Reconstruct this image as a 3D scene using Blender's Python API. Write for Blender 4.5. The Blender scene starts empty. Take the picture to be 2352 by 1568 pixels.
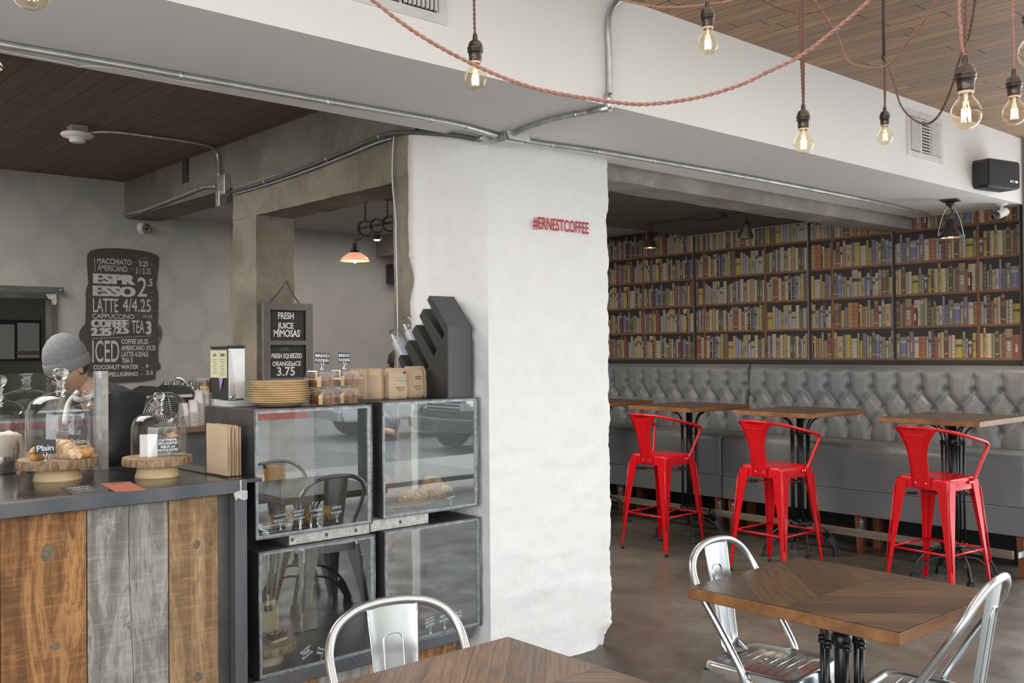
import bpy, math, random
from mathutils import Vector, Matrix, noise
random.seed(7)
PI = math.pi
sc = bpy.context.scene
COL = sc.collection

# ---------------------------------------------------------------- camera
F = 2233.73
YAW, PIT, ROL = math.radians(48.250), math.radians(0.5635), math.radians(-0.4602)
CAM = Vector((0, 0, 1.6))
_f = Vector((math.cos(PIT) * math.cos(YAW), math.cos(PIT) * math.sin(YAW), math.sin(PIT)))
_r = Vector((math.sin(YAW), -math.cos(YAW), 0))
_u = _r.cross(_f)
RT = math.cos(ROL) * _r + math.sin(ROL) * _u
UP = -math.sin(ROL) * _r + math.cos(ROL) * _u
cd = bpy.data.cameras.new('camera')
cd.sensor_width = 36
cd.lens = F / 2352 * 36
cd.clip_start = 0.05
cam = bpy.data.objects.new('camera', cd)
COL.objects.link(cam)
cam.matrix_world = Matrix(((RT.x, UP.x, -_f.x, CAM.x), (RT.y, UP.y, -_f.y, CAM.y), (RT.z, UP.z, -_f.z, CAM.z), (0, 0, 0, 1)))
sc.camera = cam


def at(u, v, x=None, y=None, z=None, d=None):
    """point of the place seen at (u, v), on the plane x=, y= or z= (or d metres deep)"""
    r = RT * ((u - 1176) / F) + UP * (-(v - 784) / F) + _f
    if d is not None:
        return CAM + r * d
    for i, k in enumerate((x, y, z)):
        if k is not None:
            return CAM + r * ((k - CAM[i]) / r[i])


# ---------------------------------------------------------------- light
sc.view_settings.view_transform = 'Standard'
sc.view_settings.look = 'None'
sc.view_settings.gamma = 1
sc.view_settings.use_curve_mapping = False
sc.view_settings.exposure = 0.95
w = bpy.data.worlds.new('overcast_sky')
sc.world = w
w.use_nodes = True
bg = w.node_tree.nodes['Background']
bg.inputs[0].default_value = (0.93, 0.96, 1.0, 1)
bg.inputs[1].default_value = 2.75
sc.cycles.use_denoising = True
sc.cycles.max_bounces = 9
sc.cycles.diffuse_bounces = 5
sc.cycles.glossy_bounces = 4
sc.cycles.transmission_bounces = 6
sc.cycles.transparent_max_bounces = 14
sc.cycles.sample_clamp_indirect = 6
sc.cycles.caustics_reflective = False
sc.cycles.caustics_refractive = False


def lamp(name, kind, loc, energy, color=(1, 1, 1), size=0.1, aim=None, sy=None, spot=None, portal=False):
    l = bpy.data.lights.new(name, kind)
    l.energy = energy
    l.color = color
    if kind == 'AREA':
        l.size = size
        if sy:
            l.shape = 'RECTANGLE'
            l.size_y = sy
        if portal:
            l.cycles.is_portal = True
    else:
        l.shadow_soft_size = size
    if spot:
        l.spot_size = spot
        l.spot_blend = 0.6
    o = bpy.data.objects.new(name, l)
    COL.objects.link(o)
    o.location = loc
    if aim is not None:
        o.rotation_euler = (Vector(aim) - Vector(loc)).to_track_quat('-Z', 'Y').to_euler()
    return o


# daylight comes in through the open shop front and the side windows
lamp('window_portal', 'AREA', (3.4, -1.58, 1.55), 1, size=8.4, sy=2.9, aim=(3.4, 3, 1.55), portal=True)
lamp('window_portal', 'AREA', (-2.45, 0.4, 1.5), 1, size=3.8, sy=2.7, aim=(3, 0.4, 1.5), portal=True)
lamp('window_portal', 'AREA', (7.95, 0.65, 1.55), 1, size=4.0, sy=2.9, aim=(0, 0.65, 1.55), portal=True)
# unseen fill lamps added under the ceilings to brighten the bays
lamp('ceiling_fill', 'AREA', (4.9, 5.0, 2.68), 52, (1, .93, .84), size=1.8, sy=1.6, aim=(5.3, 5.0, 0))
lamp('ceiling_fill', 'AREA', (1.0, 6.2, 3.05), 110, (1, .95, .88), size=3.0, sy=3.0, aim=(1.2, 6.2, 0))
lamp('ceiling_fill', 'AREA', (5.2, 7.3, 2.78), 12, (1, .95, .88), size=2.0, sy=1.0, aim=(5.2, 7.3, 0))
lamp('ceiling_fill', 'AREA', (2.4, 0.8, 3.09), 34, (1, .95, .88), size=6.0, sy=2.6, aim=(2.4, 0.8, 0))

# ---------------------------------------------------------------- mesh helpers
class MB:
    def __init__(s):
        s.v, s.f, s.sm, s.mi, s.col, s.uv = [], [], [], [], [], []

    def add(s, vs, fs, smooth=False, mi=0, M=None, col=None, uvs=None):
        b = len(s.v)
        if M is not None:
            vs = [M @ Vector(p) for p in vs]
        s.v += [tuple(p) for p in vs]
        for k, f in enumerate(fs):
            s.f.append([b + i for i in f])
            s.sm.append(smooth)
            s.mi.append(mi)
            s.col.append(col)
            s.uv.append(uvs[k] if uvs else None)
        return s

    def box(s, x0, x1, y0, y1, z0, z1, M=None, mi=0, col=None):
        vs = [(x, y, z) for z in (z0, z1) for y in (y0, y1) for x in (x0, x1)]
        return s.add(vs, [(0, 2, 3, 1), (4, 5, 7, 6), (0, 1, 5, 4), (2, 6, 7, 3), (0, 4, 6, 2), (1, 3, 7, 5)], M=M, mi=mi, col=col)

    def rbox(s, x0, x1, y0, y1, z0, z1, r=0.01, n=3, M=None, mi=0, col=None, smooth=True):
        """box with rounded vertical edges"""
        return s.prism([(x, y) for x, y in rrect(x0, x1, y0, y1, r, n)], 'z', z0, z1, M=M, mi=mi, col=col)

    def prism(s, poly, axis, a, b, M=None, mi=0, col=None, smooth=False):
        n = len(poly)
        def p3(p, t):
            return {'z': (p[0], p[1], t), 'x': (t, p[0], p[1]), 'y': (p[0], t, p[1])}[axis]
        vs = [p3(p, a) for p in poly] + [p3(p, b) for p in poly]
        s.add(vs, [tuple(range(n))[::-1], tuple(range(n, 2 * n))], M=M, mi=mi, col=col)
        base = len(s.v) - 2 * n
        for i in range(n):
            j = (i + 1) % n
            s.f.append([base + i, base + j, base + n + j, base + n + i])
            s.sm.append(smooth); s.mi.append(mi); s.col.append(col); s.uv.append(None)
        return s

    def tube(s, pts, r, n=8, closed=False, caps=True, mi=0, M=None, smooth=True, sx=1.0, col=None):
        pts = [Vector(p) for p in pts]
        m = len(pts)
        rs = r if isinstance(r, (list, tuple)) else [r] * m
        ref = None
        rings = []
        for i, p in enumerate(pts):
            if closed:
                t = (pts[(i + 1) % m] - pts[i - 1])
            else:
                t = pts[min(i + 1, m - 1)] - pts[max(i - 1, 0)]
            if t.length < 1e-9:
                t = Vector((0, 0, 1))
            t.normalize()
            if ref is None:
                ref = Vector((0, 0, 1)) if abs(t.z) < 0.9 else Vector((1, 0, 0))
            a = ref - t * ref.dot(t)
            if a.length < 1e-6:
                a = t.orthogonal()
            a.normalize()
            ref = a
            b = t.cross(a)
            rings.append([p + (a * math.cos(q) * sx + b * math.sin(q)) * rs[i] for q in (2 * PI * k / n for k in range(n))])
        vs = [q for g in rings for q in g]
        fs = []
        for i in range(m if closed else m - 1):
            i2 = (i + 1) % m
            for k in range(n):
                k2 = (k + 1) % n
                fs.append((i * n + k, i * n + k2, i2 * n + k2, i2 * n + k))
        s.add(vs, fs, smooth=smooth, mi=mi, M=M, col=col)
        if caps and not closed:
            b0 = len(s.v) - len(vs)
            for fidx in (list(range(n))[::-1], [(m - 1) * n + k for k in range(n)]):
                s.f.append([b0 + q for q in fidx]); s.sm.append(False); s.mi.append(mi); s.col.append(col); s.uv.append(None)
        return s

    def lathe(s, prof, n=24, c=(0, 0, 0), M=None, mi=0, smooth=True, cap=False, wob=None, col=None):
        vs, fs = [], []
        m = len(prof)
        for j, (r, z) in enumerate(prof):
            for k in range(n):
                a = 2 * PI * k / n
                rr = r * (wob(a, z) if wob else 1)
                vs.append((c[0] + rr * math.cos(a), c[1] + rr * math.sin(a), c[2] + z))
        for j in range(m - 1):
            for k in range(n):
                k2 = (k + 1) % n
                fs.append((j * n + k, j * n + k2, (j + 1) * n + k2, (j + 1) * n + k))
        if cap:
            fs.append(tuple(range(n))[::-1]); fs.append(tuple((m - 1) * n + k for k in range(n)))
        return s.add(vs, fs, smooth=smooth, mi=mi, M=M, col=col)

    def ball(s, c, r, n=12, m=8, sc3=(1, 1, 1), M=None, mi=0, wob=None, col=None, R=None):
        vs, fs = [], []
        for j in range(m + 1):
            th = PI * j / m
            for k in range(n):
                a = 2 * PI * k / n
                d = Vector((math.sin(th) * math.cos(a) * sc3[0], math.sin(th) * math.sin(a) * sc3[1], math.cos(th) * sc3[2])) * r
                if wob:
                    d *= wob(Vector(c) + d)
                if R is not None:
                    d = R @ d
                vs.append(Vector(c) + d)
        for j in range(m):
            for k in range(n):
                k2 = (k + 1) % n
                fs.append((j * n + k, (j + 1) * n + k, (j + 1) * n + k2, j * n + k2))
        return s.add(vs, fs, smooth=True, mi=mi, M=M, col=col)

    def grid(s, nu, nv, fn, smooth=True, mi=0, flip=False):
        vs = [fn(i / nu, j / nv) for j in range(nv + 1) for i in range(nu + 1)]
        fs = []
        for j in range(nv):
            for i in range(nu):
                a = j * (nu + 1) + i
                q = (a, a + 1, a + nu + 2, a + nu + 1)
                fs.append(q[::-1] if flip else q)
        return s.add(vs, fs, smooth=smooth, mi=mi)

    def build(s, name, mats, parent=None, bev=0, recenter=None, loc=None):
        me = bpy.data.meshes.new(name)
        vs = [Vector(p) for p in s.v]
        off = Vector((0, 0, 0))
        if recenter is None:
            recenter = parent is None and loc is None
        if recenter and vs:
            lo = [min(p[i] for p in vs) for i in range(3)]
            hi = [max(p[i] for p in vs) for i in range(3)]
            off = Vector(((lo[0] + hi[0]) / 2, (lo[1] + hi[1]) / 2, lo[2]))
            vs = [p - off for p in vs]
        me.from_pydata([tuple(p) for p in vs], [], s.f)
        if not isinstance(mats, (list, tuple)):
            mats = [mats]
        for m in mats:
            me.materials.append(m)
        me.polygons.foreach_set('use_smooth', s.sm)
        me.polygons.foreach_set('material_index', s.mi)
        if any(c is not None for c in s.col):
            ca = me.color_attributes.new('col', 'FLOAT_COLOR', 'CORNER')
            data = []
            for p, c in zip(me.polygons, s.col):
                c = c or (0.5, 0.5, 0.5)
                data += [c[0], c[1], c[2], 1.0] * len(p.vertices)
            ca.data.foreach_set('color', data)
        if any(u is not None for u in s.uv):
            ul = me.uv_layers.new(name='uv')
            data = []
            for p, u in zip(me.polygons, s.uv):
                for k in range(len(p.vertices)):
                    data += list(u[k]) if u else [0.0, 0.0]
            ul.data.foreach_set('uv', data)
        me.update()
        o = bpy.data.objects.new(name, me)
        COL.objects.link(o)
        if parent is not None:
            o.parent = parent
        if recenter:
            o.location = off
        elif loc is not None:
            o.location = loc
        if bev:
            b = o.modifiers.new('bevel', 'BEVEL')
            b.width = bev
            b.segments = 2
            b.limit_method = 'ANGLE'
            b.angle_limit = math.radians(40)
        return o


def rrect(x0, x1, y0, y1, r, n=3):
    out = []
    for cx, cy, a0 in ((x1 - r, y1 - r, 0), (x0 + r, y1 - r, PI / 2), (x0 + r, y0 + r, PI), (x1 - r, y0 + r, 1.5 * PI)):
        for k in range(n + 1):
            a = a0 + PI / 2 * k / n
            out.append((cx + r * math.cos(a), cy + r * math.sin(a)))
    return out


def spline(pts, k=6, closed=False):
    pts = [Vector(p) for p in pts]
    n = len(pts)
    out = []
    for i in range(n if closed else n - 1):
        p0 = pts[i - 1] if (i > 0 or closed) else pts[0]
        p1, p2 = pts[i], pts[(i + 1) % n]
        p3 = pts[(i + 2) % n] if (closed or i + 2 < n) else pts[-1]
        for j in range(k):
            t = j / k
            out.append(0.5 * ((2 * p1) + (p2 - p0) * t + (2 * p0 - 5 * p1 + 4 * p2 - p3) * t * t + (3 * p1 - p0 - 3 * p2 + p3) * t ** 3))
    if not closed:
        out.append(pts[-1])
    return out


def tag(o, label, cat, group=None):
    o['label'] = label
    o['category'] = cat
    if group:
        o['group'] = group
    return o


def thing(name, label, cat, loc=(0, 0, 0), rz=0, group=None):
    o = bpy.data.objects.new(name, None)
    o.empty_display_size = 0.1
    COL.objects.link(o)
    o.location = loc
    o.rotation_euler = (0, 0, rz)
    return tag(o, label, cat, group)


def struct(o):
    o['kind'] = 'structure'
    return o


KIDS = {}
def copy_tree(o, loc, rz, label, group=None, parent=None):
    c = o.copy()
    COL.objects.link(c)
    if parent is None:
        c.location = loc
        c.rotation_euler = (0, 0, rz)
        c['label'] = label
        if group:
            c['group'] = group
    else:
        c.parent = parent
    for ch in list(o.children):
        copy_tree(ch, None, None, None, None, c)
    return c


def text_mesh(txt, size, bold=0.0, ext=0.0004, sx=1.0, align='LEFT', shear=0.0, space=1.0):
    """lettering as vertices and faces, lying in the local x-y plane"""
    cu = bpy.data.curves.new('lettering', 'FONT')
    cu.body = txt
    cu.size = size
    cu.offset = bold
    cu.extrude = ext
    cu.align_x = align
    cu.shear = shear
    cu.space_character = space
    cu.resolution_u = 3
    ob = bpy.data.objects.new('lettering', cu)
    COL.objects.link(ob)
    bpy.context.view_layer.update()
    me = bpy.data.meshes.new_from_object(ob.evaluated_get(bpy.context.evaluated_depsgraph_get()))
    vs = [(v.co.x * sx, v.co.y, v.co.z) for v in me.vertices]
    fs = [tuple(p.vertices) for p in me.polygons]
    bpy.data.objects.remove(ob)
    bpy.data.curves.remove(cu)
    bpy.data.meshes.remove(me)
    return vs, fs


def face_frame(origin, right, up):
    """matrix taking text x-y to a wall face"""
    r = Vector(right).normalized()
    u = (Vector(up) - r * Vector(up).dot(r)).normalized()
    n = r.cross(u)
    return Matrix(((r.x, u.x, n.x, origin[0]), (r.y, u.y, n.y, origin[1]), (r.z, u.z, n.z, origin[2]), (0, 0, 0, 1)))


# ---------------------------------------------------------------- material helpers
def nt(name):
    m = bpy.data.materials.new(name)
    m.use_nodes = True
    t = m.node_tree
    return m, t, t.nodes['Principled BSDF']


def setup(b, col=None, rough=0.5, metal=0.0, spec=None, coat=0.0, sheen=0.0):
    if col is not None:
        b.inputs['Base Color'].default_value = (*col, 1)
    b.inputs['Roughness'].default_value = rough
    b.inputs['Metallic'].default_value = metal
    if spec is not None:
        b.inputs['Specular IOR Level'].default_value = spec
    if coat:
        b.inputs['Coat Weight'].default_value = coat
        b.inputs['Coat Roughness'].default_value = 0.1


def coords(t, stretch=(1, 1, 1), kind='Object', rot=(0, 0, 0)):
    tc = t.nodes.new('ShaderNodeTexCoord')
    mp = t.nodes.new('ShaderNodeMapping')
    mp.inputs['Scale'].default_value = stretch
    mp.inputs['Rotation'].default_value = rot
    t.links.new(tc.outputs[kind], mp.inputs['Vector'])
    return mp.outputs['Vector']


def noisen(t, vec, scale, detail=4, rough=0.55, dist=0.0):
    n = t.nodes.new('ShaderNodeTexNoise')
    n.inputs['Scale'].default_value = scale
    n.inputs['Detail'].default_value = detail
    n.inputs['Roughness'].default_value = rough
    n.inputs['Distortion'].default_value = dist
    t.links.new(vec, n.inputs['Vector'])
    return n.outputs['Fac']


def ramp(t, fac, stops):
    r = t.nodes.new('ShaderNodeValToRGB')
    e = r.color_ramp.elements
    while len(e) < len(stops):
        e.new(0.5)
    for k, (p, c) in enumerate(stops):
        e[k].position = p
        e[k].color = (*c, 1) if len(c) == 3 else c
    t.links.new(fac, r.inputs['Fac'])
    return r.outputs['Color']


def mathn(t, op, a, b=None, c=None):
    n = t.nodes.new('ShaderNodeMath')
    n.operation = op
    for k, x in enumerate((a, b, c)):
        if x is None:
            continue
        if isinstance(x, (int, float)):
            n.inputs[k].default_value = x
        else:
            t.links.new(x, n.inputs[k])
    return n.outputs[0]


def mixc(t, fac, a, b, mode='MIX'):
    n = t.nodes.new('ShaderNodeMix')
    n.data_type = 'RGBA'
    n.blend_type = mode
    for inp, x in ((n.inputs[0], fac), (n.inputs[6], a), (n.inputs[7], b)):
        if isinstance(x, (int, float)):
            inp.default_value = x
        elif isinstance(x, tuple):
            inp.default_value = (*x, 1)
        else:
            t.links.new(x, inp)
    return n.outputs[2]


def bumpn(t, b, h, strength=0.3, dist=0.01):
    n = t.nodes.new('ShaderNodeBump')
    n.inputs['Strength'].default_value = strength
    n.inputs['Distance'].default_value = dist
    t.links.new(h, n.inputs['Height'])
    t.links.new(n.outputs['Normal'], b.inputs['Normal'])


def simple(name, col, rough=0.5, metal=0.0, col2=None, ns=8, st=(1, 1, 1), bump=0.0, bs=None, bd=0.005, spec=None, coat=0.0, lo=0.35, hi=0.65, detail=4):
    m, t, b = nt(name)
    setup(b, col, rough, metal, spec, coat)
    v = coords(t, st)
    f = noisen(t, v, ns, detail)
    c2 = col2 or tuple(x * 0.86 for x in col)
    t.links.new(ramp(t, f, [(lo, col), (hi, c2)]), b.inputs['Base Color'])
    if bump:
        bumpn(t, b, noisen(t, v, bs or ns * 4, 3), bump, bd)
    return m


def thin_glass(name, tint=(1, 1, 1), fac=1.0, rough=0.0, base=0.0, ior=1.5):
    """thin pane: see-through, with fresnel reflection"""
    m = bpy.data.materials.new(name)
    m.use_nodes = True
    t = m.node_tree
    t.nodes.remove(t.nodes['Principled BSDF'])
    out = t.nodes['Material Output']
    tr = t.nodes.new('ShaderNodeBsdfTransparent')
    tr.inputs[0].default_value = (*tint, 1)
    gl = t.nodes.new('ShaderNodeBsdfGlossy')
    gl.inputs['Roughness'].default_value = rough
    gl.inputs['Color'].default_value = (1, 1, 1, 1)
    fr = t.nodes.new('ShaderNodeFresnel')
    # the same reflectance from either side of the thin sheet
    ge = t.nodes.new('ShaderNodeNewGeometry')
    t.links.new(mathn(t, 'MULTIPLY_ADD', ge.outputs['Backfacing'], 1 / ior - ior, ior), fr.inputs['IOR'])
    mx = t.nodes.new('ShaderNodeMixShader')
    k = mathn(t, 'MULTIPLY_ADD', fr.outputs[0], fac, base)
    t.links.new(k, mx.inputs[0])
    t.links.new(tr.outputs[0], mx.inputs[1])
    t.links.new(gl.outputs[0], mx.inputs[2])
    t.links.new(mx.outputs[0], out.inputs['Surface'])
    return m


def emis(name, col, s):
    m, t, b = nt(name)
    setup(b, col, 0.5)
    b.inputs['Emission Color'].default_value = (*col, 1)
    b.inputs['Emission Strength'].default_value = s
    return m


def wood(name, c1, c2, c3, axis=1, grain=18, stretch=0.06, rough=0.55, bump=0.25, coord='Object', big=1.2, spec=None):
    """grain runs along axis; three tones: light, mid, dark"""
    m, t, b = nt(name)
    setup(b, c1, rough, spec=spec)
    st = [1, 1, 1]
    st[axis] = stretch
    v = coords(t, tuple(st), coord)
    f1 = noisen(t, v, grain, 6, 0.65, 0.4)
    f2 = noisen(t, v, grain * 4, 4, 0.6)
    f3 = noisen(t, v, big * 3, 3, 0.5, 1.5)
    a = ramp(t, f1, [(0.30, c3), (0.48, c2), (0.66, c1)])
    a = mixc(t, mathn(t, 'MULTIPLY', f2, 0.45), a, c3)
    a = mixc(t, 0.6, a, ramp(t, f3, [(0.35, c2), (0.6, c1)]), 'SOFT_LIGHT')
    t.links.new(a, b.inputs['Base Color'])
    bumpn(t, b, f2, bump, 0.004)
    return m


def planks(name, c1, c2, c3, width=0.12, axis=0, length=2.2, rough=0.7, seam=0.05, coord='Object', grain=14, var=0.5):
    """boards laid side by side: axis = the direction ACROSS the boards, grain along the other one"""
    m, t, b = nt(name)
    setup(b, c1, rough)
    tc = t.nodes.new('ShaderNodeTexCoord')
    sp = t.nodes.new('ShaderNodeSeparateXYZ')
    t.links.new(tc.outputs[coord], sp.inputs[0])
    xa, ya = sp.outputs[axis], sp.outputs[1 - axis]
    q = mathn(t, 'DIVIDE', xa, width)
    idx = mathn(t, 'FLOOR', q)
    fr = mathn(t, 'FRACT', q)
    wn = t.nodes.new('ShaderNodeTexWhiteNoise')
    wn.noise_dimensions = '1D'
    t.links.new(idx, wn.inputs['W'])
    yy = mathn(t, 'ADD', mathn(t, 'DIVIDE', ya, length), mathn(t, 'MULTIPLY', wn.outputs['Value'], 7.3))
    yi = mathn(t, 'FLOOR', yy)
    yf = mathn(t, 'FRACT', yy)
    wn2 = t.nodes.new('ShaderNodeTexWhiteNoise')
    wn2.noise_dimensions = '2D'
    cb = t.nodes.new('ShaderNodeCombineXYZ')
    t.links.new(idx, cb.inputs[0])
    t.links.new(yi, cb.inputs[1])
    t.links.new(cb.outputs[0], wn2.inputs['Vector'])
    rnd = wn2.outputs['Value']
    cb2 = t.nodes.new('ShaderNodeCombineXYZ')
    t.links.new(mathn(t, 'ADD', xa, mathn(t, 'MULTIPLY', rnd, 31)), cb2.inputs[0])
    t.links.new(mathn(t, 'MULTIPLY', ya, 0.07), cb2.inputs[1])
    g = noisen(t, cb2.outputs[0], grain * 3, 6, 0.65, 0.3)
    c = ramp(t, g, [(0.3, c3), (0.5, c2), (0.68, c1)])
    c = mixc(t, mathn(t, 'MULTIPLY', rnd, var), c, c3)
    edge = mathn(t, 'MAXIMUM', mathn(t, 'LESS_THAN', fr, seam), mathn(t, 'LESS_THAN', yf, 0.004))
    c = mixc(t, mathn(t, 'MULTIPLY', edge, 0.85), c, tuple(x * 0.12 for x in c3))
    t.links.new(c, b.inputs['Base Color'])
    h = mathn(t, 'SUBTRACT', mathn(t, 'MULTIPLY', g, 0.3), edge)
    bumpn(t, b, h, 0.5, 0.006)
    return m


def concrete(name, c1, c2, c3, scale=2.0, rough=0.9, bump=0.5, st=(1, 1, 1), spots=True, stain=None):
    m, t, b = nt(name)
    setup(b, c1, rough, spec=0.3)
    v = coords(t, st)
    f1 = noisen(t, v, scale, 6, 0.6, 0.6)
    f2 = noisen(t, v, scale * 14, 5, 0.7)
    f3 = noisen(t, v, scale * 70, 2, 0.5)
    c = ramp(t, f1, [(0.32, c3), (0.5, c2), (0.66, c1)])
    c = mixc(t, mathn(t, 'MULTIPLY', ramp(t, f2, [(0.4, (0, 0, 0)), (0.7, (1, 1, 1))]), 0.35), c, c3)
    if spots:
        c = mixc(t, mathn(t, 'GREATER_THAN', f3, 0.76), c, (0.03, 0.028, 0.025))
    if stain:
        v2 = coords(t, (1, 1, 0.25))
        f4 = noisen(t, v2, 5, 4, 0.6)
        c = mixc(t, mathn(t, 'MULTIPLY', ramp(t, f4, [(0.55, (0, 0, 0)), (0.72, (1, 1, 1))]), 0.5), c, stain)
    t.links.new(c, b.inputs['Base Color'])
    bumpn(t, b, mathn(t, 'ADD', f2, mathn(t, 'MULTIPLY', f3, 0.4)), bump, 0.01)
    return m


def attr_mat(name, rough=0.6, gn=60, amt=0.35, st=(1, 1, 1), bump=0.1, coord='Object', spec=None, dark=0.3):
    """face colours of the printed or planked pattern times a fine grain"""
    m, t, b = nt(name)
    setup(b, None, rough, spec=spec)
    a = t.nodes.new('ShaderNodeVertexColor')
    a.layer_name = 'col'
    v = coords(t, st, coord)
    f = noisen(t, v, gn, 5, 0.65, 0.3)
    g = ramp(t, f, [(0.32, (dark, dark, dark)), (0.62, (1, 1, 1))])
    c = mixc(t, amt, a.outputs['Color'], mixc(t, 1.0, a.outputs['Color'], g, 'MULTIPLY'))
    t.links.new(c, b.inputs['Base Color'])
    if bump:
        bumpn(t, b, f, bump, 0.003)
    return m
# ---------------------------------------------------------------- materials
M_white_paint = simple('painted_plaster', (0.79, 0.78, 0.765), 0.7, col2=(0.76, 0.75, 0.735), ns=1.3, bump=0.05, bs=60)
M_conc_beam = concrete('beam_concrete', (0.28, 0.26, 0.225), (0.20, 0.185, 0.158), (0.12, 0.11, 0.093), 1.6, bump=0.6, stain=(0.16, 0.15, 0.13))
M_conc_post = concrete('post_concrete', (0.32, 0.29, 0.235), (0.24, 0.215, 0.17), (0.15, 0.135, 0.105), 2.2, bump=0.7, stain=(0.30, 0.24, 0.15))
M_conc_light = concrete('pale_concrete', (0.40, 0.385, 0.335), (0.31, 0.30, 0.26), (0.23, 0.215, 0.185), 2.5, bump=0.6)
M_ceil_front = planks('ceiling_boards', (0.46, 0.28, 0.135), (0.33, 0.20, 0.10), (0.19, 0.14, 0.095), 0.088, 0, 1.7, seam=0.05, var=0.75)
M_ceil_back = planks('dark_ceiling_boards', (0.23, 0.16, 0.105), (0.18, 0.125, 0.085), (0.12, 0.088, 0.062), 0.132, 0, 2.6, seam=0.035, var=0.45)
M_ceil_dining = simple('olive_paint', (0.115, 0.115, 0.095), 0.8)
M_grey_wall = simple('grey_wall_paint', (0.34, 0.325, 0.315), 0.8, ns=2)


def floor_mat():
    m, t, b = nt('stained_concrete_floor')
    setup(b, None, 0.32, spec=0.4)
    v = coords(t)
    f1 = noisen(t, v, 0.9, 6, 0.6, 0.8)
    f2 = noisen(t, v, 9, 6, 0.7, 0.3)
    c = ramp(t, f1, [(0.3, (0.07, 0.06, 0.047)), (0.5, (0.11, 0.098, 0.078)), (0.68, (0.165, 0.152, 0.127))])
    c = mixc(t, mathn(t, 'MULTIPLY', ramp(t, f2, [(0.42, (0, 0, 0)), (0.68, (1, 1, 1))]), 0.45), c, (0.055, 0.046, 0.036))
    t.links.new(c, b.inputs['Base Color'])
    r = ramp(t, noisen(t, v, 4, 4), [(0.3, (0.22, 0.22, 0.22)), (0.7, (0.5, 0.5, 0.5))])
    t.links.new(r, b.inputs['Roughness'])
    bumpn(t, b, f2, 0.08, 0.004)
    return m


def wallpaper_mat():
    m, t, b = nt('damask_wallpaper')
    setup(b, None, 0.65, spec=0.3)
    tc = t.nodes.new('ShaderNodeTexCoord')
    sp = t.nodes.new('ShaderNodeSeparateXYZ')
    t.links.new(tc.outputs['Object'], sp.inputs[0])
    x = mathn(t, 'DIVIDE', sp.outputs[0], 0.56)
    z = mathn(t, 'DIVIDE', sp.outputs[2], 0.54)
    def medal(ox, oz):
        fx = mathn(t, 'SUBTRACT', mathn(t, 'FRACT', mathn(t, 'ADD', x, ox)), 0.5)
        fz = mathn(t, 'SUBTRACT', mathn(t, 'FRACT', mathn(t, 'ADD', z, oz)), 0.5)
        ang = mathn(t, 'ARCTAN2', fz, fx)
        rad = mathn(t, 'SQRT', mathn(t, 'ADD', mathn(t, 'MULTIPLY', fx, fx), mathn(t, 'MULTIPLY', mathn(t, 'MULTIPLY', fz, fz), 0.62)))
        lob = mathn(t, 'MULTIPLY', mathn(t, 'SINE', mathn(t, 'MULTIPLY', ang, 14)), 0.018)
        rings = mathn(t, 'MULTIPLY', mathn(t, 'SINE', mathn(t, 'MULTIPLY', rad, 95)), 0.16)
        d = mathn(t, 'SUBTRACT', 0.30, mathn(t, 'ADD', rad, lob))
        return mathn(t, 'MULTIPLY', mathn(t, 'MINIMUM', mathn(t, 'MAXIMUM', mathn(t, 'MULTIPLY', d, 14), 0), 1), mathn(t, 'ADD', 0.8, rings))
    md = mathn(t, 'MAXIMUM', medal(0, 0), medal(0.5, 0.5))
    vv = coords(t)
    fine = noisen(t, vv, 70, 3)
    md = mathn(t, 'MULTIPLY', md, mathn(t, 'ADD', 0.6, fine))
    c = mixc(t, mathn(t, 'MINIMUM', md, 1.0), (0.33, 0.335, 0.31), (0.385, 0.37, 0.325))
    t.links.new(c, b.inputs['Base Color'])
    return m


M_floor = floor_mat()
M_wallpaper = wallpaper_mat()


def brick_paint(name, rough=0.6):
    m, t, b = nt(name)
    setup(b, (0.80, 0.80, 0.79), rough, spec=0.35)
    v = coords(t)
    f = noisen(t, v, 9, 5, 0.6)
    f2 = noisen(t, v, 45, 4, 0.6)
    c = ramp(t, f, [(0.3, (0.80, 0.80, 0.79)), (0.7, (0.835, 0.835, 0.83))])
    f3 = noisen(t, v, 38, 2, 0.5)
    c = mixc(t, mathn(t, 'MULTIPLY', mathn(t, 'GREATER_THAN', f3, 0.79), 0.5), c, (0.25, 0.23, 0.21))
    t.links.new(c, b.inputs['Base Color'])
    bumpn(t, b, mathn(t, 'ADD', mathn(t, 'MULTIPLY', f, 1.3), mathn(t, 'MULTIPLY', f2, 0.5)), 0.4, 0.012)
    return m


M_brick = brick_paint('white_painted_brick')
M_galv = simple('galvanised_steel', (0.50, 0.52, 0.53), 0.38, 0.85, col2=(0.66, 0.66, 0.64), ns=14, bump=0.05)
M_galv_dull = simple('dull_conduit_steel', (0.36, 0.38, 0.38), 0.45, 0.7, col2=(0.56, 0.56, 0.54), ns=20, st=(0.4, 1, 1))
M_dark_cable = simple('grey_rubber', (0.10, 0.105, 0.11), 0.6)
M_white_plastic = simple('white_plastic', (0.75, 0.74, 0.70), 0.4)
M_vent = simple('vent_enamel', (0.70, 0.685, 0.65), 0.45)
M_black = simple('matte_black', (0.018, 0.018, 0.018), 0.7)
M_black_plastic = simple('black_plastic', (0.028, 0.028, 0.028), 0.45)
M_steel_dark = simple('blackened_steel', (0.085, 0.092, 0.10), 0.42, 0.55, col2=(0.15, 0.155, 0.165), ns=5, st=(1, 1, 0.4), lo=0.3, hi=0.7)
M_steel_rust = simple('mottled_steel', (0.06, 0.064, 0.07), 0.45, 0.5, col2=(0.13, 0.115, 0.105), ns=4, lo=0.35, hi=0.65)
M_steel_edge = simple('worn_steel_edge', (0.40, 0.43, 0.44), 0.4, 0.75, col2=(0.24, 0.25, 0.26), ns=30)
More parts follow.
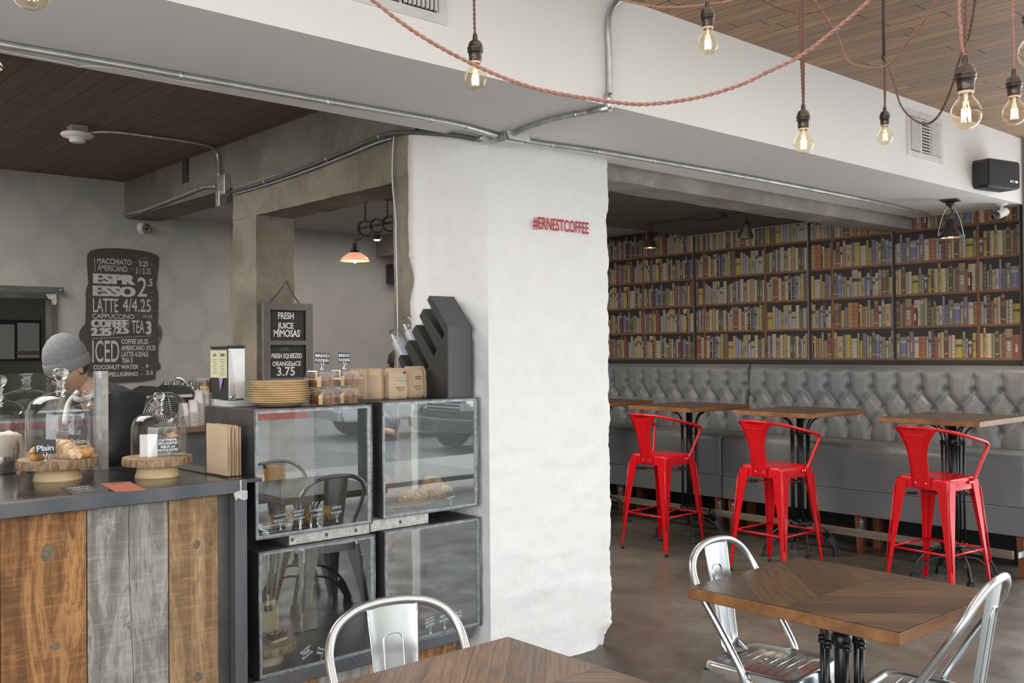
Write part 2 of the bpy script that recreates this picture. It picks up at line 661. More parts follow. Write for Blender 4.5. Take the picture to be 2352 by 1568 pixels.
M_weld = simple('ground_weld', (0.62, 0.60, 0.56), 0.4, 0.8, col2=(0.45, 0.43, 0.4), ns=40, bump=0.3)

# ---------------------------------------------------------------- the setting
def sbox(name, m, *a, bev=0):
    return struct(MB().box(*a).build(name, m, bev=bev))

XW = 7.60        # face of the wall with the bookshelf paper
YB = 8.45        # back wall
YF = -1.6        # shop front
sbox('floor', M_floor, -2.6, 8.4, YF - 0.1, 9.0, -0.12, 0.0)
sbox('ceiling', M_ceil_front, -2.6, 8.2, YF - 0.1, 2.82, 3.12, 3.2)
sbox('ceiling', M_ceil_back, -2.6, 3.12, 3.58, 9.0, 3.08, 3.2)
sbox('ceiling', M_ceil_back, 3.36, 7.9, 5.98, 9.0, 2.84, 2.95)
wb = MB().box(2.512, 4.05, YB, YB + 0.12, 0, 3.2).box(-2.6, 1.55, YB, YB + 0.12, 0, 3.2).box(1.55, 2.512, YB, YB + 0.12, 2.08, 3.2)
struct(wb.build('wall_back', M_wallpaper, recenter=False))
sbox('wall_back', M_grey_wall, 4.05, 8.0, YB, YB + 0.12, 0, 3.2)
sbox('wall_left', M_white_paint, -2.72, -2.6, 2.3, 9.0, 0, 3.2)
sbox('wall_left', M_white_paint, -2.72, -2.6, YF, 2.3, 2.9, 3.2)
sbox('wall_front', M_white_paint, -2.7, 8.2, YF - 0.14, YF, 2.98, 3.2)
sbox('wall_right', M_grey_wall, XW, XW + 0.2, 2.85, 9.0, 0, 3.2)
sbox('wall_right', M_white_paint, 8.0, 8.2, YF, 2.70, 2.98, 3.2)

# soffit: the big white duct casing across the room
S = MB()
S.box(-2.6, XW, 2.80, 3.66, 2.64, 3.2)
struct(S.build('trim_1', M_white_paint))

# concrete beam running back along the left opening, its lower lip and post
def rough_box(x0, x1, y0, y1, z0, z1, amp=0.006, step=0.05, seed=0.0, faces='xXyYzZ', freq=6, ribs=None):
    """box whose faces are gridded and pushed about a little"""
    mb = MB()
    nx, ny, nz = (max(1, int((b - a) / step)) for a, b in ((x0, x1), (y0, y1), (z0, z1)))
    def d(p, n):
        q = Vector(p) * freq + Vector((seed, seed * 1.7, 0))
        k = (noise.noise(q) + 0.5 * noise.noise(q * 2.7)) * amp
        if ribs:
            k += ribs(p)
        return k
    def pv(p):
        # displacement away from the box centre on every side that the vertex touches
        o = Vector(p)
        k = d(p, None)
        for i, (a, b) in enumerate(((x0, x1), (y0, y1), (z0, z1))):
            if i == 2:
                continue
            if abs(p[i] - a) < 1e-6:
                o[i] -= k
            elif abs(p[i] - b) < 1e-6:
                o[i] += k
        if abs(p[2] - z0) < 1e-6 and z0 > 0.1:
            o[2] -= k
        return o
    L = lambda a, b, t: a + (b - a) * t
    if 'x' in faces: mb.grid(ny, nz, lambda s, t: pv((x0, L(y0, y1, s), L(z0, z1, t))), flip=True)
    if 'X' in faces: mb.grid(ny, nz, lambda s, t: pv((x1, L(y0, y1, s), L(z0, z1, t))))
    if 'y' in faces: mb.grid(nx, nz, lambda s, t: pv((L(x0, x1, s), y0, L(z0, z1, t))))
    if 'Y' in faces: mb.grid(nx, nz, lambda s, t: pv((L(x0, x1, s), y1, L(z0, z1, t))), flip=True)
    if 'z' in faces: mb.grid(nx, ny, lambda s, t: pv((L(x0, x1, s), L(y0, y1, t), z0)), flip=True)
    if 'Z' in faces: mb.grid(nx, ny, lambda s, t: pv((L(x0, x1, s), L(y0, y1, t), z1)))
    return mb


b = rough_box(3.085, 3.385, 3.66, YB, 2.765, 3.2, 0.004, 0.06, 3)
struct(b.build('trim_2', M_conc_beam))
b = rough_box(3.06, 3.345, 4.396, 6.34, 2.525, 2.762, 0.006, 0.04, 5)
struct(b.build('trim_3', M_conc_post))
b = rough_box(3.062, 3.345, 6.0, 6.345, 0, 2.53, 0.006, 0.04, 9)
struct(b.build('trim_4', M_conc_post))
b = rough_box(3.93, XW + 0.02, 3.68, 3.95, 2.55, 3.0, 0.005, 0.05, 12)
struct(b.build('trim_5', M_conc_light))


# white painted brick pillar; course lines pressed into the faces
def courses(p):
    z = p[2]
    row = z / 0.094
    fr = row - math.floor(row)
    k = -0.0035 * max(0, 1 - abs(fr - 0.5) / 0.12) if z > 0.1 else 0
    h = p[0] + p[1]
    br = (h + (0.11 if int(row) % 2 else 0)) / 0.22
    fb = br - math.floor(br)
    k -= 0.003 * max(0, 1 - abs(fb - 0.5) / 0.05)
    # bricks standing proud or back a little, and the foot worn away
    k += 0.004 * noise.noise(Vector((math.floor(br) * 3.1, math.floor(row) * 1.7, 0.3)))
    if z < 0.12 and p[0] > 3.8:
        k -= 0.05 * (1 - z / 0.12) * min(1, (p[0] - 3.8) / 0.1)
    return k


b = rough_box(3.068, 3.93, 3.61, 4.19, 0, 2.765, 0.007, 0.02, 2, 'xXyY', 9, courses)
struct(b.build('wall_1', M_brick))
# unpainted strip of the pillar, its paint edge ragged
b = rough_box(3.062, 3.93, 4.19, 4.40, 0, 2.80, 0.005, 0.03, 21, 'xXY')
struct(b.build('wall_2', M_conc_post))
# ragged edge of the white paint over the concrete strip
pe = MB()
N = 150
for i in range(N):
    z0, z1 = 2.76 * i / N, 2.76 * (i + 1) / N
    def edge(z):
        k = 0.010 * noise.noise(Vector((z * 9, 1, 0))) + 0.006 * noise.noise(Vector((z * 31, 4, 0)))
        if z < 2.1:
            k -= 0.012 * (1 + noise.noise(Vector((z * 6, 9, 0))))
        if 1.86 < z < 2.10:
            k -= 0.035 * math.sin((z - 1.86) / 0.24 * PI)
        return 4.245 + k
    pe.add([(3.052, 4.170, z0), (3.052, edge(z0), z0), (3.052, edge(z1), z1), (3.052, 4.170, z1),
            (3.066, edge(z0), z0), (3.066, edge(z1), z1), (3.074, 4.09, z0), (3.074, 4.09, z1)], [(0, 3, 2, 1), (1, 2, 5, 4), (6, 7, 3, 0)], smooth=True)
struct(pe.build('trim_6', M_brick))

# dining bay ceilings
sbox('ceiling', M_ceil_dining, 3.35, XW, 3.9, 5.93, 2.71, 2.95)
sbox('ceiling', M_white_paint, 3.35, XW, 5.93, 6.06, 2.80, 2.95)
sbox('ceiling', simple('grey_ceiling', (0.42, 0.41, 0.40), 0.8), 3.36, XW, 5.93, 8.4, 2.80, 2.83)

# baseboard of the bookshelf wall (black) and the black band under the paper
sbox('baseboard_right', M_black, XW - 0.02, XW, 2.86, 8.4, 0, 0.35)
sbox('trim_7', M_black, XW - 0.015, XW, 2.86, 8.4, 1.38, 1.500)
# steel post that ends the wall
sbox('trim_8', simple('grey_steel_post', (0.25, 0.235, 0.22), 0.5, 0.4), 7.50, 7.56, 2.765, 2.80, 0, 3.12)
sbox('trim_9', M_black, 7.565, 7.75, 2.72, 2.845, 0, 3.12)

# doorway in the back wall with a welded steel frame
d = MB()
d.box(2.472, 2.512, YB - 0.05, YB + 0.1, 0, 2.09).box(1.52, 2.472, YB - 0.05, YB + 0.1, 2.055, 2.09).box(1.52, 1.56, YB - 0.05, YB + 0.1, 0, 2.055)
dr = struct(d.build('door_1', M_steel_rust, recenter=False))
dd = MB().box(1.2, 2.563, YB - 0.075, YB - 0.05, 2.103, 2.150)
dd.build('door_track', M_steel_dark, dr)
MB().lathe([(0, 0.012), (0.011, 0.010), (0.013, 0)], 12, M=Matrix.Translation((2.54, YB - 0.075, 2.128)) @ Matrix.Rotation(PI / 2, 4, 'X')).build('bolt', M_steel_edge, dr)
w_ = MB()
w_.prism([(2.43, 2.093), (2.512, 2.096), (2.516, 2.03), (2.505, 2.005), (2.48, 2.01), (2.474, 2.05), (2.45, 2.055)], 'y', YB - 0.054, YB - 0.048)
w_.build('weld', M_weld, dr)
# dim store room behind the doorway
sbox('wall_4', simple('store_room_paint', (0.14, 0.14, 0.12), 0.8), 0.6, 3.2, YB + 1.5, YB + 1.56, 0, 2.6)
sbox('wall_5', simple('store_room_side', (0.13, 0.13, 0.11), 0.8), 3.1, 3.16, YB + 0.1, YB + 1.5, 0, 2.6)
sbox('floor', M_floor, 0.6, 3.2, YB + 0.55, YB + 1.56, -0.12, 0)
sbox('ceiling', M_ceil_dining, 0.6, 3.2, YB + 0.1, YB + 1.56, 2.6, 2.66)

# shop front windows: frames only show in reflections
def window(n, x0, x1, z0, z1, y):
    fr = MB()
    t = 0.05
    fr.box(x0, x1, y - 0.03, y + 0.03, z0, z0 + t).box(x0, x1, y - 0.03, y + 0.03, z1 - t, z1)
    fr.box(x0, x0 + t, y - 0.03, y + 0.03, z0 + t, z1 - t).box(x1 - t, x1, y - 0.03, y + 0.03, z0 + t, z1 - t)
    o = struct(fr.build('window_%d' % n, M_steel_dark, recenter=False))
    MB().box(x0 + t, x1 - t, y - 0.004, y + 0.004, z0 + t, z1 - t).build('pane', M_pane, o)
M_pane = thin_glass('window_glass', (0.97, 0.98, 0.98), 0.8)
for k in range(4):
    window(k + 1, -0.8 + k * 2.2, -0.8 + (k + 1) * 2.2, 0.1, 2.95, YF)
# ---------------------------------------------------------------- bookshelf wallpaper: printed panels, flat on the wall
def book_paper():
    R = random.Random(11)
    pal = [(.36, .29, .19), (.30, .25, .17), (.42, .35, .24), (.24, .17, .11), (.13, .09, .065), (.09, .07, .055), (.10, .12, .075), (.17, .18, .10),
           (.20, .20, .28), (.14, .14, .23), (.25, .26, .31), (.30, .20, .08), (.33, .25, .06), (.30, .11, .06), (.21, .07, .05), (.11, .05, .045),
           (.34, .31, .27), (.26, .24, .21), (.16, .12, .17), (.38, .27, .14), (.40, .35, .27), (.22, .13, .07), (.29, .30, .26), (.45, .33, .10)]
    dark = (.012, .010, .008)
    shelf = (.20, .085, .028)
    shelf_lo = (.07, .03, .014)
    root = thing('bookshelf_wallpaper', 'photographic wallpaper of old books on wooden shelves above the grey banquette', 'wallpaper', (XW, 4.6, 1.503))
    X = lambda k: -0.004 - 0.0006 * k
    # one printed repeat per row, reused with offsets, as on the real paper
    rows = []
    for r in range(6):
        L, y = [], 0.0
        while y < 1.22:
            wd = R.choice([.018, .022, .025, .028, .032, .036, .042, .055])
            L.append((y, wd, R.uniform(.66, .90) if R.random() < .8 else R.uniform(.55, .7), R.choice(pal), R.random(), R.random(), R.choice(pal)))
            y += wd + R.uniform(0, .002)
        rows.append(L)
    def panel(ya, yb, z0, pitch, top, posts, phase):
        mb = MB()
        def q(y0, y1, za, zb, k, c):
            y0, y1, zb = max(y0, ya), min(y1, yb), min(zb, top)
            if y1 - y0 < .001 or zb - za < .001:
                return
            mb.add([(X(k), y0 - 4.6, za - 1.503), (X(k), y1 - 4.6, za - 1.503), (X(k), y1 - 4.6, zb - 1.503), (X(k), y0 - 4.6, zb - 1.503)], [(0, 3, 2, 1)], col=c)
        q(ya, yb, z0, top, 0, dark)
        k = 0
        z = z0
        while z < top:
            q(ya, yb, z, z + .017, 3, shelf)
            q(ya, yb, z - .004, z, 3, shelf_lo)
            y = ya - ((phase + k * .43) % 1.2)
            base = z + .017
            while y < yb:
                L = rows[(k * 5 + phase_i[0]) % 6]
                for (yy, wd, h, c, t1, t2, c2) in L:
                    a, b_ = y + yy, y + yy + wd
                    if b_ < ya or a > yb:
                        continue
                    hh = min(1, h * 1.06) * (pitch - .018)
                    g = .40 + .26 * t2
                    cc = c
                    q(a, b_, base, base + hh, 1, cc)
                    q(b_ - .0035, b_, base, base + hh, 2, tuple(v * .35 for v in cc))
                    q(a + wd * .3, a + wd * .5, base, base + hh, 2, tuple(min(1, v * 1.25) for v in cc))
                    if t1 < .45:      # title label
                        zl = base + hh * (.55 + .25 * t2)
                        q(a + .002, b_ - .003, zl, zl + hh * .13, 3, tuple(v * .4 for v in c2) if t2 < .5 else c2)
                    if t1 < .3:
                        q(a + .002, b_ - .003, base + hh * .12, base + hh * .16, 3, (.40, .32, .14))
                        q(a + .002, b_ - .003, base + hh * .9, base + hh * .93, 3, (.40, .32, .14))
                    elif t1 > .7:     # raised bands
                        for e in range(5):
                            zb_ = base + hh * (.15 + .17 * e)
                            q(a + .002, b_ - .003, zb_, zb_ + .004, 3, (.33, .25, .12) if t2 > .5 else tuple(v * .45 for v in cc))
                    if .3 < t1 < .5:  # lettering ticks up the spine
                        e = 0
                        while e < 8:
                            zb_ = base + hh * (.25 + .04 * e)
                            q(a + wd * .35, a + wd * (.5 + .2 * ((e * 7 + int(t2 * 9)) % 3) / 2), zb_, zb_ + .005, 4, (.62, .58, .48) if sum(cc) < .6 else (.06, .045, .03))
                            e += 1
                y += 1.2
            for p in posts:
                q(p - .009, p + .009, z, z + pitch, 4, shelf)
                q(p + .009, p + .013, z, z + pitch, 4, shelf_lo)
            z += pitch
            k += 1
            phase_i[0] += 1
        mb.build('panel', M_print, root)
        mb2 = MB().box(-0.009, 0, yb - 4.6 - .012, yb - 4.6 + .012, 0, top - 1.503)
        mb2.build('seam_strip', M_black, root)
    phase_i = [0]
    panel(2.862, 3.829, 1.503, .2575, 2.70, [3.16], .0)
    panel(3.851, 4.598, 1.503, .2575, 2.70, [4.38], .5)
    panel(4.622, 5.843, 1.503, .2575, 2.70, [5.05, 5.73], .2)
    panel(5.867, 7.9, 1.503, .2575, 2.80, [6.49, 7.2], .7)
    return root


M_print = attr_mat('book_print', 0.6, 160, 0.5, (1, 1, 0.5), bump=0.0, dark=0.2)
book_paper()

# ---------------------------------------------------------------- banquette
def leather():
    m, t, b = nt('grey_leather')
    setup(b, (0.15, 0.16, 0.165), 0.38, spec=0.45)
    v = coords(t)
    f = noisen(t, v, 2.5, 4)
    t.links.new(ramp(t, f, [(0.35, (0.155, 0.163, 0.168)), (0.65, (0.135, 0.143, 0.148))]), b.inputs['Base Color'])
    bumpn(t, b, noisen(t, v, 300, 2), 0.06, 0.001)
    return m


M_leather = leather()
M_leg_wood = wood('bench_leg_wood', (0.33, 0.15, 0.06), (0.24, 0.10, 0.04), (0.13, 0.055, 0.022), axis=2)
M_rail_wood = wood('weathered_rail', (0.30, 0.26, 0.21), (0.21, 0.18, 0.145), (0.13, 0.11, 0.09), axis=1)
BY0 = 4.373 + 0.205 * 0     # a button column of the top row
DY, ZR = 0.2035, (1.272, 1.122, 0.966)


def tuft(y, z):
    """depth of the padding at y, z"""
    u = (y - BY0) / DY
    h = 0.0
    def groove(dist, wdt):
        return math.exp(-(dist / wdt) ** 2)
    g = 0.0
    if z >= ZR[0]:
        du = abs(u - round(u)) * DY
        g = groove(du, 0.014) * min(1, 1.0)
        fold = du / DY * 2
        top = (z - ZR[0]) / 0.17
        body = min(1, du / (DY * .30)) ** .6
    elif z <= ZR[2]:
        du = abs(u - round(u)) * DY
        g = groove(du, 0.014)
        body = min(1, du / (DY * .30)) ** .6
    else:
        # diagonal creases between staggered buttons
        if z > ZR[1]:
            t = (ZR[0] - z) / (ZR[0] - ZR[1])
        else:
            t = 1 - (ZR[1] - z) / (ZR[1] - ZR[2])
        a = abs(u - round(u))               # 0 at top-row columns, .5 between
        # slightly S-shaped creases
        tt = t * t * (3 - 2 * t)
        d1 = abs(a - 0.5 * tt) * DY * 0.6
        g = groove(d1, 0.013)
        body = min(1.0, (d1 / (DY * 0.20))) ** 0.6
    if z > 1.36:
        f_ = min(1, (z - 1.36) / .06)
        body = body * (1 - f_) + .85 * f_
        g *= 1 - .6 * f_
    # button dimples
    bd = 9
    for k, zz in enumerate(ZR):
        uo = 0.5 if k == 1 else 0.0
        dy = (u - uo - round(u - uo)) * DY
        bd = min(bd, math.hypot(dy, z - zz))
    return 0.030 * body - 0.006 * g - 0.03 * math.exp(-(bd / 0.026) ** 2)


def bench_section(name_label, y0, y1, button_rows=True, end=False):
    root = thing('banquette', name_label, 'bench', (7.2, (y0 + y1) / 2, 0))
    L = lambda y: y - (y0 + y1) / 2
    mb = MB()
    ny, nz = int((y1 - y0) / 0.0095), 62
    zt, zb = 1.462, 0.80
    def back(s, t):
        y = y0 + (y1 - y0) * s
        z = zb + (zt - zb) * t
        x = 7.455 + 0.055 * t
        e = min(1, min(y - y0, y1 - y) / 0.035)
        e = math.sqrt(max(0, 1 - (1 - e) ** 2))
        k = tuft(y, z) * (0.3 + 0.7 * e)
        tr = (z - 1.39) / (zt - 1.39)
        if tr > 0:
            k -= 0.07 * (1 - math.sqrt(max(0, 1 - tr * tr)))
        return (x - k - 0.045 * e + 0.02 - 7.2, L(y), z)
    mb.grid(ny, nz, back, flip=False)
    # top roll and back of the cushion
    n0 = len(mb.v)
    mb.grid(ny, 1, lambda s, t: ((7.52 - 0.0 + 0.055 * t - 7.2) if t else back(s, 1)[0], L(y0 + (y1 - y0) * s), zt - 0.004 * t))
    mb.box(7.50 - 7.2, 7.58 - 7.2, L(y0 + .004), L(y1 - .004), 0.5, zt - 0.003)
    mb.build('backrest', M_leather, root)
    bt = MB()
    yy = BY0 - 12 * DY
    while yy < y1:
        for k, zz in enumerate(ZR):
            y = yy + (DY / 2 if k == 1 else 0)
            if y0 + .03 < y < y1 - .03:
                x = 7.455 + 0.055 * (zz - zb) / (zt - zb) - tuft(y, zz) - 0.025 - 0.002
                bt.ball((x - 7.2, L(y), zz), 0.0115, 10, 6, (0.6, 1, 1))
        yy += DY
    bt.build('button', M_leather, root)['kind'] = 'stuff'
    # seat: long rounded cushion
    prof = []
    for k in range(9):
        a = PI / 2 * k / 8
        prof.append((7.10 - 0.06 * math.cos(a) + 0.06 - 0.06, 0.80 + 0.055 * math.sin(a)))
    prof = [(7.045, 0.497), (7.043, 0.62), (7.042, 0.74)] + [(7.10 - 0.058 * math.cos(PI / 2 * k / 8), 0.795 + 0.058 * math.sin(PI / 2 * k / 8)) for k in range(9)] + [(7.3, 0.862), (7.47, 0.858), (7.47, 0.497)]
    def endround(s):
        return s
    mb = MB()
    n = len(prof)
    ys = [y0 + 0.0015, y0 + 0.006, y0 + 0.02, y0 + 0.045] + [y0 + 0.045 + (y1 - y0 - 0.09) * k / 12 for k in range(1, 12)] + [y1 - 0.045, y1 - 0.02, y1 - 0.006, y1 - 0.0015]
    vs = []
    for y in ys:
        e = min(y - y0, y1 - y)
        ins = 0.022 * (1 - math.sqrt(max(0, 1 - (1 - min(1, e / 0.045)) ** 2)))
        for (x, z) in prof:
            vs.append((x + (ins if x < 7.4 else 0) - 7.2, L(y), z - (ins if z > 0.78 else 0)))
    fs = [(i * n + k, i * n + k + 1, (i + 1) * n + k + 1, (i + 1) * n + k) for i in range(len(ys) - 1) for k in range(n - 1)]
    mb.add(vs, fs, smooth=True)
    mb.add(vs[:n], [tuple(range(n))]).add(vs[-n:], [tuple(range(n))[::-1]])
    mb.build('seat', M_leather, root)
    mb = MB()
    mb.box(7.05 - 7.2, 7.47 - 7.2, L(y0 + .003), L(y1 - .003), 0.295, 0.494)
    mb.build('valance', M_leather, root, bev=0.008)
    for y in ([y1 - 0.07, (y0 + y1) / 2, y0 + 0.06] if y1 - y0 > 2 else [y1 - 0.1, y0 + 0.06]):
        lg = MB()
        lg.add([(7.085 - 7.2, L(y) - .035, .295), (7.155 - 7.2, L(y) - .035, .295), (7.155 - 7.2, L(y) + .035, .295), (7.085 - 7.2, L(y) + .035, .295),
                (7.095 - 7.2, L(y) - .022, 0), (7.14 - 7.2, L(y) - .022, 0), (7.14 - 7.2, L(y) + .022, 0), (7.095 - 7.2, L(y) + .022, 0)],
               [(3, 2, 1, 0), (4, 5, 6, 7), (0, 1, 5, 4), (1, 2, 6, 5), (2, 3, 7, 6), (3, 0, 4, 7)])
        lg.build('leg', M_leg_wood, root)
        lg = MB()
        lg.box(7.36 - 7.2, 7.42 - 7.2, L(y) - .03, L(y) + .03, 0, .295)
        lg.build('leg', M_leg_wood, root)
        # steel bracket carrying the foot rail
        br = MB().box(6.955 - 7.2, 7.085 - 7.2, L(y) - .03, L(y) - .022, .165, .205).box(7.06 - 7.2, 7.085 - 7.2, L(y) - .05, L(y) - .02, .15, .27)
        bo = br.build('bracket', M_steel_edge, root)
        for zz in (.25, .165):
            MB().ball((7.056 - 7.2, L(y) - .035, zz), 0.009, 8, 5).build('bolt', M_galv, bo)
    MB().box(6.925 - 7.2, 6.96 - 7.2, L(y0 + .06), L(y1 - .02), .158, .212).build('foot_rail', M_rail_wood, root, bev=.002)
    return root


bench_section('grey buttoned leather banquette under the book wallpaper, long right-hand run reaching the frame edge', 2.62, 5.150)
bench_section('grey buttoned leather banquette section nearer the white pillar, behind the farthest red stools', 5.162, 7.6)

# ---------------------------------------------------------------- iron table bases and wooden tops
M_iron = simple('black_cast_iron', (0.016, 0.017, 0.019), 0.32, 0.3, spec=0.6)
M_top = attr_mat('table_planks', 0.36, 6, 0.8, (1, 16, 1), bump=0.5, coord='UV', dark=0.25)
M_top_edge = wood('table_edge_wood', (0.38, 0.22, 0.10), (0.27, 0.15, 0.065), (0.13, 0.07, 0.033), axis=0, grain=10, stretch=0.15)
M_top_edge2 = wood('table_edge_dark_wood', (0.36, 0.21, 0.095), (0.26, 0.145, 0.065), (0.13, 0.07, 0.035), axis=1, grain=10, stretch=0.15)


def clip(poly, a, b, c):
    """keep a*x+b*y<=c"""
    out = []
    for i in range(len(poly)):
        p, q = poly[i], poly[(i + 1) % len(poly)]
        dp, dq = a * p[0] + b * p[1] - c, a * q[0] + b * q[1] - c
        if dp <= 0:
            out.append(p)
        if dp * dq < 0:
            k = dp / (dp - dq)
            out.append((p[0] + (q[0] - p[0]) * k, p[1] + (q[1] - p[1]) * k))
    return out


def tabletop(root, lx, ly, z, th, seed, kind='chevron', ang=0, edge=None, tones=((.150, .088, .045), (.115, .066, .034), (.085, .048, .025), (.135, .082, .044))):
    R = random.Random(seed)
    mb = MB()
    hx, hy = lx / 2, ly / 2
    def plank(poly, dx, dy, c):
        for (a, b, k) in ((1, 0, hx), (-1, 0, hx), (0, 1, hy), (0, -1, hy)):
            if poly:
                poly = clip(poly, a, b, k)
        if not poly or len(poly) < 3:
            return
        off = R.random() * 9
        uv = [((p[0] * dx + p[1] * dy) + off, (-p[0] * dy + p[1] * dx) + off) for p in poly]
        mb.add([(p[0], p[1], z) for p in poly], [tuple(range(len(poly)))], col=c, uvs=[uv])
    pw = 0.105
    g = 0.0012
    if kind == 'chevron':
        n = int((lx + ly) / pw) + 4
        for side in (0, 1):
            for k in range(-n, n):
                g_ = R.uniform(.75, 1.2)
                c = tuple(v * g_ for v in R.choice(tones))
                s = 1 if side == 0 else -1
                a0, a1 = k * pw * 1.414, (k + 1) * pw * 1.414 - g
                ya, yb = (0.0 + g / 2, hy) if side == 0 else (-hy, 0.0 - g / 2)
                # planks lean either way from the middle line
                poly = [(a0 + abs(ya), ya), (a1 + abs(ya), ya), (a1 + abs(yb), yb), (a0 + abs(yb), yb)]
                plank(poly, 0.7071, 0.7071 * s, c)
    else:
        k = -hy
        while k < hy:
            g_ = R.uniform(.78, 1.2)
            c = tuple(v * g_ for v in R.choice(tones))
            plank([(-hx, k), (hx, k), (hx, k + pw - g), (-hx, k + pw - g)], 1, 0, c)
            k += pw
    mb.box(-hx + .001, hx - .001, -hy + .001, hy - .001, z - .004, z - .0015, col=(.03, .02, .012))
    top = mb.build('tabletop', M_top, root)
    e = MB()
    e.box(-hx, hx, -hy, hy, z - th, z - .0025)
    # waney, uneven underside edge
    e.box(-hx - .003, -hx, -hy - .003, hy + .003, z - th + .002, z - .001).box(hx, hx + .003, -hy - .003, hy + .003, z - th + .002, z - .001)
    e.box(-hx, hx, -hy - .003, -hy, z - th + .002, z - .001).box(-hx, hx, hy, hy + .003, z - th + .002, z - .001)
    e.build('edge_band', edge or M_top_edge, top, bev=.0015)
    return top


def iron_base(root, h, spread=0.29, rot=PI / 4):
    col = MB().tube([(0, 0, .26), (0, 0, h - .002)], .026, 14)
    col.lathe([(.03, .26), (.036, .27), (.03, .29)], 14).lathe([(.028, h - .16), (.036, h - .15), (.036, h - .12), (.028, h - .11)], 14)
    col.build('column', M_iron, root)
    for k in range(6):
        a = rot + PI / 3 * k
        c, s = math.cos(a) * .068, math.sin(a) * .068
        rd = MB().tube([(c, s, .262), (c, s, h - .13)], .0088, 8)
        for zz in (.27, h - .135, h - .15):
            rd.lathe([(.0085, zz - .008), (.015, zz - .005), (.015, zz + .005), (.0085, zz + .008)], 10, (c, s, 0))
        # bracket bending out to the top
        e = .075 + .05
        rd.tube(spline([(c, s, h - .13), (c * 1.08, s * 1.08, h - .09), (c * 1.5, s * 1.5, h - .045), (c * 2.1, s * 2.1, h - .022)], 4), .007, 6)
        rd.build('rod', M_iron, root)
    hub = MB()
    hub.lathe([(0.0, .235), (.05, .235), (.085, .25), (.09, .262), (.04, .272), (0.0, .272)], 20)
    for k in range(6):
        a = rot + PI / 3 * k
        hub.lathe([(0, .25), (.02, .25), (.024, .262), (.02, .276), (0, .278)], 10, (math.cos(a) * .068, math.sin(a) * .068, 0))
    hub.lathe([(0, .12), (.02, .125), (.03, .15), (.026, .2), (.04, .236)], 14)
    hub.build('hub', M_iron, root)
    for k in range(4):
        a = rot + PI / 2 * k
        ca, sa = math.cos(a), math.sin(a)
        def P(r, z):
            return (ca * r, sa * r, z)
        lg = MB()
        up = spline([P(.045, .245), P(.12, .235), P(.19, .20), P(.245, .14), P(.28, .06)], 5)
        lo = spline([P(.02, .17), P(.10, .172), P(.16, .155), P(.215, .105), P(.25, .055)], 5)
        lg.tube(up, .0085, 8).tube(lo, .007, 8)
        # thin web between the two rails
        vs = [tuple(p) for p in up] + [tuple(p) for p in lo]
        n = len(up)
        off = Vector((-sa, ca, 0)) * .0022
        vv = [Vector(p) + off for p in vs] + [Vector(p) - off for p in vs]
        fs = []
        st = int(n * .62)
        for i in range(st, n - 1):
            fs.append((i, i + 1, n + i + 1, n + i))
            fs.append((2 * n + i, 3 * n + i, 3 * n + i + 1, 2 * n + i + 1))
        lg.add(vv, fs)
        lo_ = lg.build('leg', M_iron, root)
        ft = MB()
        T = Matrix.Translation(P(.272, 0)) @ Matrix.Rotation(a, 4, 'Z')
        for j in range(5):
            w = .030 - .0022 * j
            ft.box(-w - .002 * j, w - .004 * j, -.022 + .001 * j, .022 - .001 * j, j * .0125, j * .0125 + .009, M=T)
        ft.box(-.024, .020, -.017, .017, 0, .062, M=T)
        ft.build('foot', M_iron, lo_)


def cafe_table(name, label, loc, lx, ly, h, th, seed, kind='chevron', group=None, rz=0, tones=None, edge=None):
    t = thing(name, label, 'table', loc, rz, group)
    kw = {} if tones is None else {'tones': tones}
    tabletop(t, lx, ly, h, th, seed, kind, edge=edge, **kw)
    iron_base(t, h - th)
    return t


darkt = ((.10, .058, .034), (.082, .047, .028), (.066, .038, .023), (.094, .055, .034))
cafe_table('dining_table', 'low wooden cafe table with diagonal planks in the right foreground, between two silver chairs', (3.155, 1.80, 0), .715, .785, .75, .042, 5, 'chevron', rz=0)
lt = cafe_table('dining_table', 'low wooden cafe table cut off by the bottom edge, in front of the display cases', (1.56, 1.80, 0), .72, .76, .75, .042, 9, 'chevron', rz=0,
                tones=((.26, .165, .10), (.22, .135, .08), (.145, .085, .05), (.24, .155, .095)))
bt0 = cafe_table('bar_table', 'tall wooden bar table behind the rightmost red stool', (6.66, 2.955, 0), .76, .67, 1.13, .036, 21, 'straight', 'tall bar tables along the banquette', tones=darkt)
copy_tree(bt0, (6.66, 4.13, 0), -.03, 'tall wooden bar table behind the middle red stool', 'tall bar tables along the banquette')
copy_tree(bt0, (6.65, 5.19, 0), -.05, 'tall wooden bar table behind the red stool nearest the white pillar', 'tall bar tables along the banquette')
copy_tree(bt0, (6.64, 6.24, 0), 0.0, 'farthest bar table, half hidden behind the white pillar', 'tall bar tables along the banquette')

# ---------------------------------------------------------------- red bar stools
M_red = simple('red_powder_coat', (0.60, 0.006, 0.012), 0.27, 0.0, col2=(0.54, 0.005, 0.010), ns=3, spec=0.35, coat=0.12)
M_chrome = simple('bright_screw', (0.75, 0.75, 0.75), 0.2, 0.9)


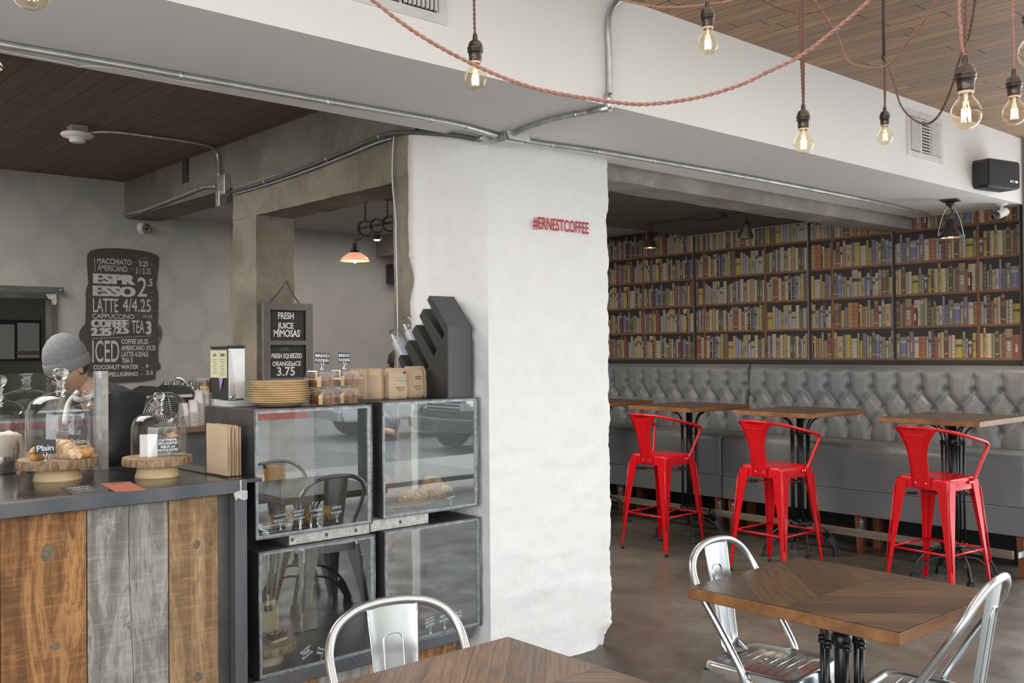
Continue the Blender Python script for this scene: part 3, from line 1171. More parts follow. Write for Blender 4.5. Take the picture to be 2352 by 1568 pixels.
def folded_leg(mb, sx, sy, tx, ty, zt, bx, by, zb, wt, wb, bulge=0.0, t=.004):
    """two thin plates folded round an outside corner, tapering to the foot"""
    n = 8
    vs = []
    for k in range(n + 1):
        f = k / n
        x = tx + (bx - tx) * f
        y = ty + (by - ty) * f
        z = zt + (zb - zt) * f
        w = wt + (wb - wt) * (1 - (1 - f) ** 1.35)
        c = min(.014, w * .35)
        X = lambda a: sx * (x - a)
        Y = lambda a: sy * (y - a)
        loop = [(X(w), Y(0)), (X(c), Y(0)), (X(c * .3), Y(c * .3)), (X(0), Y(c)), (X(0), Y(w)), (X(t), Y(w)), (X(t), Y(c)), (X(c * .45 + t), Y(c * .45 + t)), (X(c), Y(t)), (X(w), Y(t))]
        vs += [(px, py, z) for px, py in loop]
    m = 10
    fs = []
    for k in range(n):
        for j in range(m):
            j2 = (j + 1) % m
            q = (k * m + j, k * m + j2, (k + 1) * m + j2, (k + 1) * m + j)
            fs.append(q if sx * sy > 0 else q[::-1])
    mb.add(vs, fs, smooth=False)
    mb.add(vs[-m:], [tuple(range(m))])


def make_stool():
    s = thing('bar_stool', '', 'stool', (0, 0, 0))
    zt = .765
    seat = MB()
    # dished seat with rolled rim
    def sh(r, z):
        return [(p[0], p[1], z) for p in rrect(-r, r, -r, r, .045 * r / .175, 5)]
    rings = [sh(.181, zt - .075), sh(.180, zt - .012), sh(.177, zt - .003), sh(.170, zt), sh(.158, zt - .002), sh(.12, zt - .009), sh(.05, zt - .011)]
    m = len(rings[0])
    vs = [p for r in rings for p in r]
    fs = [(k * m + j, k * m + (j + 1) % m, (k + 1) * m + (j + 1) % m, (k + 1) * m + j) for k in range(len(rings) - 1) for j in range(m)]
    fs.append(tuple(range(len(vs) - m, len(vs))))
    seat.add(vs, fs, smooth=True)
    seat.build('seat', M_red, s)
    for sx in (-1, 1):
        for sy in (-1, 1):
            lg = MB()
            folded_leg(lg, sx, sy, .184, .184, zt - .02, .238, .238, .025, .085, .022)
            # pressed rib down the corner and long slot plate near the foot
            lg.tube([(sx * .187, sy * .187, .70), (sx * .230, sy * .230, .20)], .0055, 6)
            l = lg.build('leg', M_red, s)
            MB().lathe([(0, 0), (.013, .001), (.014, .03), (.010, .032)], 10, (sx * .229, sy * .229, 0)).build('foot', M_black_plastic, l)
    zs = .295
    k = .184 + (.238 - .184) * (zt - .02 - zs) / (zt - .045) - .008
    c4 = [(-k, -k), (k, -k), (k, k), (-k, k)]
    for i in range(4):
        a, b = c4[i], c4[(i + 1) % 4]
        MB().tube([(a[0], a[1], zs), (b[0], b[1], zs)], .0075, 8).build('stretcher', M_red, s)
    k2 = .185
    for sy in (1, -1):
        r = MB().tube([(-k2, -sy * k2, .645), (k2, sy * k2, .645 + .004 * sy)], .0055, 6).build('cross_rod', M_red, s)
        for q in (-.6, .6):
            MB().tube([(q * k2 - .02, sy * (q * k2 - .02), .645), (q * k2 + .02, sy * (q * k2 + .02), .645)], .010, 8).build('rubber_sleeve', M_black_plastic, r)
    half = [(0.055, -.186, zt - .032), (.085, -.189, zt - .030), (.115, -.195, zt + .0), (.15, -.215, zt + .09), (.185, -.238, zt + .185), (.180, -.243, zt + .213), (.13, -.244, zt + .232),
            (.0, -.238, zt + .262), (-.13, -.205, zt + .295), (-.215, -.14, zt + .315), (-.255, -.06, zt + .322), (-.262, 0, zt + .324)]
    full = half + [(x, -y, z) for x, y, z in half[-2::-1]]
    MB().tube(spline(full, 4), .0115, 10).build('armrest', M_red, s)
    # splat: waisted plate flaring into the rail
    sp = MB()
    n = 14
    vsf, vsb = [], []
    for k in range(n + 1):
        f = k / n
        x = -.186 - .074 * f ** 1.2
        z = zt - .065 + (.324 + .06) * f
        w = .062 + .012 * (1 - f) * 2 * 0 + (.085 * max(0, (f - .45) / .55) ** 2.2) + .004 * math.sin(f * PI)
        w = min(w, .155)
        cx = [(-1, .0), (-.6, 0), (0, 0), (.6, 0), (1, 0)]
        for (q, _) in cx:
            y = q * w
            dx = (abs(y) / .155) ** 2 * .03 * f ** 3
            vsf.append((x + dx, y, z))
            vsb.append((x + dx - .003, y, z))
    m = 5
    F1 = [(k * m + j, k * m + j + 1, (k + 1) * m + j + 1, (k + 1) * m + j) for k in range(n) for j in range(m - 1)]
    N1 = len(vsf)
    F2 = [tuple(N1 + i for i in f[::-1]) for f in F1]
    E = []
    for k in range(n):
        E += [(k * m, (k + 1) * m, N1 + (k + 1) * m, N1 + k * m), (k * m + m - 1, N1 + k * m + m - 1, N1 + (k + 1) * m + m - 1, (k + 1) * m + m - 1)]
    sp.add(vsf + vsb, F1 + F2 + E, smooth=True)
    # embossed outline
    def EP(f, q):
        x = -.186 - .074 * f ** 1.2 - .003
        z = zt - .065 + .384 * f
        w = .062 + (.085 * max(0, (f - .45) / .55) ** 2.2)
        return (x, q * w * .62, z)
    o = [EP(.2, -1), EP(.45, -1), EP(.7, -1), EP(.86, -1.05), EP(.88, -.9), EP(.88, 0), EP(.88, .9), EP(.86, 1.05), EP(.7, 1), EP(.45, 1), EP(.2, 1), EP(.18, .8), EP(.18, -.8)]
    sp.tube(spline(o, 3, True), .0022, 5, closed=True)
    so = sp.build('splat', M_red, s)
    for y in (-.035, .035):
        MB().ball((-.190, y, zt - .035), .0075, 8, 5, (.6, 1, 1)).build('screw', M_chrome, so)
    for sy in (-1, 1):
        for x in (.045, .075):
            MB().ball((x, sy * .197, zt - .032), .007, 8, 5, (1, .6, 1)).build('screw', M_chrome, s)
    return s


st0 = make_stool()
G = 'red metal bar stools at the bar tables'
st0.location = (6.125, 5.055, 0)
st0.rotation_euler = (0, 0, -.02)
tag(st0, 'red metal bar stool with curved armrests nearest the white pillar', 'stool', G)
copy_tree(st0, (6.10, 3.985, 0), -.04, 'middle of the three full red metal bar stools', G)
copy_tree(st0, (6.32, 2.91, 0), -.10, 'rightmost red metal bar stool, in front of the right bar table', G)
copy_tree(st0, (6.02, 6.02, 0), .05, 'red bar stool hidden by the white pillar but for one leg', G)

# ---------------------------------------------------------------- silver metal chairs
def steel_mat():
    m, t, b = nt('galvanised_chair_steel')
    setup(b, (0.66, 0.69, 0.70), 0.24, 0.92)
    v = coords(t, (1, 1, 0.12))
    f = noisen(t, v, 30, 4, 0.6)
    t.links.new(ramp(t, f, [(0.3, (0.56, 0.585, 0.60)), (0.7, (0.60, 0.62, 0.63))]), b.inputs['Base Color'])
    return m


M_chair = steel_mat()


def make_chair():
    c = thing('metal_chair', '', 'chair')
    zt = .455
    seat = MB()
    def sh(kx, z, r=.05, taper=.012):
        out = []
        for (x, y) in rrect(-kx, kx, -kx, kx, r, 6):
            out.append((x, y * (1 + taper * x / .18 * 3), z))
        return out
    rings = [sh(.188, zt - .055), sh(.186, zt - .012), sh(.181, zt - .003), sh(.174, zt), sh(.164, zt - .001), sh(.155, zt - .006), sh(.148, zt - .009), sh(.05, zt - .010, .02)]
    m = len(rings[0])
    vs = [p for r in rings for p in r]
    fs = [(k * m + j, k * m + (j + 1) % m, (k + 1) * m + (j + 1) % m, (k + 1) * m + j) for k in range(len(rings) - 1) for j in range(m)]
    fs.append(tuple(range(len(vs) - m, len(vs))))
    seat.add(vs, fs, smooth=True)
    # shallow pressed ribs
    so = seat.build('seat', M_chair, c)
    rb = MB()
    for k in range(7):
        x = -.105 + .035 * k
        rb.tube([(x, -.13, zt - .0115), (x, .13, zt - .0115)], .0035, 6)
    rb.build('pressed_ribs', M_chair, so)
    hl = MB()
    for (x, y) in ((-.03, -.04), (-.03, .0), (-.03, .04), (0, -.02), (0, .02), (.03, -.04), (.03, 0), (.03, .04)):
        hl.lathe([(0, 0), (.005, 0)], 8, (x, y, zt - .0078))
    hl.build('drain_holes', M_black, so)
    for sx in (-1, 1):
        for sy in (-1, 1):
            lg = MB()
            folded_leg(lg, sx, sy, .184, .184, zt - .03, .222, .218, .0, .10, .026)
            lg.tube([(sx * .190, sy * .190, .36), (sx * .216, sy * .213, .08)], .009, 8)
            lg.build('leg', M_chair, c)
    half = [(-.0, -.192, zt - .045), (-.015, -.199, zt + .01), (-.085, -.203, zt + .125), (-.165, -.210, zt + .25), (-.20, -.204, zt + .31), (-.222, -.175, zt + .36),
            (-.235, -.12, zt + .393), (-.242, -.06, zt + .406), (-.244, 0, zt + .409)]
    full = half + [(x, -y, z) for x, y, z in half[-2::-1]]
    MB().tube(spline(full, 5), .0135, 12).build('backrest_hoop', M_chair, c)
    fl = MB()
    for sy in (-1, 1):       # flattened lugs riveted to the seat sides
        fl.ball((.0, sy * .194, zt - .035), .018, 10, 6, (1.3, .35, 1))
    fl.build('hoop_lug', M_chair, c)
    sp = MB()
    n = 16
    vsf, vsb = [], []
    qs = [-1, -.75, -.45, 0, .45, .75, 1]
    def SP(f, q, off=0.0):
        if f < .12:
            x = -.135 - .045 * math.sin(f / .12 * PI / 2)
            z = zt - .002 + .04 * (1 - math.cos(f / .12 * PI / 2))
        else:
            g = (f - .12) / .88
            x = -.180 - .058 * g
            z = zt + .038 + .362 * g
        w = .055 + .024 * f
        dish = .006 * (1 - abs(q))
        return (x - off - dish + (.006 if abs(q) > .99 else 0), q * w, z)
    for k in range(n + 1):
        for q in qs:
            vsf.append(SP(k / n, q))
            vsb.append(SP(k / n, q, .002))
    m = len(qs)
    F1 = [(k * m + j, k * m + j + 1, (k + 1) * m + j + 1, (k + 1) * m + j) for k in range(n) for j in range(m - 1)]
    N1 = len(vsf)
    F2 = [tuple(N1 + i for i in f[::-1]) for f in F1]
    sp.add(vsf + vsb, F1 + F2, smooth=True)
    for off in (-.0015, .0045):
        o = [SP(.10, -.48, off), SP(.4, -.46, off), (SP(.72, -.42, off)), SP(.78, -.36, off), SP(.80, -.2, off), SP(.80, .2, off), SP(.78, .36, off), SP(.72, .42, off), SP(.4, .46, off), SP(.10, .48, off)]
        sp.tube(spline(o, 3), .0030, 6)
    sp.tube([SP(k / 10, -1, .001) for k in range(11)], .0028, 6).tube([SP(k / 10, 1, .001) for k in range(11)], .0028, 6)
    sp.build('splat', M_chair, c)
    return c


ch0 = make_chair()
G = 'silver metal chairs at the low tables'
def put_chair(o, p, yaw, label, first=False):
    if first:
        o.location = (p[0], p[1], 0)
        o.rotation_euler = (0, 0, yaw)
        return tag(o, label, 'chair', G)
    return copy_tree(o, (p[0], p[1], 0), yaw, label, G)
put_chair(ch0, (3.105, 2.055), math.radians(-85), 'silver metal chair with hoop back on the far left side of the right table', True)
put_chair(ch0, (3.175, 1.525), math.radians(97), 'silver metal chair seen side-on at the bottom right corner')
put_chair(ch0, (1.60, 2.16), math.radians(-102), 'silver metal chair in front of the glass display cases, behind the left table')
# ---------------------------------------------------------------- conduits on the soffit
ZS = 2.64
def pipe(name, label, pts, r, m, straps=(), cat='conduit', n=10, parent=None):
    root = thing(name, label, cat, pts[0])
    o = Vector(pts[0])
    loc = [Vector(p) - o for p in pts]
    MB().tube(loc, r, n).build('pipe', m, root)
    for (k, f) in straps:
        a, b = loc[k], loc[k + 1]
        p = a + (b - a) * f
        t = (b - a).normalized()
        MB().tube([p - t * .006, p + t * .006], r + .0025, n).build('strap', M_galv, root)
    return root


A_ = lambda u, v, dz=0.014: at(u, v, z=ZS - dz)
jb = A_(1165, 316)
pts = [A_(-80, 86), A_(0, 101), A_(300, 153), A_(649, 215), A_(948, 267), A_(1050, 286), A_(1100, 299), A_(1143, 312)]
pipe('conduit', 'long steel conduit under the white soffit, running from the left edge to the junction box', spline(pts, 4), .0125, M_galv, [(9, .3), (13, .2), (17, .1), (21, .2)])
pts = [A_(1200, 322, .012), A_(1260, 332), A_(1400, 352), A_(1750, 413), A_(2000, 462), A_(2105, 487), A_(2135, 497)]
pipe('conduit', 'long steel conduit under the white soffit, running right to the bookshelf wall', spline(pts, 4), .0125, M_galv_dull, [(4, .3), (7, .5), (9, .2), (11, .5), (13, .5), (17, .3)])
pts = [A_(1178, 309), A_(1215, 292), A_(1290, 270), A_(1368, 256)]
y0 = 2.80 - .014
elb = at(1398, 243, y=y0)
pipe('conduit', 'short steel conduit from the junction box to the elbow at the soffit edge', spline(pts, 4) + [Vector((elb.x, 2.86, ZS - .014))], .0125, M_galv_dull, [(9, .6)])
c2 = [elb + Vector((0, -.004, .03)), at(1400, 200, y=y0), at(1399, 120, y=y0), at(1397, 60, y=y0), at(1403, 25, y=y0), at(1420, 2, y=y0), at(1447, -22, y=y0)]
pipe('conduit', 'steel conduit bending up the front of the white soffit', spline(c2, 4), .0125, M_galv, [(1, .5)])
el = MB().ball((elb.x, 2.785, ZS - .002), .02, 12, 8, (.9, 1.2, 1.2)).tube([(elb.x, 2.785, ZS), (elb.x, 2.786, ZS + .045)], .0165, 12).tube([(elb.x, 2.78, ZS - .014), (elb.x, 2.90, ZS - .014)], .0165, 12)
tag(el.build('pipe_elbow', M_galv), 'steel conduit elbow wrapping the lower edge of the soffit', 'pipe fitting')
# junction box and its dangling cover plate
jroot = thing('junction_box', 'square steel junction box above the corner of the white pillar', 'junction box', (jb.x, jb.y, ZS))
MB().box(-.055, .06, -.05, .05, -.045, 0).build('box', M_galv, jroot, bev=.003)
MB().box(-.06, .075, -.06, -.054, -.075, -.015, M=Matrix.Rotation(-.5, 4, 'X')).build('cover_plate', M_white_paint, jroot)
ov = at(1113, 320, y=3.60)
oroot = thing('conduit_fitting', 'oval white conduit cover at the top of the white pillar', 'pipe fitting', ov)
T = Matrix.Translation((0, 0, 0)) @ Matrix.Rotation(PI / 2, 4, 'X') @ Matrix.Scale(1.75, 4, (1, 0, 0))
MB().lathe([(0, .02), (.018, .018), (.022, .010), (.023, -.02)], 20, M=T).build('body', M_galv, oroot)
MB().lathe([(0, .024), (.017, .024), (.020, .018)], 20, M=T).build('cover', M_white_plastic, oroot)
cab = [at(533, 441, x=3.04), at(600, 420, x=3.04), at(700, 385, x=3.035), at(800, 344, x=3.035), at(870, 314, x=3.03), at(905, 306, x=3.03), at(960, 304, x=3.03), at(1040, 310, y=3.62, ), at(1090, 319, y=3.60)]
pipe('grey_cable', 'dark grey cable along the concrete lintel up to the oval cover', spline(cab, 5), .0125, M_dark_cable, [(5, .5), (12, .5), (20, .3)], 'cable')
cab = [at(536, 446, x=3.045), at(600, 428, x=3.045), at(700, 394, x=3.04), at(800, 355, x=3.04), at(860, 330, x=3.04), at(900, 318, x=3.04)]
pipe('grey_cable', 'thinner cable just below the dark one on the concrete lintel', spline(cab, 4), .006, M_galv_dull, [(5, .5)], 'cable')
wc = [at(905, 312, x=3.045), at(903, 340, x=3.045), at(901, 390, x=3.045), at(903, 440, x=3.045), at(909, 500, x=3.045), at(910, 560, x=3.045), at(913, 700, x=3.04), at(914, 860, x=3.04), at(915, 930, x=3.04), at(915, 1100, x=3.045)]
tag(MB().tube(spline(wc, 4), .0042, 6).build('white_cable', M_white_plastic), 'thin white cable hanging down the concrete edge left of the white pillar', 'cable')
# loose white wire painted over beside the long conduit
ww = [A_(-40, 106, .008), A_(0, 115, .008), A_(60, 127, .008), A_(130, 140, .008), A_(162, 147, .008), A_(182, 153, .006), A_(205, 151, .006), A_(290, 160, .006), A_(420, 187, .006), A_(500, 197, .006)]
tag(MB().tube(spline(ww, 4), .004, 6).build('white_wire', M_white_plastic), 'loose white wire on the soffit beside the long conduit at left', 'wire')
# smoke detector and its pipe in the bar ceiling
sd = at(178, 290, z=3.08)
root = thing('smoke_detector', 'white smoke detector on the dark wooden bar ceiling', 'smoke detector', (sd.x, sd.y, 3.08))
MB().box(-.05, .05, -.05, .05, -.045, 0).build('mounting_box', M_galv, root)
MB().lathe([(0, -.045), (.098, -.047), (.103, -.06), (.09, -.072), (.05, -.078), (.05, -.10), (.036, -.108), (0, -.108)], 24).build('sensor_head', M_white_plastic, root)
pv = at(503, 345, x=3.06)
bxp = at(503, 405, x=3.055)
pts = [Vector((sd.x + .05, sd.y, 3.045)), at(260, 303, z=3.065), at(360, 315, z=3.065), at(450, 328, z=3.065), at(485, 338, z=3.06), at(500, 356, x=3.06), bxp]
pipe('conduit', 'thin steel conduit from the smoke detector to the box on the concrete beam', spline(pts, 5), .0095, M_galv, [(9, .3)])
root = thing('junction_box', 'steel junction box on the concrete beam above the post', 'junction box', (3.05, bxp.y, bxp.z - .2))
MB().box(-.012, .04, -.12, .0, .06, .2).box(-.03, .03, -.075, -.015, -.02, .09).build('box', M_galv, root, bev=.004)
pts = [at(286, 492, x=3.065), at(330, 482, x=3.065), at(420, 448, x=3.065), at(465, 430, x=3.065), at(497, 428, x=3.065)]
pipe('conduit', 'grey conduit along the lower edge of the concrete beam at left', spline(pts, 4), .014, M_galv_dull, [(3, .5), (10, .4)])
o = at(427, 392, x=3.08)
tag(MB().box(3.068, 3.086, o.y - .045, o.y + .045, o.z - .09, o.z + .09).build('blank_plate', M_steel_rust), 'dark rectangular metal plate on the concrete beam', 'plate')

# ---------------------------------------------------------------- vents
def vent(label, x0, x1, z0, z1, cores):
    yy = 2.80
    root = thing('air_vent', label, 'vent', ((x0 + x1) / 2, yy, z0), 0, 'air vents on the soffit')
    cx = (x0 + x1) / 2
    f = MB()
    t = .035
    H = z1 - z0
    f.box(x0 - cx, x1 - cx, -.008, 0, 0, t).box(x0 - cx, x1 - cx, -.008, 0, H - t, H).box(x0 - cx, x0 - cx + t, -.008, 0, t, H - t).box(x1 - cx - t, x1 - cx, -.008, 0, t, H - t)
    f.build('frame', M_vent, root)
    xi0, xi1 = x0 - cx + t, x1 - cx - t
    n = len(cores)
    w = (xi1 - xi0) / n
    for k, c in enumerate(cores):
        a, b_ = xi0 + w * k + .006, xi0 + w * (k + 1) - .006
        MB().box(a, b_, -.002, 0, t, H - t).build('duct_opening', M_black if c != 'w' else M_vent, root)
        s = MB()
        if c == 'v' or c == 'w':
            q = 8
            for j in range(q):
                xx = a + (b_ - a) * (j + .5) / q
                s.box(xx - .0045, xx + .0045, -.014, -.003, t + .006, H - t - .006)
        else:
            q = 11
            for j in range(q):
                zz = t + (H - 2 * t) * (j + .5) / q
                s.box(a, b_, -.014, -.003, zz - .004, zz + .003)
        s.build('louvre', M_vent, root)
    MB().box(xi0 + w - .006, xi0 + w + .006, -.012, 0, t, H - t).build('divider', M_vent, root)


vent('white air vent on the front of the soffit near the speaker', 5.735, 6.20, 2.772, 3.055, 'vhw')
vent('white air vent at the top of the soffit near the middle of the photo', 1.62, 2.185, 2.79, 3.08, 'hhv')

# ---------------------------------------------------------------- wall speaker, cameras
sp = at(2292, 402, y=2.60)
root = thing('wall_speaker', 'black speaker on the white soffit at the right edge', 'speaker', (6.80, 2.66, 2.665), math.radians(-12))
bd = MB()
bd.prism([(-.15, 0.0), (.15, 0.0), (.175, .02), (.175, .165), (.15, .19), (-.15, .19), (-.175, .165), (-.175, .02)], 'y', -.0, .13)
bd.build('cabinet', M_black_plastic, root, bev=.006)
MB().prism(rrect(-.165, .165, .012, .178, .02, 4), 'y', -.012, .0).build('grille', M_black, root)
MB().prism(rrect(-.175, .175, .002, .188, .025, 4), 'y', -.006, .012).build('bezel', M_black_plastic, root)
MB().box(.06, .14, -.0145, -.012, .042, .056).build('badge', M_chrome, root)
tx = text_mesh('BOSE', .017, .0006)
MB().add(*tx, M=face_frame((.075, -.0150, .043), (1, 0, 0), (0, 0, 1))).build('badge_lettering', M_black, root)
MB().box(-.02, .02, .13, .16, .05, .14).build('wall_bracket', M_black, root)


def bullet_camera(label, mount, aim, wall_n, body_m, r=.03, ln=.11):
    root = thing('security_camera', label, 'camera', mount)
    wall_n = Vector(wall_n)
    q = wall_n.to_track_quat('Z', 'Y').to_matrix().to_4x4()
    MB().lathe([(0, 0), (r * 1.5, 0), (r * 1.5, .008), (r * .5, .018), (r * .5, .02)], 18, M=q).build('mount', M_white_plastic, root)
    e = wall_n * (r * 2.1)
    MB().tube([wall_n * .01, wall_n * r * 1.2, e], r * .38, 10).build('arm', M_white_plastic, root)
    a = Vector(aim).normalized()
    q2 = a.to_track_quat('Z', 'Y').to_matrix().to_4x4()
    T = Matrix.Translation(e - a * ln * .4 + Vector((0, 0, -r * .2))) @ q2
    MB().lathe([(0, 0), (r * .8, .003), (r, .012), (r, ln * .72)], 18, M=T).build('body', body_m, root)
    h = MB().lathe([(r, ln * .72), (r * 1.02, ln * .74), (r * 1.02, ln), (r * .9, ln + .004), (r * .55, ln), (0, ln - .003)], 18, M=T).build('lens_housing', M_black_plastic, root)
    MB().lathe([(r * .8, ln + .003), (r * .8, ln + .006), (r * .66, ln + .006), (r * .66, ln + .003)], 18, M=T).build('lens_ring', M_galv_dull, h)


mc = at(2312, 477, z=2.64)
bullet_camera('white bullet camera under the right end of the soffit, over the books', (7.34, 2.885, 2.64), (-.80, .35, -.34), (0, 0, -1), M_white_plastic, .031, .135)
cc = at(328, 524, y=YB)
bullet_camera('small security camera with black front on the patterned wall above the menu board', cc, (-.25, -.9, -.25), (0, -1, 0), M_white_plastic, .036, .10)

# ---------------------------------------------------------------- spot lamps
M_bronze = simple('dark_bronze', (0.055, 0.045, 0.038), 0.45, 0.6)
M_bulb_hot = emis('lamp_filament', (1.0, 0.62, 0.28), 38)
M_spot_hot = emis('spot_bulb', (1.0, 0.78, 0.50), 14)
M_reflector = simple('spot_reflector', (0.75, 0.62, 0.45), 0.25, 0.6)


def spot_head(root, R_=Matrix(), r=.075, big=True, k=1.0):
    MB().lathe([(0.012 * k, .02 * k), (.03 * k, .015 * k), (.032 * k, -.035 * k), (.045 * k, -.05 * k), (r * .85, -.085 * k), (r, -.105 * k), (r, -.115 * k), (r * .93, -.112 * k)], 24, M=R_).build('lamp_shade', M_bronze, root)
    MB().lathe([(r * .93, -.112 * k), (r * .7, -.09 * k), (.02 * k, -.075 * k), (0, -.075 * k)], 24, M=R_).build('reflector', M_reflector, root)
    MB().ball((0, 0, -.097 * k), .026 * k, 14, 8, (1, 1, .55), M=R_).build('bulb', M_spot_hot, root)


pp = Vector((6.86, 3.04, ZS))
root = thing('spot_lamp', 'bronze spot lamp hanging in a wire yoke under the right end of the soffit', 'lamp', pp)
MB().box(-.055, .055, -.055, .055, -.012, 0, M=Matrix.Rotation(.2, 4, 'Z')).lathe([(0, -.012), (.03, -.012), (.03, -.04), (.012, -.045), (.012, -.06), (0, -.06)], 14).build('canopy', M_bronze, root)
yk = [(-.03, 0, -.065), (.03, 0, -.065)]
yo = MB()
for s_ in (-1, 1):
    yo.tube(spline([(0, 0, -.062), (s_ * .03, 0, -.066), (s_ * .062, 0, -.14), (s_ * .084, 0, -.235), (s_ * .083, 0, -.25), (s_ * .068, 0, -.252)], 4), .0035, 6)
yo.build('yoke', M_galv_dull, root).rotation_euler = (0, 0, -.85)
MB().tube(spline([(0, 0, -.06), (.01, -.01, -.09), (-.035, .0, -.12), (-.03, 0, -.15), (0, 0, -.145)], 5), .005, 6).build('flex', M_black, root)
spot_head(root, Matrix.Translation((0, 0, -.155)), .078)
lamp('spot_glow', 'SPOT', (pp.x, pp.y, pp.z - .29), 18, (1, .78, .55), .03, aim=(pp.x + .1, pp.y, 0), spot=1.9)

# dining bay track
tr = thing('track_light', 'black ceiling track over the bar tables, seen above the book wallpaper', 'track light', (6.55, 4.95, 2.71))
MB().box(-.018, .018, -.95, .60, -.018, 0).build('track', M_black, tr)
MB().box(-.045, .045, -.22, .04, -.042, 0).build('feed_box', M_black, tr)
def track_head(loc, label, tilt, aim):
    s_ = thing('spot_lamp', label, 'lamp', loc, 0, 'spot lamps on the dining track')
    MB().lathe([(0, 0), (.028, 0), (.028, -.012), (.01, -.02), (.01, -.045), (.018, -.05), (0, -.055)], 12).build('canopy', M_bronze, s_)
    h = MB()
    for q in range(4):
        a = PI / 2 * q + .4
        h.tube(spline([(0, 0, -.05), (.03 * math.cos(a), .03 * math.sin(a), -.058), (.042 * math.cos(a), .042 * math.sin(a), -.10)], 3), .0035, 5)
    h.build('cage', M_bronze, s_)
    spot_head(s_, Matrix.Translation((0, 0, -.10)) @ tilt, .062, k=.9)
    lamp('spot_glow', 'SPOT', Vector(loc) + Vector((0, 0, -.22)), 10, (1, .78, .55), .03, aim=aim, spot=1.8)
track_head((6.55, 5.52, 2.6915), 'dark spot lamp hanging straight down at the left end of the dining track', Matrix(), (6.6, 5.5, 0))
track_head((6.55, 4.52, 2.6915), 'dark spot lamp tilted forwards just under the concrete beam', Matrix.Rotation(.35, 4, 'X') @ Matrix.Rotation(-.3, 4, 'Y'), (5.9, 3.9, 0))

# lamp at the far left edge
lp = at(0, 165, d=4.6)
s_ = thing('spot_lamp', 'bronze spot lamp cut off by the left edge under the bar ceiling', 'lamp', (lp.x - .07, lp.y, lp.z + .12))
MB().tube(spline([(0, 0, .35), (0, 0, .1), (.06, -.03, .12), (.08, -.04, .06), (.03, 0, .02)], 4), .006, 6).build('flex', M_black, s_)
spot_head(s_, Matrix(), .085)
hz = 3.08 - (lp.z + .12)
MB().lathe([(0, hz), (.05, hz), (.05, hz - .02), (0, hz - .02)], 14).tube([(0, 0, hz), (0, 0, .3)], .006, 6).build('canopy', M_bronze, s_)

# pendants in the grey back room
gt = thing('track_light', 'ornate black scrolled track on the ceiling of the grey back room', 'track light', (4.62, 6.85, 2.84))
a0, a1 = at(812, 534, d=7.6), at(925, 505, d=6.9)
def loc_(p): return Vector(p) - Vector((4.62, 6.85, 2.84))
d0, d1 = loc_(at(820, 526, d=6.2)), loc_(at(935, 503, d=5.9))
MB().tube([d0, d1], .008, 6).build('track', M_black, gt)
sc_ = MB()
for (u, v, rr) in ((839, 524, .048), (866, 519, .045), (895, 514, .048)):
    c = loc_(at(u, v, d=6.0))
    for j in range(5):
        ring = []
        for q in range(20):
            a = 2 * PI * q / 20
            ring.append(c + RT * (rr * (1 - .05 * j) * math.cos(a)) + Vector((0, 0, 1)) * (rr * (1 - .05 * (j % 3)) * math.sin(a)) + _f * (j - 2) * .006)
        sc_.tube(ring, .003, 5, closed=True)
e0, e1 = loc_(at(833, 538, d=6.0)), loc_(at(816, 552, d=6.0))
sc_.tube(spline([e0, (e0 + e1) / 2 + Vector((0, 0, -.01)), e1], 4), .008, 6)
for (u, v) in ((839, 510), (890, 502)):
    c = loc_(at(u, v, d=6.0))
    sc_.tube([c, Vector((c.x, c.y, 0))], .005, 6)
sc_.build('scroll_arm', M_bronze, gt)
pc = at(815, 553, d=6.0)
pn = thing('pendant_lamp', 'pendant lamp with glowing peach glass shade in the grey back room', 'lamp', pc)
k = 6.0 / F
cg = MB().tube([(0, 0, 0), (0, 0, -10 * k)], 2.5 * k, 8)
for q in range(4):
    a = PI / 2 * q + .5
    c_, s2 = math.cos(a), math.sin(a)
    cg.tube(spline([(0, 0, -6 * k), (6 * k * c_, 6 * k * s2, -8 * k), (8 * k * c_, 8 * k * s2, -16 * k), (11 * k * c_, 11 * k * s2, -24 * k)], 3), 1.1 * k, 5)
cg.build('cage', M_bronze, pn)
MB().lathe([(0, -10 * k), (4 * k, -11 * k), (4.5 * k, -22 * k), (11 * k, -25 * k), (13.5 * k, -29 * k), (0, -29 * k)], 16).build('socket', M_bronze, pn)
m_, t_, b_ = nt('peach_glass')
setup(b_, (.85, .45, .30), .35)
b_.inputs['Emission Color'].default_value = (1, .42, .25, 1)
b_.inputs['Emission Strength'].default_value = .22
MB().lathe([(13 * k, -27.5 * k), (21 * k, -32 * k), (29 * k, -39 * k), (34 * k, -46.5 * k), (33.3 * k, -46.5 * k), (28.4 * k, -39.6 * k), (20.4 * k, -32.7 * k), (12 * k, -28.4 * k)], 28).build('lamp_shade', m_, pn)
MB().ball((0, 0, -45 * k), 5 * k, 12, 8, (1, 1, 1.3)).build('bulb', emis('warm_bulb', (1, .62, .38), 2), pn)
lamp('pendant_glow', 'POINT', pc + Vector((0, 0, -52 * k)), .9, (1, .7, .45), .04)
pc = at(866, 535, d=5.9)
pn = thing('spot_lamp', 'small black caged spot lamp on the scrolled track in the back room', 'lamp', pc)
cg = MB()
for q in range(6):
    a = PI / 3 * q
    cg.tube([(3 * k * math.cos(a), 3 * k * math.sin(a), 4 * k), (8 * k * math.cos(a), 8 * k * math.sin(a), -7 * k)], 1.1 * k, 5)
cg.build('cage', M_bronze, pn)
MB().lathe([(0, -2 * k), (6 * k, -5 * k), (8 * k, -10 * k), (11 * k, -14 * k), (11 * k, -16 * k), (9 * k, -15.5 * k)], 18).build('lamp_shade', M_bronze, pn)
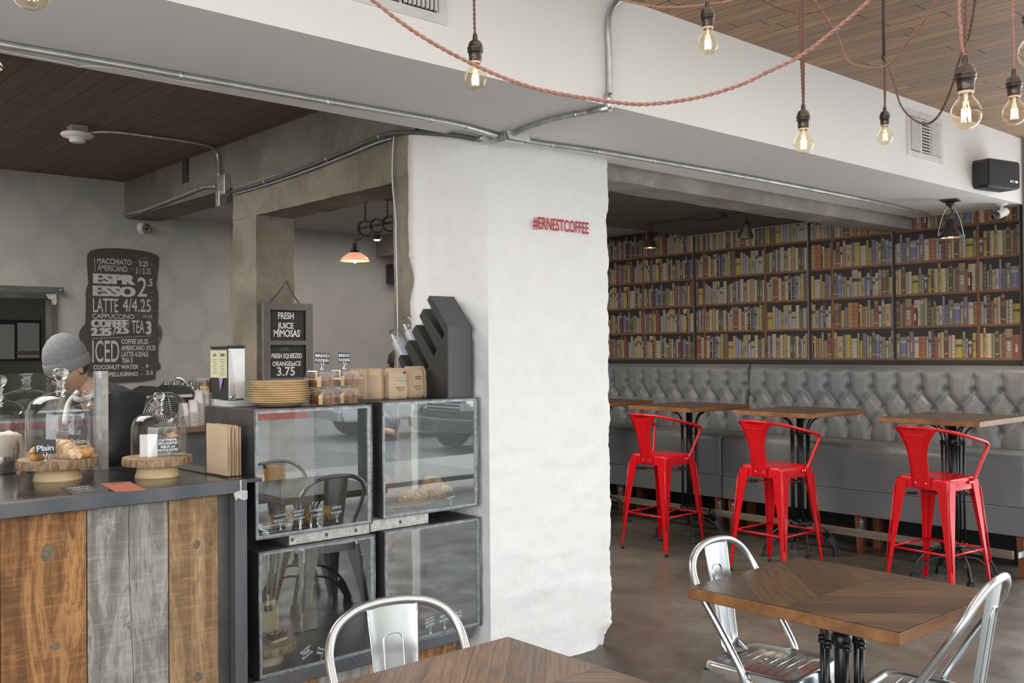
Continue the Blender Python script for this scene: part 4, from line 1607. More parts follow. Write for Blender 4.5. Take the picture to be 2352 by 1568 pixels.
MB().ball((0, 0, -15 * k), 5 * k, 12, 6, (1.5, 1.5, .6)).build('bulb', M_spot_hot, pn)
# dropped box on the grey wall and a little speaker
struct(MB().box(5.66, 7.4, YB - .35, YB, 2.585, 2.85).build('trim_10', simple('grey_box_paint', (.25, .24, .235), .8)))
spk = at(906, 630, y=YB - .02)
tag(MB().box(spk.x - .1, spk.x + .12, YB - .16, YB - .01, spk.z - .10, spk.z + .10).build('small_speaker', M_black_plastic, bev=.01), 'small black speaker on the grey wall behind the white cable', 'speaker')

# ---------------------------------------------------------------- cloth cords and filament bulbs
M_cord = simple('rust_pink_cloth_cord', (0.38, 0.19, 0.145), 0.85, col2=(0.29, 0.14, 0.105), ns=90, bump=.4, bs=400, bd=.001)
M_cord_dark = simple('brown_cloth_cord', (0.17, 0.085, 0.06), 0.85, col2=(0.12, 0.06, 0.045), ns=90)
M_bulb_glass = thin_glass('amber_bulb_glass', (0.97, 0.90, 0.76), 1.0, 0.02, 0.004)
M_brass = simple('antique_brass', (0.095, 0.075, 0.06), 0.33, 0.8, col2=(0.06, 0.047, 0.037), ns=30)
M_collar = simple('ceramic_collar', (0.62, 0.48, 0.33), 0.5)


def twist(pts, R_=.0034, pitch=.034, mb=None, n=6):
    """two strands twisted round the line pts"""
    pts = [Vector(p) for p in pts]
    L = [0]
    for a, b in zip(pts, pts[1:]):
        L.append(L[-1] + (b - a).length)
    tot = L[-1]
    m = max(4, int(tot / (pitch / 7)))
    strands = [[], []]
    j = 0
    ref = Vector((.3, .9, .1)).normalized()
    for i in range(m + 1):
        s = tot * i / m
        while j < len(L) - 2 and L[j + 1] < s:
            j += 1
        f = (s - L[j]) / max(1e-9, L[j + 1] - L[j])
        p = pts[j].lerp(pts[j + 1], f)
        t = (pts[j + 1] - pts[j]).normalized()
        a = (ref - t * ref.dot(t)).normalized()
        b = t.cross(a)
        ph = 2 * PI * s / pitch
        for k in (0, 1):
            q = ph + PI * k
            strands[k].append(p + (a * math.cos(q) + b * math.sin(q)) * R_ * .85)
    mb = mb or MB()
    for st_ in strands:
        mb.tube(st_, R_, n)
    return mb


def cord_thing(label, pts, m=None, R_=.0034, pitch=.034):
    return tag(twist(pts, R_, pitch).build('cloth_cord', m or M_cord), label, 'cord')


def make_bulb():
    """pendant: origin at the lamp's centre; socket above, cord added separately"""
    o = thing('filament_bulb', '', 'bulb')
    r = .0325
    so = MB()
    so.lathe([(.0045, .118), (.006, .117), (.0075, .106), (.0075, .100), (.015, .096), (.0195, .088), (.0205, .080), (.0225, .079), (.0225, .074), (.0205, .073), (.0205, .070),
              (.0222, .069), (.0222, .066), (.0190, .065), (.0180, .048), (.0178, .040), (.016, .039)], 24)
    so.build('socket', M_brass, o)
    MB().lathe([(.0145, .040), (.0170, .0395), (.0170, .036), (.0135, .034)], 20).build('collar', M_collar, o)
    gl = MB()
    prof = [(.0125, .038), (.0135, .030), (.0150, .024), (.019, .017), (.0245, .010), (.029, .002), (.0318, -.006), (.0325, -.014), (.0315, -.0225), (.028, -.0315), (.022, -.039), (.0135, -.0445), (.005, -.0465), (.0001, -.047)]
    gl.lathe([(a, b + .004) for a, b in prof], 28)
    gl.build('glass', M_bulb_glass, o)
    fi = MB()
    for k in range(7):
        a = 2 * PI * k / 7
        b_ = a + PI / 7
        fi.tube([(.0085 * math.cos(a), .0085 * math.sin(a), .002), (.0095 * math.cos(b_), .0095 * math.sin(b_), -.026)], .0007, 5)
        fi.tube([(.0095 * math.cos(b_), .0095 * math.sin(b_), -.026), (.0085 * math.cos(a + 2 * PI / 7), .0085 * math.sin(a + 2 * PI / 7), 0.002)], .0007, 5)
    fi.build('filament', M_bulb_hot, o)
    MB().tube([(0, 0, .038), (0, 0, .012)], .0022, 6).tube([(0, 0, .012), (0, 0, -.016)], .0008, 5).lathe([(.005, .036), (.004, .024), (.002, .016)], 8).build('stem', M_white_plastic, o)
    return o


G = 'filament bulbs hanging on cloth cords'
bulbs = [  # centre of the glass globe: u, v, depth, label, cord colour, cord points up from the socket
    (1092, 182, 2.74, 'filament bulb hanging before the soffit directly above the pillar corner', M_cord_dark, [(1090, 60), (1089, 0), (1088, -40)]),
    (1626, 100, 2.96, 'filament bulb hanging highest, on the short cord before the white soffit at upper centre right', M_cord_dark, [(1625, 16), (1625, -30)]),
    (1846, 330, 3.16, 'filament bulb hanging under the crossing of two cords, before the soffit edge', M_cord_dark, [(1840, 130), (1838, 60), (1836, -30)]),
    (2033, 314, 4.15, 'smallest filament bulb, hanging from the ceiling hook left of the wall vent', M_cord_dark, [(2031, 132)]),
    (2219, 262, 2.12, 'largest filament bulb, hanging at the right near the ceiling boards', M_cord, [(2210, 110), (2206, 60), (2202, -30)]),
    (2330, 260, 2.80, 'filament bulb near the right edge above the steel post', M_cord, [(2328, 100), (2325, -30)]),
    (2372, 122, 2.30, 'filament bulb cut off by the right edge of the photo', M_cord, [(2368, -30)]),
    (72, -24, 1.60, 'filament bulb of which only the bottom shows at the top left corner', M_cord, [(72, -160)]),
]
b0 = make_bulb()
for i, (u, v, d_, lab, cm, cpts) in enumerate(bulbs):
    p = at(u, v, d=d_) + Vector((0, 0, .010))
    if i == 0:
        b0.location = p
        tag(b0, lab, 'bulb', G)
        bb = b0
    else:
        bb = copy_tree(b0, p, i * .7, lab, G)
    top = p + Vector((0, 0, .116))
    line = [top]
    for (cu, cv) in cpts:
        q = at(cu, cv, d=d_)
        line.append(q)
    # carry the cord on to the ceiling
    q = line[-1]
    if q.z < 3.11 and i != 3:
        line.append(Vector((q.x, q.y, 3.119)))
    cd_ = twist(spline(line, 3), .0023, .026)
    base = p
    cd_.v = [tuple(Vector(x) - base) for x in cd_.v]
    # the cord hangs with its bulb
    oc = cd_.build('cord', cm, bb)
    if i:
        oc.rotation_euler = (0, 0, -i * .7)

D = lambda u, v, d_: at(u, v, d=d_)
cord_thing('thick twisted rust-pink cord sagging right across the white soffit',
           spline([D(790, -52, 2.28), D(855, 0, 2.3), D(960, 78, 2.32), D(1092, 150, 2.34), D(1230, 203, 2.36), D(1400, 233, 2.38), D(1489, 239, 2.4), D(1602, 224, 2.4), D(1700, 195, 2.4), D(1764, 165, 2.4),
                   D(1839, 128, 2.38), D(1918, 68, 2.36), D(1997, 0, 2.34), D(2050, -60, 2.3)], 8), R_=.0029, pitch=.036)
cord_thing('thin cord dipping behind the highest bulb at the top edge', spline([D(1400, -12, 2.9), D(1430, 0, 2.95), D(1521, 17, 3.0), D(1625, 10, 3.0), D(1683, 0, 3.0), D(1710, -12, 3)], 6), R_=.0021)
cord_thing('thin cord making a shallow dip under the ceiling boards', spline([D(1720, -20, 3.5), D(1752, 0, 3.5), D(1788, 18, 3.5), D(1835, 30, 3.5), D(1886, 24, 3.5), D(1930, 0, 3.5), D(1950, -20, 3.5)], 6), M_cord_dark, R_=.0020)
cord_thing('cord dropping steeply then swinging up right under the ceiling boards',
           spline([D(1850, -40, 3.6), D(1871, 0, 3.6), D(1922, 81, 3.7), D(1946, 138, 3.75), D(1987, 154, 3.7), D(2019, 156, 3.6), D(2048, 142, 3.4), D(2088, 93, 3.2), D(2120, 53, 3.0), D(2147, 0, 2.9), D(2160, -40, 2.8)], 6), R_=.0022)
hook = D(2030, 129, 4.15)
cord_thing('dark cord looping from the ceiling hook down across the wall vent and up again',
           spline([hook, D(2052, 182, 4.0), D(2068, 239, 3.9), D(2096, 272, 3.7), D(2128, 284, 3.5), D(2157, 263, 3.3), D(2185, 202, 3.1), D(2203, 138, 2.9), D(2226, 81, 2.8), D(2240, 0, 2.7), D(2248, -40, 2.65)], 6), M_cord_dark, R_=.0024)
tag(MB().tube([(hook.x, hook.y, 3.12), (hook.x, hook.y, hook.z - .004)], .006, 8).lathe([(0, 3.12), (.018, 3.12), (.018, 3.11), (0, 3.105)], 12, (hook.x, hook.y, 0)).tube(
    [(hook.x + .014 * math.cos(a), hook.y, hook.z - .004 + .014 * math.sin(a)) for a in (q * .7 for q in range(8))], .003, 6).build('ceiling_hook', M_black), 'black hook in the ceiling boards holding two cords', 'hook')
# ---------------------------------------------------------------- service counter
def reclaimed(name, c1, c2, c3, diag=False, dark=(.03, .02, .018), seed=0, gs=1.0):
    m, t, b = nt(name)
    setup(b, c1, .75, spec=.25)
    tc = t.nodes.new('ShaderNodeTexCoord')
    mp = t.nodes.new('ShaderNodeMapping')
    mp.inputs['Scale'].default_value = (1, 1, .16)
    mp.inputs['Location'].default_value = (seed, seed * .7, seed * 1.3)
    t.links.new(tc.outputs['Object'], mp.inputs['Vector'])
    v = mp.outputs['Vector']
    big = noisen(t, v, 9 * gs, 4, .55, 1.6)
    ringsn = mathn(t, 'SINE', mathn(t, 'MULTIPLY', big, 55))
    fine = noisen(t, v, 70, 5, .7, .3)
    c = ramp(t, big, [(.38, c3), (.5, c2), (.60, c1)])
    c = mixc(t, mathn(t, 'MULTIPLY', ramp(t, ringsn, [(.3, (0, 0, 0)), (.95, (1, 1, 1))]), .6), c, c3)
    c = mixc(t, mathn(t, 'MULTIPLY', ramp(t, fine, [(.42, (0, 0, 0)), (.62, (1, 1, 1))]), .35), c, tuple(x * .5 for x in c3))
    mp2 = t.nodes.new('ShaderNodeMapping')
    mp2.inputs['Location'].default_value = (seed * 2, 3, seed)
    mp2.inputs['Scale'].default_value = (1, 1, .45)
    t.links.new(tc.outputs['Object'], mp2.inputs['Vector'])
    blot = noisen(t, mp2.outputs['Vector'], 7, 5, .6, .8)
    c = mixc(t, mathn(t, 'MULTIPLY', ramp(t, blot, [(.56, (0, 0, 0)), (.70, (1, 1, 1))]), .75), c, dark)
    # saw marks across the boards
    mp3 = t.nodes.new('ShaderNodeMapping')
    mp3.inputs['Rotation'].default_value = (0, .45 if diag else -.08, 0)
    mp3.inputs['Scale'].default_value = (.12, 1, 1)
    t.links.new(tc.outputs['Object'], mp3.inputs['Vector'])
    saw = noisen(t, mp3.outputs['Vector'], 85, 3, .6)
    c = mixc(t, mathn(t, 'MULTIPLY', ramp(t, saw, [(.5, (0, 0, 0)), (.72, (1, 1, 1))]), .22), c, tuple(min(1, x * 1.5) for x in c1))
    t.links.new(c, b.inputs['Base Color'])
    bumpn(t, b, mathn(t, 'ADD', saw, fine), .5, .004)
    return m


M_pl_orange = reclaimed('orange_reclaimed_plank', (.46, .24, .095), (.34, .165, .065), (.16, .075, .033), seed=3.1)
M_pl_grey = reclaimed('grey_barn_plank', (.39, .375, .34), (.30, .285, .255), (.18, .17, .15), True, (.13, .12, .11), seed=7.7)
M_pl_tan = reclaimed('tan_reclaimed_plank', (.47, .32, .175), (.38, .245, .13), (.22, .14, .075), seed=11.3)
M_pl_knot = simple('wood_knot', (.12, .085, .06), .8, col2=(.20, .15, .10), ns=60)
M_pl_knot_grey = simple('grey_wood_knot', (.17, .155, .14), .8, col2=(.25, .235, .21), ns=60)


def top_steel():
    m, t, b = nt('waxed_steel_counter')
    setup(b, (.06, .062, .066), .16, .6, spec=.6)
    v = coords(t)
    f = noisen(t, v, 5, 5, .6)
    t.links.new(ramp(t, f, [(.35, (.05, .052, .056)), (.65, (.085, .085, .085))]), b.inputs['Base Color'])
    t.links.new(ramp(t, f, [(.3, (.10, .10, .10)), (.7, (.26, .26, .26))]), b.inputs['Roughness'])
    return m


M_counter_top = top_steel()
ct = thing('service_counter', 'service counter with dark steel top and reclaimed plank front, filling the lower left', 'counter', (0, 3.58, 0))
Y = lambda y: y - 3.58
MB().box(-2.4, 1.852, Y(3.586), Y(4.42), 1.085, 1.100).build('countertop', M_counter_top, ct, bev=.0015)
MB().box(1.733, 1.742, Y(3.66), Y(4.42), 1.100, 1.103).build('joint_strip', M_black, ct)
MB().box(-2.4, 1.782, Y(3.578), Y(3.628), 1.050, 1.101).build('front_rail', M_steel_dark, ct, bev=.003)
MB().box(1.731, 1.782, Y(3.580), Y(3.630), 0, 1.050).build('post', M_steel_dark, ct, bev=.003)
wd_ = MB()
wd_.prism([(1.724, 1.052), (1.733, 1.02), (1.742, 1.032), (1.752, 1.026), (1.765, 1.02), (1.7825, 1.024), (1.7825, 1.056), (1.757, 1.060), (1.757, 1.1005), (1.750, 1.1005), (1.751, 1.060), (1.737, 1.056)], 'y', Y(3.5760), Y(3.5795))
wd_.build('weld', M_weld, ct)
MB().box(1.685, 1.733, Y(3.634), Y(3.66), 0, 1.05).build('end_plate', M_steel_rust, ct)
MB().box(-2.4, 1.78, Y(3.70), Y(4.38), .05, 1.08).build('carcass', M_black, ct)
xs = [(-2.0, -1.70), (-1.70, -1.36), (-1.36, -1.05), (-1.05, -.74), (-.74, -.42), (-.42, -.10), (-.10, .22), (.22, .55), (.55, .900), (.904, 1.187), (1.190, 1.484), (1.488, 1.686)]
mt = [M_pl_tan, M_pl_grey, M_pl_orange]
for k, (a, b_) in enumerate(xs):
    m = {9: M_pl_orange, 10: M_pl_grey, 11: M_pl_tan, 8: M_pl_tan}.get(k, mt[k % 3])
    if k == 10:      # the grey board is split lengthways
        pl = MB()
        cr = [(1.345 + .008 * math.sin(z * 5.2) + .004 * noise.noise(Vector((z * 20, 0, 3))), z) for z in [1.052 * i / 40 for i in range(41)]]
        left = [(a, 0)] + [(x - .0012, z) for x, z in cr] + [(a, 1.052)]
        right = [(x + .0014, z) for x, z in cr] + [(b_, 1.052), (b_, 0)]
        for poly in (left, right):
            pl.prism(poly, 'y', Y(3.634), Y(3.655))
        o = pl.build('plank', m, ct)
        MB().box(1.32, 1.37, Y(3.640), Y(3.66), 0, 1.05).build('split_backing', simple('raw_split_wood', (.30, .13, .05), .8), o)
    else:
        o = MB().box(a + .001, b_ - .001, Y(3.634), Y(3.655), 0, 1.052).build('plank', m, ct, bev=.002)
    kn = {9: [(1.055, .905, .022, .032), (1.08, .575, .02, .014)], 10: [(1.265, .955, .011, .012), (1.34, .60, .012, .016)], 11: [(1.597, .862, .015, .018), (1.655, .862, .010, .015), (1.60, .35, .018, .02)]}.get(k, [])
    for (kx, kz, ra, rb) in kn:
        q = MB()
        q.lathe([(0, .0014), (.6, .0016), (1, .0)], 18, M=Matrix.Translation((kx, Y(3.634), kz)) @ Matrix.Rotation(PI / 2, 4, 'X') @ Matrix.Diagonal((ra, rb, 1, 1)))
        q.build('knot', M_pl_knot_grey if k == 10 else M_pl_knot, o)

# ---------------------------------------------------------------- glass display cases
M_case_glass = thin_glass('display_glass', (.90, .93, .92), 1.5, 0.0, .05)
M_glass_edge = simple('glass_edge', (.30, .42, .40), .2, 0.0)
M_thin_glass = thin_glass('clear_glass', (.985, .99, .99), 1.25, 0.0, .006)
M_clear_plastic = thin_glass('clear_plastic', (.96, .96, .96), 1.2, 0.12, .05)


def display_case(label, x0, x1, z0, z1):
    y0, y1 = 3.66, 4.13
    c = thing('display_case', label, 'display case', ((x0 + x1) / 2, y0, z0), 0, None)
    w, h, dp = (x1 - x0) / 2, z1 - z0, y1 - y0
    t = .004
    MB().box(-w, -w + t, 0, dp, 0, h).build('side_panel', M_steel_rust, c)
    MB().box(w - t, w, 0, dp, 0, h).build('side_panel', M_steel_rust, c)
    MB().box(-w + t, w - t, 0, dp, h - t, h).build('top_panel', M_steel_rust, c)
    MB().box(-w + t, w - t, 0, dp, 0, t).build('bottom_panel', M_steel_dark, c)
    a = .014
    for yy, nm in ((0.0, 'front_frame'), (dp - .014, 'back_frame')):
        f = MB()
        f.box(-w + t, w - t, yy + .001, yy + .012, t, a).box(-w + t, w - t, yy + .001, yy + .012, h - a, h - t)
        f.box(-w + t, -w + a, yy + .001, yy + .012, a, h - a).box(w - a - .008, w - t, yy + .001, yy + .012, a, h - a)
        f.build(nm, M_steel_edge, c)
    e = MB()
    for (p, q) in (((-w, 0, 0), (-w, 0, h)), ((-w, 0, h), (w, 0, h)), ((-w, 0, 0), (w, 0, 0)), ((w, 0, 0), (w, 0, h))):
        e.tube([p, q], .0016, 5)
    e.build('worn_edge', M_steel_edge, c)
    # tack welds down the right edge
    wv = MB()
    R = random.Random(int(x0 * 100 + z0 * 10))
    z = .03
    while z < h - .03:
        wv.ball((w - .004, -.0005, z), .0022, 6, 4)
        z += R.uniform(.008, .022)
    wv.build('weld_bead', M_weld, c)
    p = MB().box(-w + a - .002, w - a - .006, .003, .006, a - .002, h - a + .002).build('front_pane', M_case_glass, c)
    MB().box(-w + a - .002, w - a - .006, dp - .010, dp - .007, a - .002, h - a + .002).build('back_pane', M_thin_glass, c)
    return c


display_case('upper left glass display case holding danish pastries', 1.858, 2.424, .838, 1.366)
display_case('upper right glass display case holding almond croissants, against the white pillar', 2.480, 3.040, .848, 1.374)
display_case('lower left glass display case holding the brownies on a log slice', 1.872, 2.436, .268, .785)
display_case('lower right glass display case holding muffins and white napkins', 2.490, 3.050, .265, .790)
# supporting bars and plank plinth
sd_ = thing('display_stand', 'steel and reclaimed wood stand carrying the four glass cases', 'stand', (2.45, 3.66, 0))
X2 = lambda x: x - 2.45
MB().box(X2(2.03), X2(2.43), .05, .34, .785, .838).build('support_bar', M_weld, sd_)
MB().box(X2(2.436), X2(2.76), .05, .34, .790, .848).build('support_bar', M_weld, sd_)
b2 = MB().box(X2(2.03), X2(2.43), .035, .05, .789, .832).box(X2(2.436), X2(2.76), .035, .05, .793, .843)
b2.build('face_plate', M_weld, sd_)
for x, z_ in ((2.045, .811), (2.21, .811), (2.36, .811), (2.60, .818)):
    MB().ball((X2(x), .034, z_), .008, 10, 6, (1, .5, 1)).build('bolt', M_steel_dark, sd_)
MB().box(X2(2.424), X2(2.480), .06, .42, .25, 1.36).build('divider_post', M_black, sd_)
MB().box(X2(1.80), X2(3.0), .004, .06, .212, .262).build('base_rail', M_steel_dark, sd_, bev=.003)
MB().box(X2(1.80), X2(3.0), .06, .45, .212, .262).build('base_shelf', M_steel_dark, sd_)
for k, (a, b_, m) in enumerate(((1.80, 1.99, M_pl_grey), (1.99, 2.17, M_pl_orange), (2.17, 2.43, M_pl_grey), (2.43, 2.70, M_pl_tan), (2.70, 2.93, M_pl_orange))):
    MB().box(X2(a + .001), X2(b_ - .001), .045, .065, 0, .212).build('plank', m, sd_)

# ---------------------------------------------------------------- little chalk cards
M_card = simple('slate_card', (.045, .05, .056), .6)
M_chalk = simple('chalk_white', (.82, .84, .86), .8)
M_silver = simple('polished_silver', (.8, .8, .8), .15, .95)


def card(label, c, lines, w=.062, h=.048, rz=0.0, rx=0.0, holder=True, size=.0145, roll=0.0, hh=.03):
    """c = centre of the card; a silver holder stands under it"""
    o = thing('chalk_card', label, 'sign', c, rz)
    T = Matrix.Rotation(roll, 4, 'Y')
    pl = MB().box(-w / 2, w / 2, 0, .0014, -h / 2, h / 2, M=T).build('card', M_card, o)
    tx = MB()
    n = len(lines)
    pitch = h * .88 / n
    for k, ln in enumerate(lines):
        sz = min(size, pitch * 1.25)
        vs, fs = text_mesh(ln, sz, .00045, .0002, 1.0, 'CENTER', space=.92)
        xs_ = [v[0] for v in vs]
        wd = max(xs_) - min(xs_)
        sc_ = min(1.25, (w * .93) / wd)
        zz = h / 2 - pitch * (k + .80) - h * .05
        R = random.Random(hash(ln) % 1000 if False else len(ln) * 7 + k)
        F_ = T @ face_frame((0, -.0006, zz), (1, 0, .05), (0, 0, 1)) @ Matrix.Diagonal((sc_, 1, 1, 1))
        tx.add(vs, fs, M=F_)
    tx.build('chalk_lettering', M_chalk, pl)
    if holder:
        z0 = -h / 2
        hm = MB()
        for s_ in (-1, 1):
            hm.tube(spline([(0, -.003, z0 - hh * .35), (s_ * .004, -.003, z0 - hh * .2), (s_ * .007, -.003, z0 + .002), (s_ * .0045, -.003, z0 + .006)], 3), .0016, 6)
            hm.ball((s_ * .0045, -.004, z0 + .006), .0024, 8, 5)
        hm.lathe([(0, z0 - hh), (.0095, z0 - hh), (.009, z0 - hh + .004), (.004, z0 - hh * .65), (.0022, z0 - hh * .4), (0, z0 - hh * .3)], 14, (0, -.002, 0))
        hm.build('holder', M_silver, o)
    return o


def cpos(u, v, y):
    return at(u, v, y=y)


card('chalk card reading chocolate escargot, leftmost in the upper left case', cpos(643, 1188, 3.70), ['CHOCOLATE', 'ESCARGOT'], .060, .044)
card('chalk card reading straw berry danish in the upper left case', cpos(687, 1182, 3.70), ['STRAW', 'BERRY', 'DANISH'], .058, .050, hh=.036)
card('chalk card reading cheese danish in the upper left case', cpos(728, 1176, 3.70), ['CHEESE', 'DANISH'], .058, .046)
card('chalk card reading apple danish, rightmost in the upper left case', cpos(773, 1170, 3.70), ['APPLE', 'DANISH'], .058, .048)
card('chalk card reading croissant in the upper right case', cpos(1035, 1138, 3.71), ['Croissant'], .052, .046, roll=-.1)
card('chalk card reading gluten free brownie in the lower left case', cpos(704, 1498, 3.70), ['GLUTEN', 'FREE', 'Brownie'], .060, .046, roll=-.42, holder=False)
card('chalk card reading pecan bar in the lower left case, partly behind the chair', cpos(737, 1494, 3.705), ['Pecan', 'BAR'], .056, .042, roll=.42)
card('chalk card reading coconut pecan muffin in the lower right case', cpos(987, 1428, 3.70), ['COCONUT', 'PECAN', 'MUFFIN'], .056, .052, roll=-.12)
card('chalk card reading bran muffin in the lower right case', cpos(1020, 1418, 3.70), ['BRAN', 'MUFFIN'], .056, .046, roll=-.08)
card('chalk card reading blueberry muffin, rightmost in the lower right case', cpos(1052, 1410, 3.70), ['BLUE', 'MUFFIN'], .052, .044)

# ---------------------------------------------------------------- pastries
def bake(name, c1, c2, c3, ns=18, rough=.42):
    m, t, b = nt(name)
    setup(b, c1, rough, spec=.5)
    v = coords(t)
    f = noisen(t, v, ns, 5, .6, .5)
    t.links.new(ramp(t, f, [(.32, c3), (.5, c2), (.68, c1)]), b.inputs['Base Color'])
    bumpn(t, b, noisen(t, v, ns * 5, 4), .5, .003)
    return m


M_crust = bake('croissant_crust', (.80, .50, .22), (.62, .32, .10), (.36, .15, .04))
M_crust_pale = bake('pale_croissant_crust', (.86, .64, .40), (.72, .44, .20), (.48, .24, .09))
M_almond = simple('flaked_almond', (.82, .70, .45), .6)
M_choc = bake('chocolate_cake', (.10, .055, .04), (.065, .035, .025), (.03, .018, .014), 60, .5)
M_muffin = bake('muffin_top', (.50, .25, .09), (.36, .16, .05), (.20, .08, .03), 40)
M_cream_cake = simple('shortbread', (.78, .62, .32), .8)
M_pudding = bake('bread_pudding', (.42, .20, .07), (.25, .10, .035), (.07, .025, .015), 45, .25)
M_bagel = bake('bagel_crust', (.74, .42, .15), (.62, .32, .10), (.45, .2, .06), 14, .3)
M_poppy = simple('onion_flakes', (.10, .07, .04), .8)
M_wire = simple('steel_wire', (.62, .62, .62), .25, .9)


def croissant(label, loc, rz, ln=.15, r=.034, mat=None, almonds=False, arch=.5, seed=1, group=None):
    mat = mat or M_crust_pale
    o = thing('croissant', label, 'pastry', loc, rz, group)
    pts, rs = [], []
    n = 42
    for k in range(n + 1):
        f = k / n * 2 - 1
        a = f * 1.25
        pts.append((ln * .5 * math.sin(a) / math.sin(1.25), -arch * ln * (1 - math.cos(a)) * .6, r * .86 - .006 * abs(f)))
        seg = (k / n * 7) % 1
        rs.append(max(.004, r * (1 - abs(f) ** 2.2 * .72) * (.90 + .14 * math.sin(seg * PI) ** .6)))
    # the roll rests on its base
    pts = [(x, y, max(rr * .88, .008)) for (x, y, z), rr in zip(pts, rs)]
    MB().tube(pts, rs, 16).build('crust', mat, o)
    if almonds:
        al = MB()
        R = random.Random(seed)
        for k in range(90):
            f = R.uniform(-.62, .62)
            i = int((f + 1) / 2 * n)
            p = Vector(pts[i])
            th = R.uniform(-1.1, 1.1)
            rr = rs[i]
            nrm = Vector((R.uniform(-.2, .2), math.sin(th), math.cos(th))).normalized()
            c = p + nrm * rr
            q = nrm.to_track_quat('Z', 'Y').to_matrix().to_4x4() @ Matrix.Rotation(R.random() * 6, 4, 'Z') @ Matrix.Rotation(R.uniform(-.4, .4), 4, 'X')
            al.lathe([(0, .001), (1, 0), (0, -.001)], 7, M=Matrix.Translation(c) @ q @ Matrix.Diagonal((.0055, .0035, 1, 1)), smooth=False)
        a_ = al.build('flaked_almonds', M_almond, o)
        a_['kind'] = 'stuff'
    return o


# case A
tray = thing('wire_tray', 'wire tray of pastries at the bottom of the upper left case', 'tray', (2.06, 3.86, .843))
def wire_tray(root, w, d_, h=.022, n=34):
    fr = MB()
    for z in (0.003, h):
        fr.tube([(-w, -d_, z), (w, -d_, z), (w, d_, z), (-w, d_, z)], .0016, 6, closed=True)
    fr.build('rim', M_wire, root)
    wr = MB()
    for k in range(n + 1):
        x = -w + 2 * w * k / n
        wr.tube([(x, -d_, h), (x, -d_, .003), (x, d_, .003), (x, d_, h)], .0011, 4)
    wr.build('wires', M_wire, root)
wire_tray(tray, .185, .12)
for (u, v, lab, rz, mm) in ((640, 1176, 'large golden pastry roll behind the chocolate escargot card', .15, M_crust), (745, 1166, 'golden danish behind the cheese danish card', -.1, M_crust), (705, 1170, 'golden danish behind the strawberry danish card', .2, M_crust)):
    p = at(u, v, y=3.84)
    croissant(lab, (p.x, p.y, .848), rz, .15 if rz > .1 else .11, .033, mm)
sw = thing('cinnamon_swirl', 'swirled pastry at the left edge of the upper left case', 'pastry', (1.905, 3.765, .848))
s_ = MB()
sp_ = []
for k in range(60):
    a = k * .32
    rr = .006 + .034 * k / 60
    sp_.append((0.004 * math.sin(a), rr * math.cos(a) * .55, .042 + rr * math.sin(a)))
s_.tube([(q[1], q[0], q[2]) for q in sp_], .0062, 8)
s_.build('dough_spiral', M_crust, sw)
bx = thing('food_box', 'orange box with navy lid at the back of the upper left case', 'box', (2.02, 4.03, 1.085))
MB().rbox(-.15, .13, -.05, .05, -.235, -.055, .01).build('riser', M_steel_dark, bx)
MB().rbox(-.15, .16, -.055, .055, -.055, .0, .02).build('box', simple('orange_card', (.75, .32, .04), .5), bx)
MB().prism([(-.15, 0.0), (.06, .0), (.05, .018), (-.02, .025), (-.15, .02)], 'y', -.05, .05).build('lid', simple('navy_card', (.02, .03, .12), .5), bx)

# case B
tray2 = thing('wire_tray', 'wire tray under the almond croissants in the upper right case', 'tray', (2.715, 3.80, .855))
wire_tray(tray2, .19, .10, .03)
MB().box(-.18, .18, -.095, .095, .030, .0315).build('liner', simple('tray_paper', (.35, .3, .24), .6), tray2)
G = 'almond croissants in the upper right case'
for (u, v, s_, rz, lab) in ((933, 1136, 1.0, .1, 'leftmost almond croissant on the wire tray'), (962, 1140, .9, .3, 'smallest almond croissant, second from the left on the wire tray'), (1012, 1140, 1.1, -.2, 'almond croissant under the topmost one, beside the croissant card')):
    p = at(u, v, y=3.765)
    croissant(lab, (p.x, p.y, .888), rz, .105 * s_, .034 * s_, M_crust, True, .35, int(u), G)
p = at(992, 1118, y=3.775)
croissant('topmost almond croissant, heaped above the others', (p.x, p.y, .925), .1, .10, .040, M_crust, True, .3, 5, G)

# case C
M_bark = simple('tree_bark', (.20, .12, .07), .95, col2=(.40, .28, .17), ns=55, st=(1, 1, .35), bump=1.0, bs=60, bd=.01, lo=.4, hi=.6)
def log_top_mat():
    m, t, b = nt('log_slice_face')
    setup(b, (.5, .36, .2), .6)
    tc = t.nodes.new('ShaderNodeTexCoord')
    sp = t.nodes.new('ShaderNodeSeparateXYZ')
    t.links.new(tc.outputs['Object'], sp.inputs[0])
    v = coords(t)
    nz = noisen(t, v, 9, 3)
    rad = mathn(t, 'SQRT', mathn(t, 'ADD', mathn(t, 'MULTIPLY', sp.outputs[0], sp.outputs[0]), mathn(t, 'MULTIPLY', sp.outputs[1], sp.outputs[1])))
    rr = mathn(t, 'SINE', mathn(t, 'MULTIPLY', mathn(t, 'ADD', rad, mathn(t, 'MULTIPLY', nz, .04)), 620))
    c = ramp(t, mathn(t, 'MULTIPLY_ADD', rr, .5, .5), [(.1, (.36, .24, .13)), (.9, (.50, .36, .21))])
    t.links.new(c, b.inputs['Base Color'])
    return m
M_log_top = log_top_mat()
M_pale_wood = simple('pale_turned_wood', (.78, .60, .34), .5, col2=(.70, .51, .27), ns=6, st=(1, 1, .3))
M_heartwood = simple('heartwood_streak', (.34, .20, .10), .5)


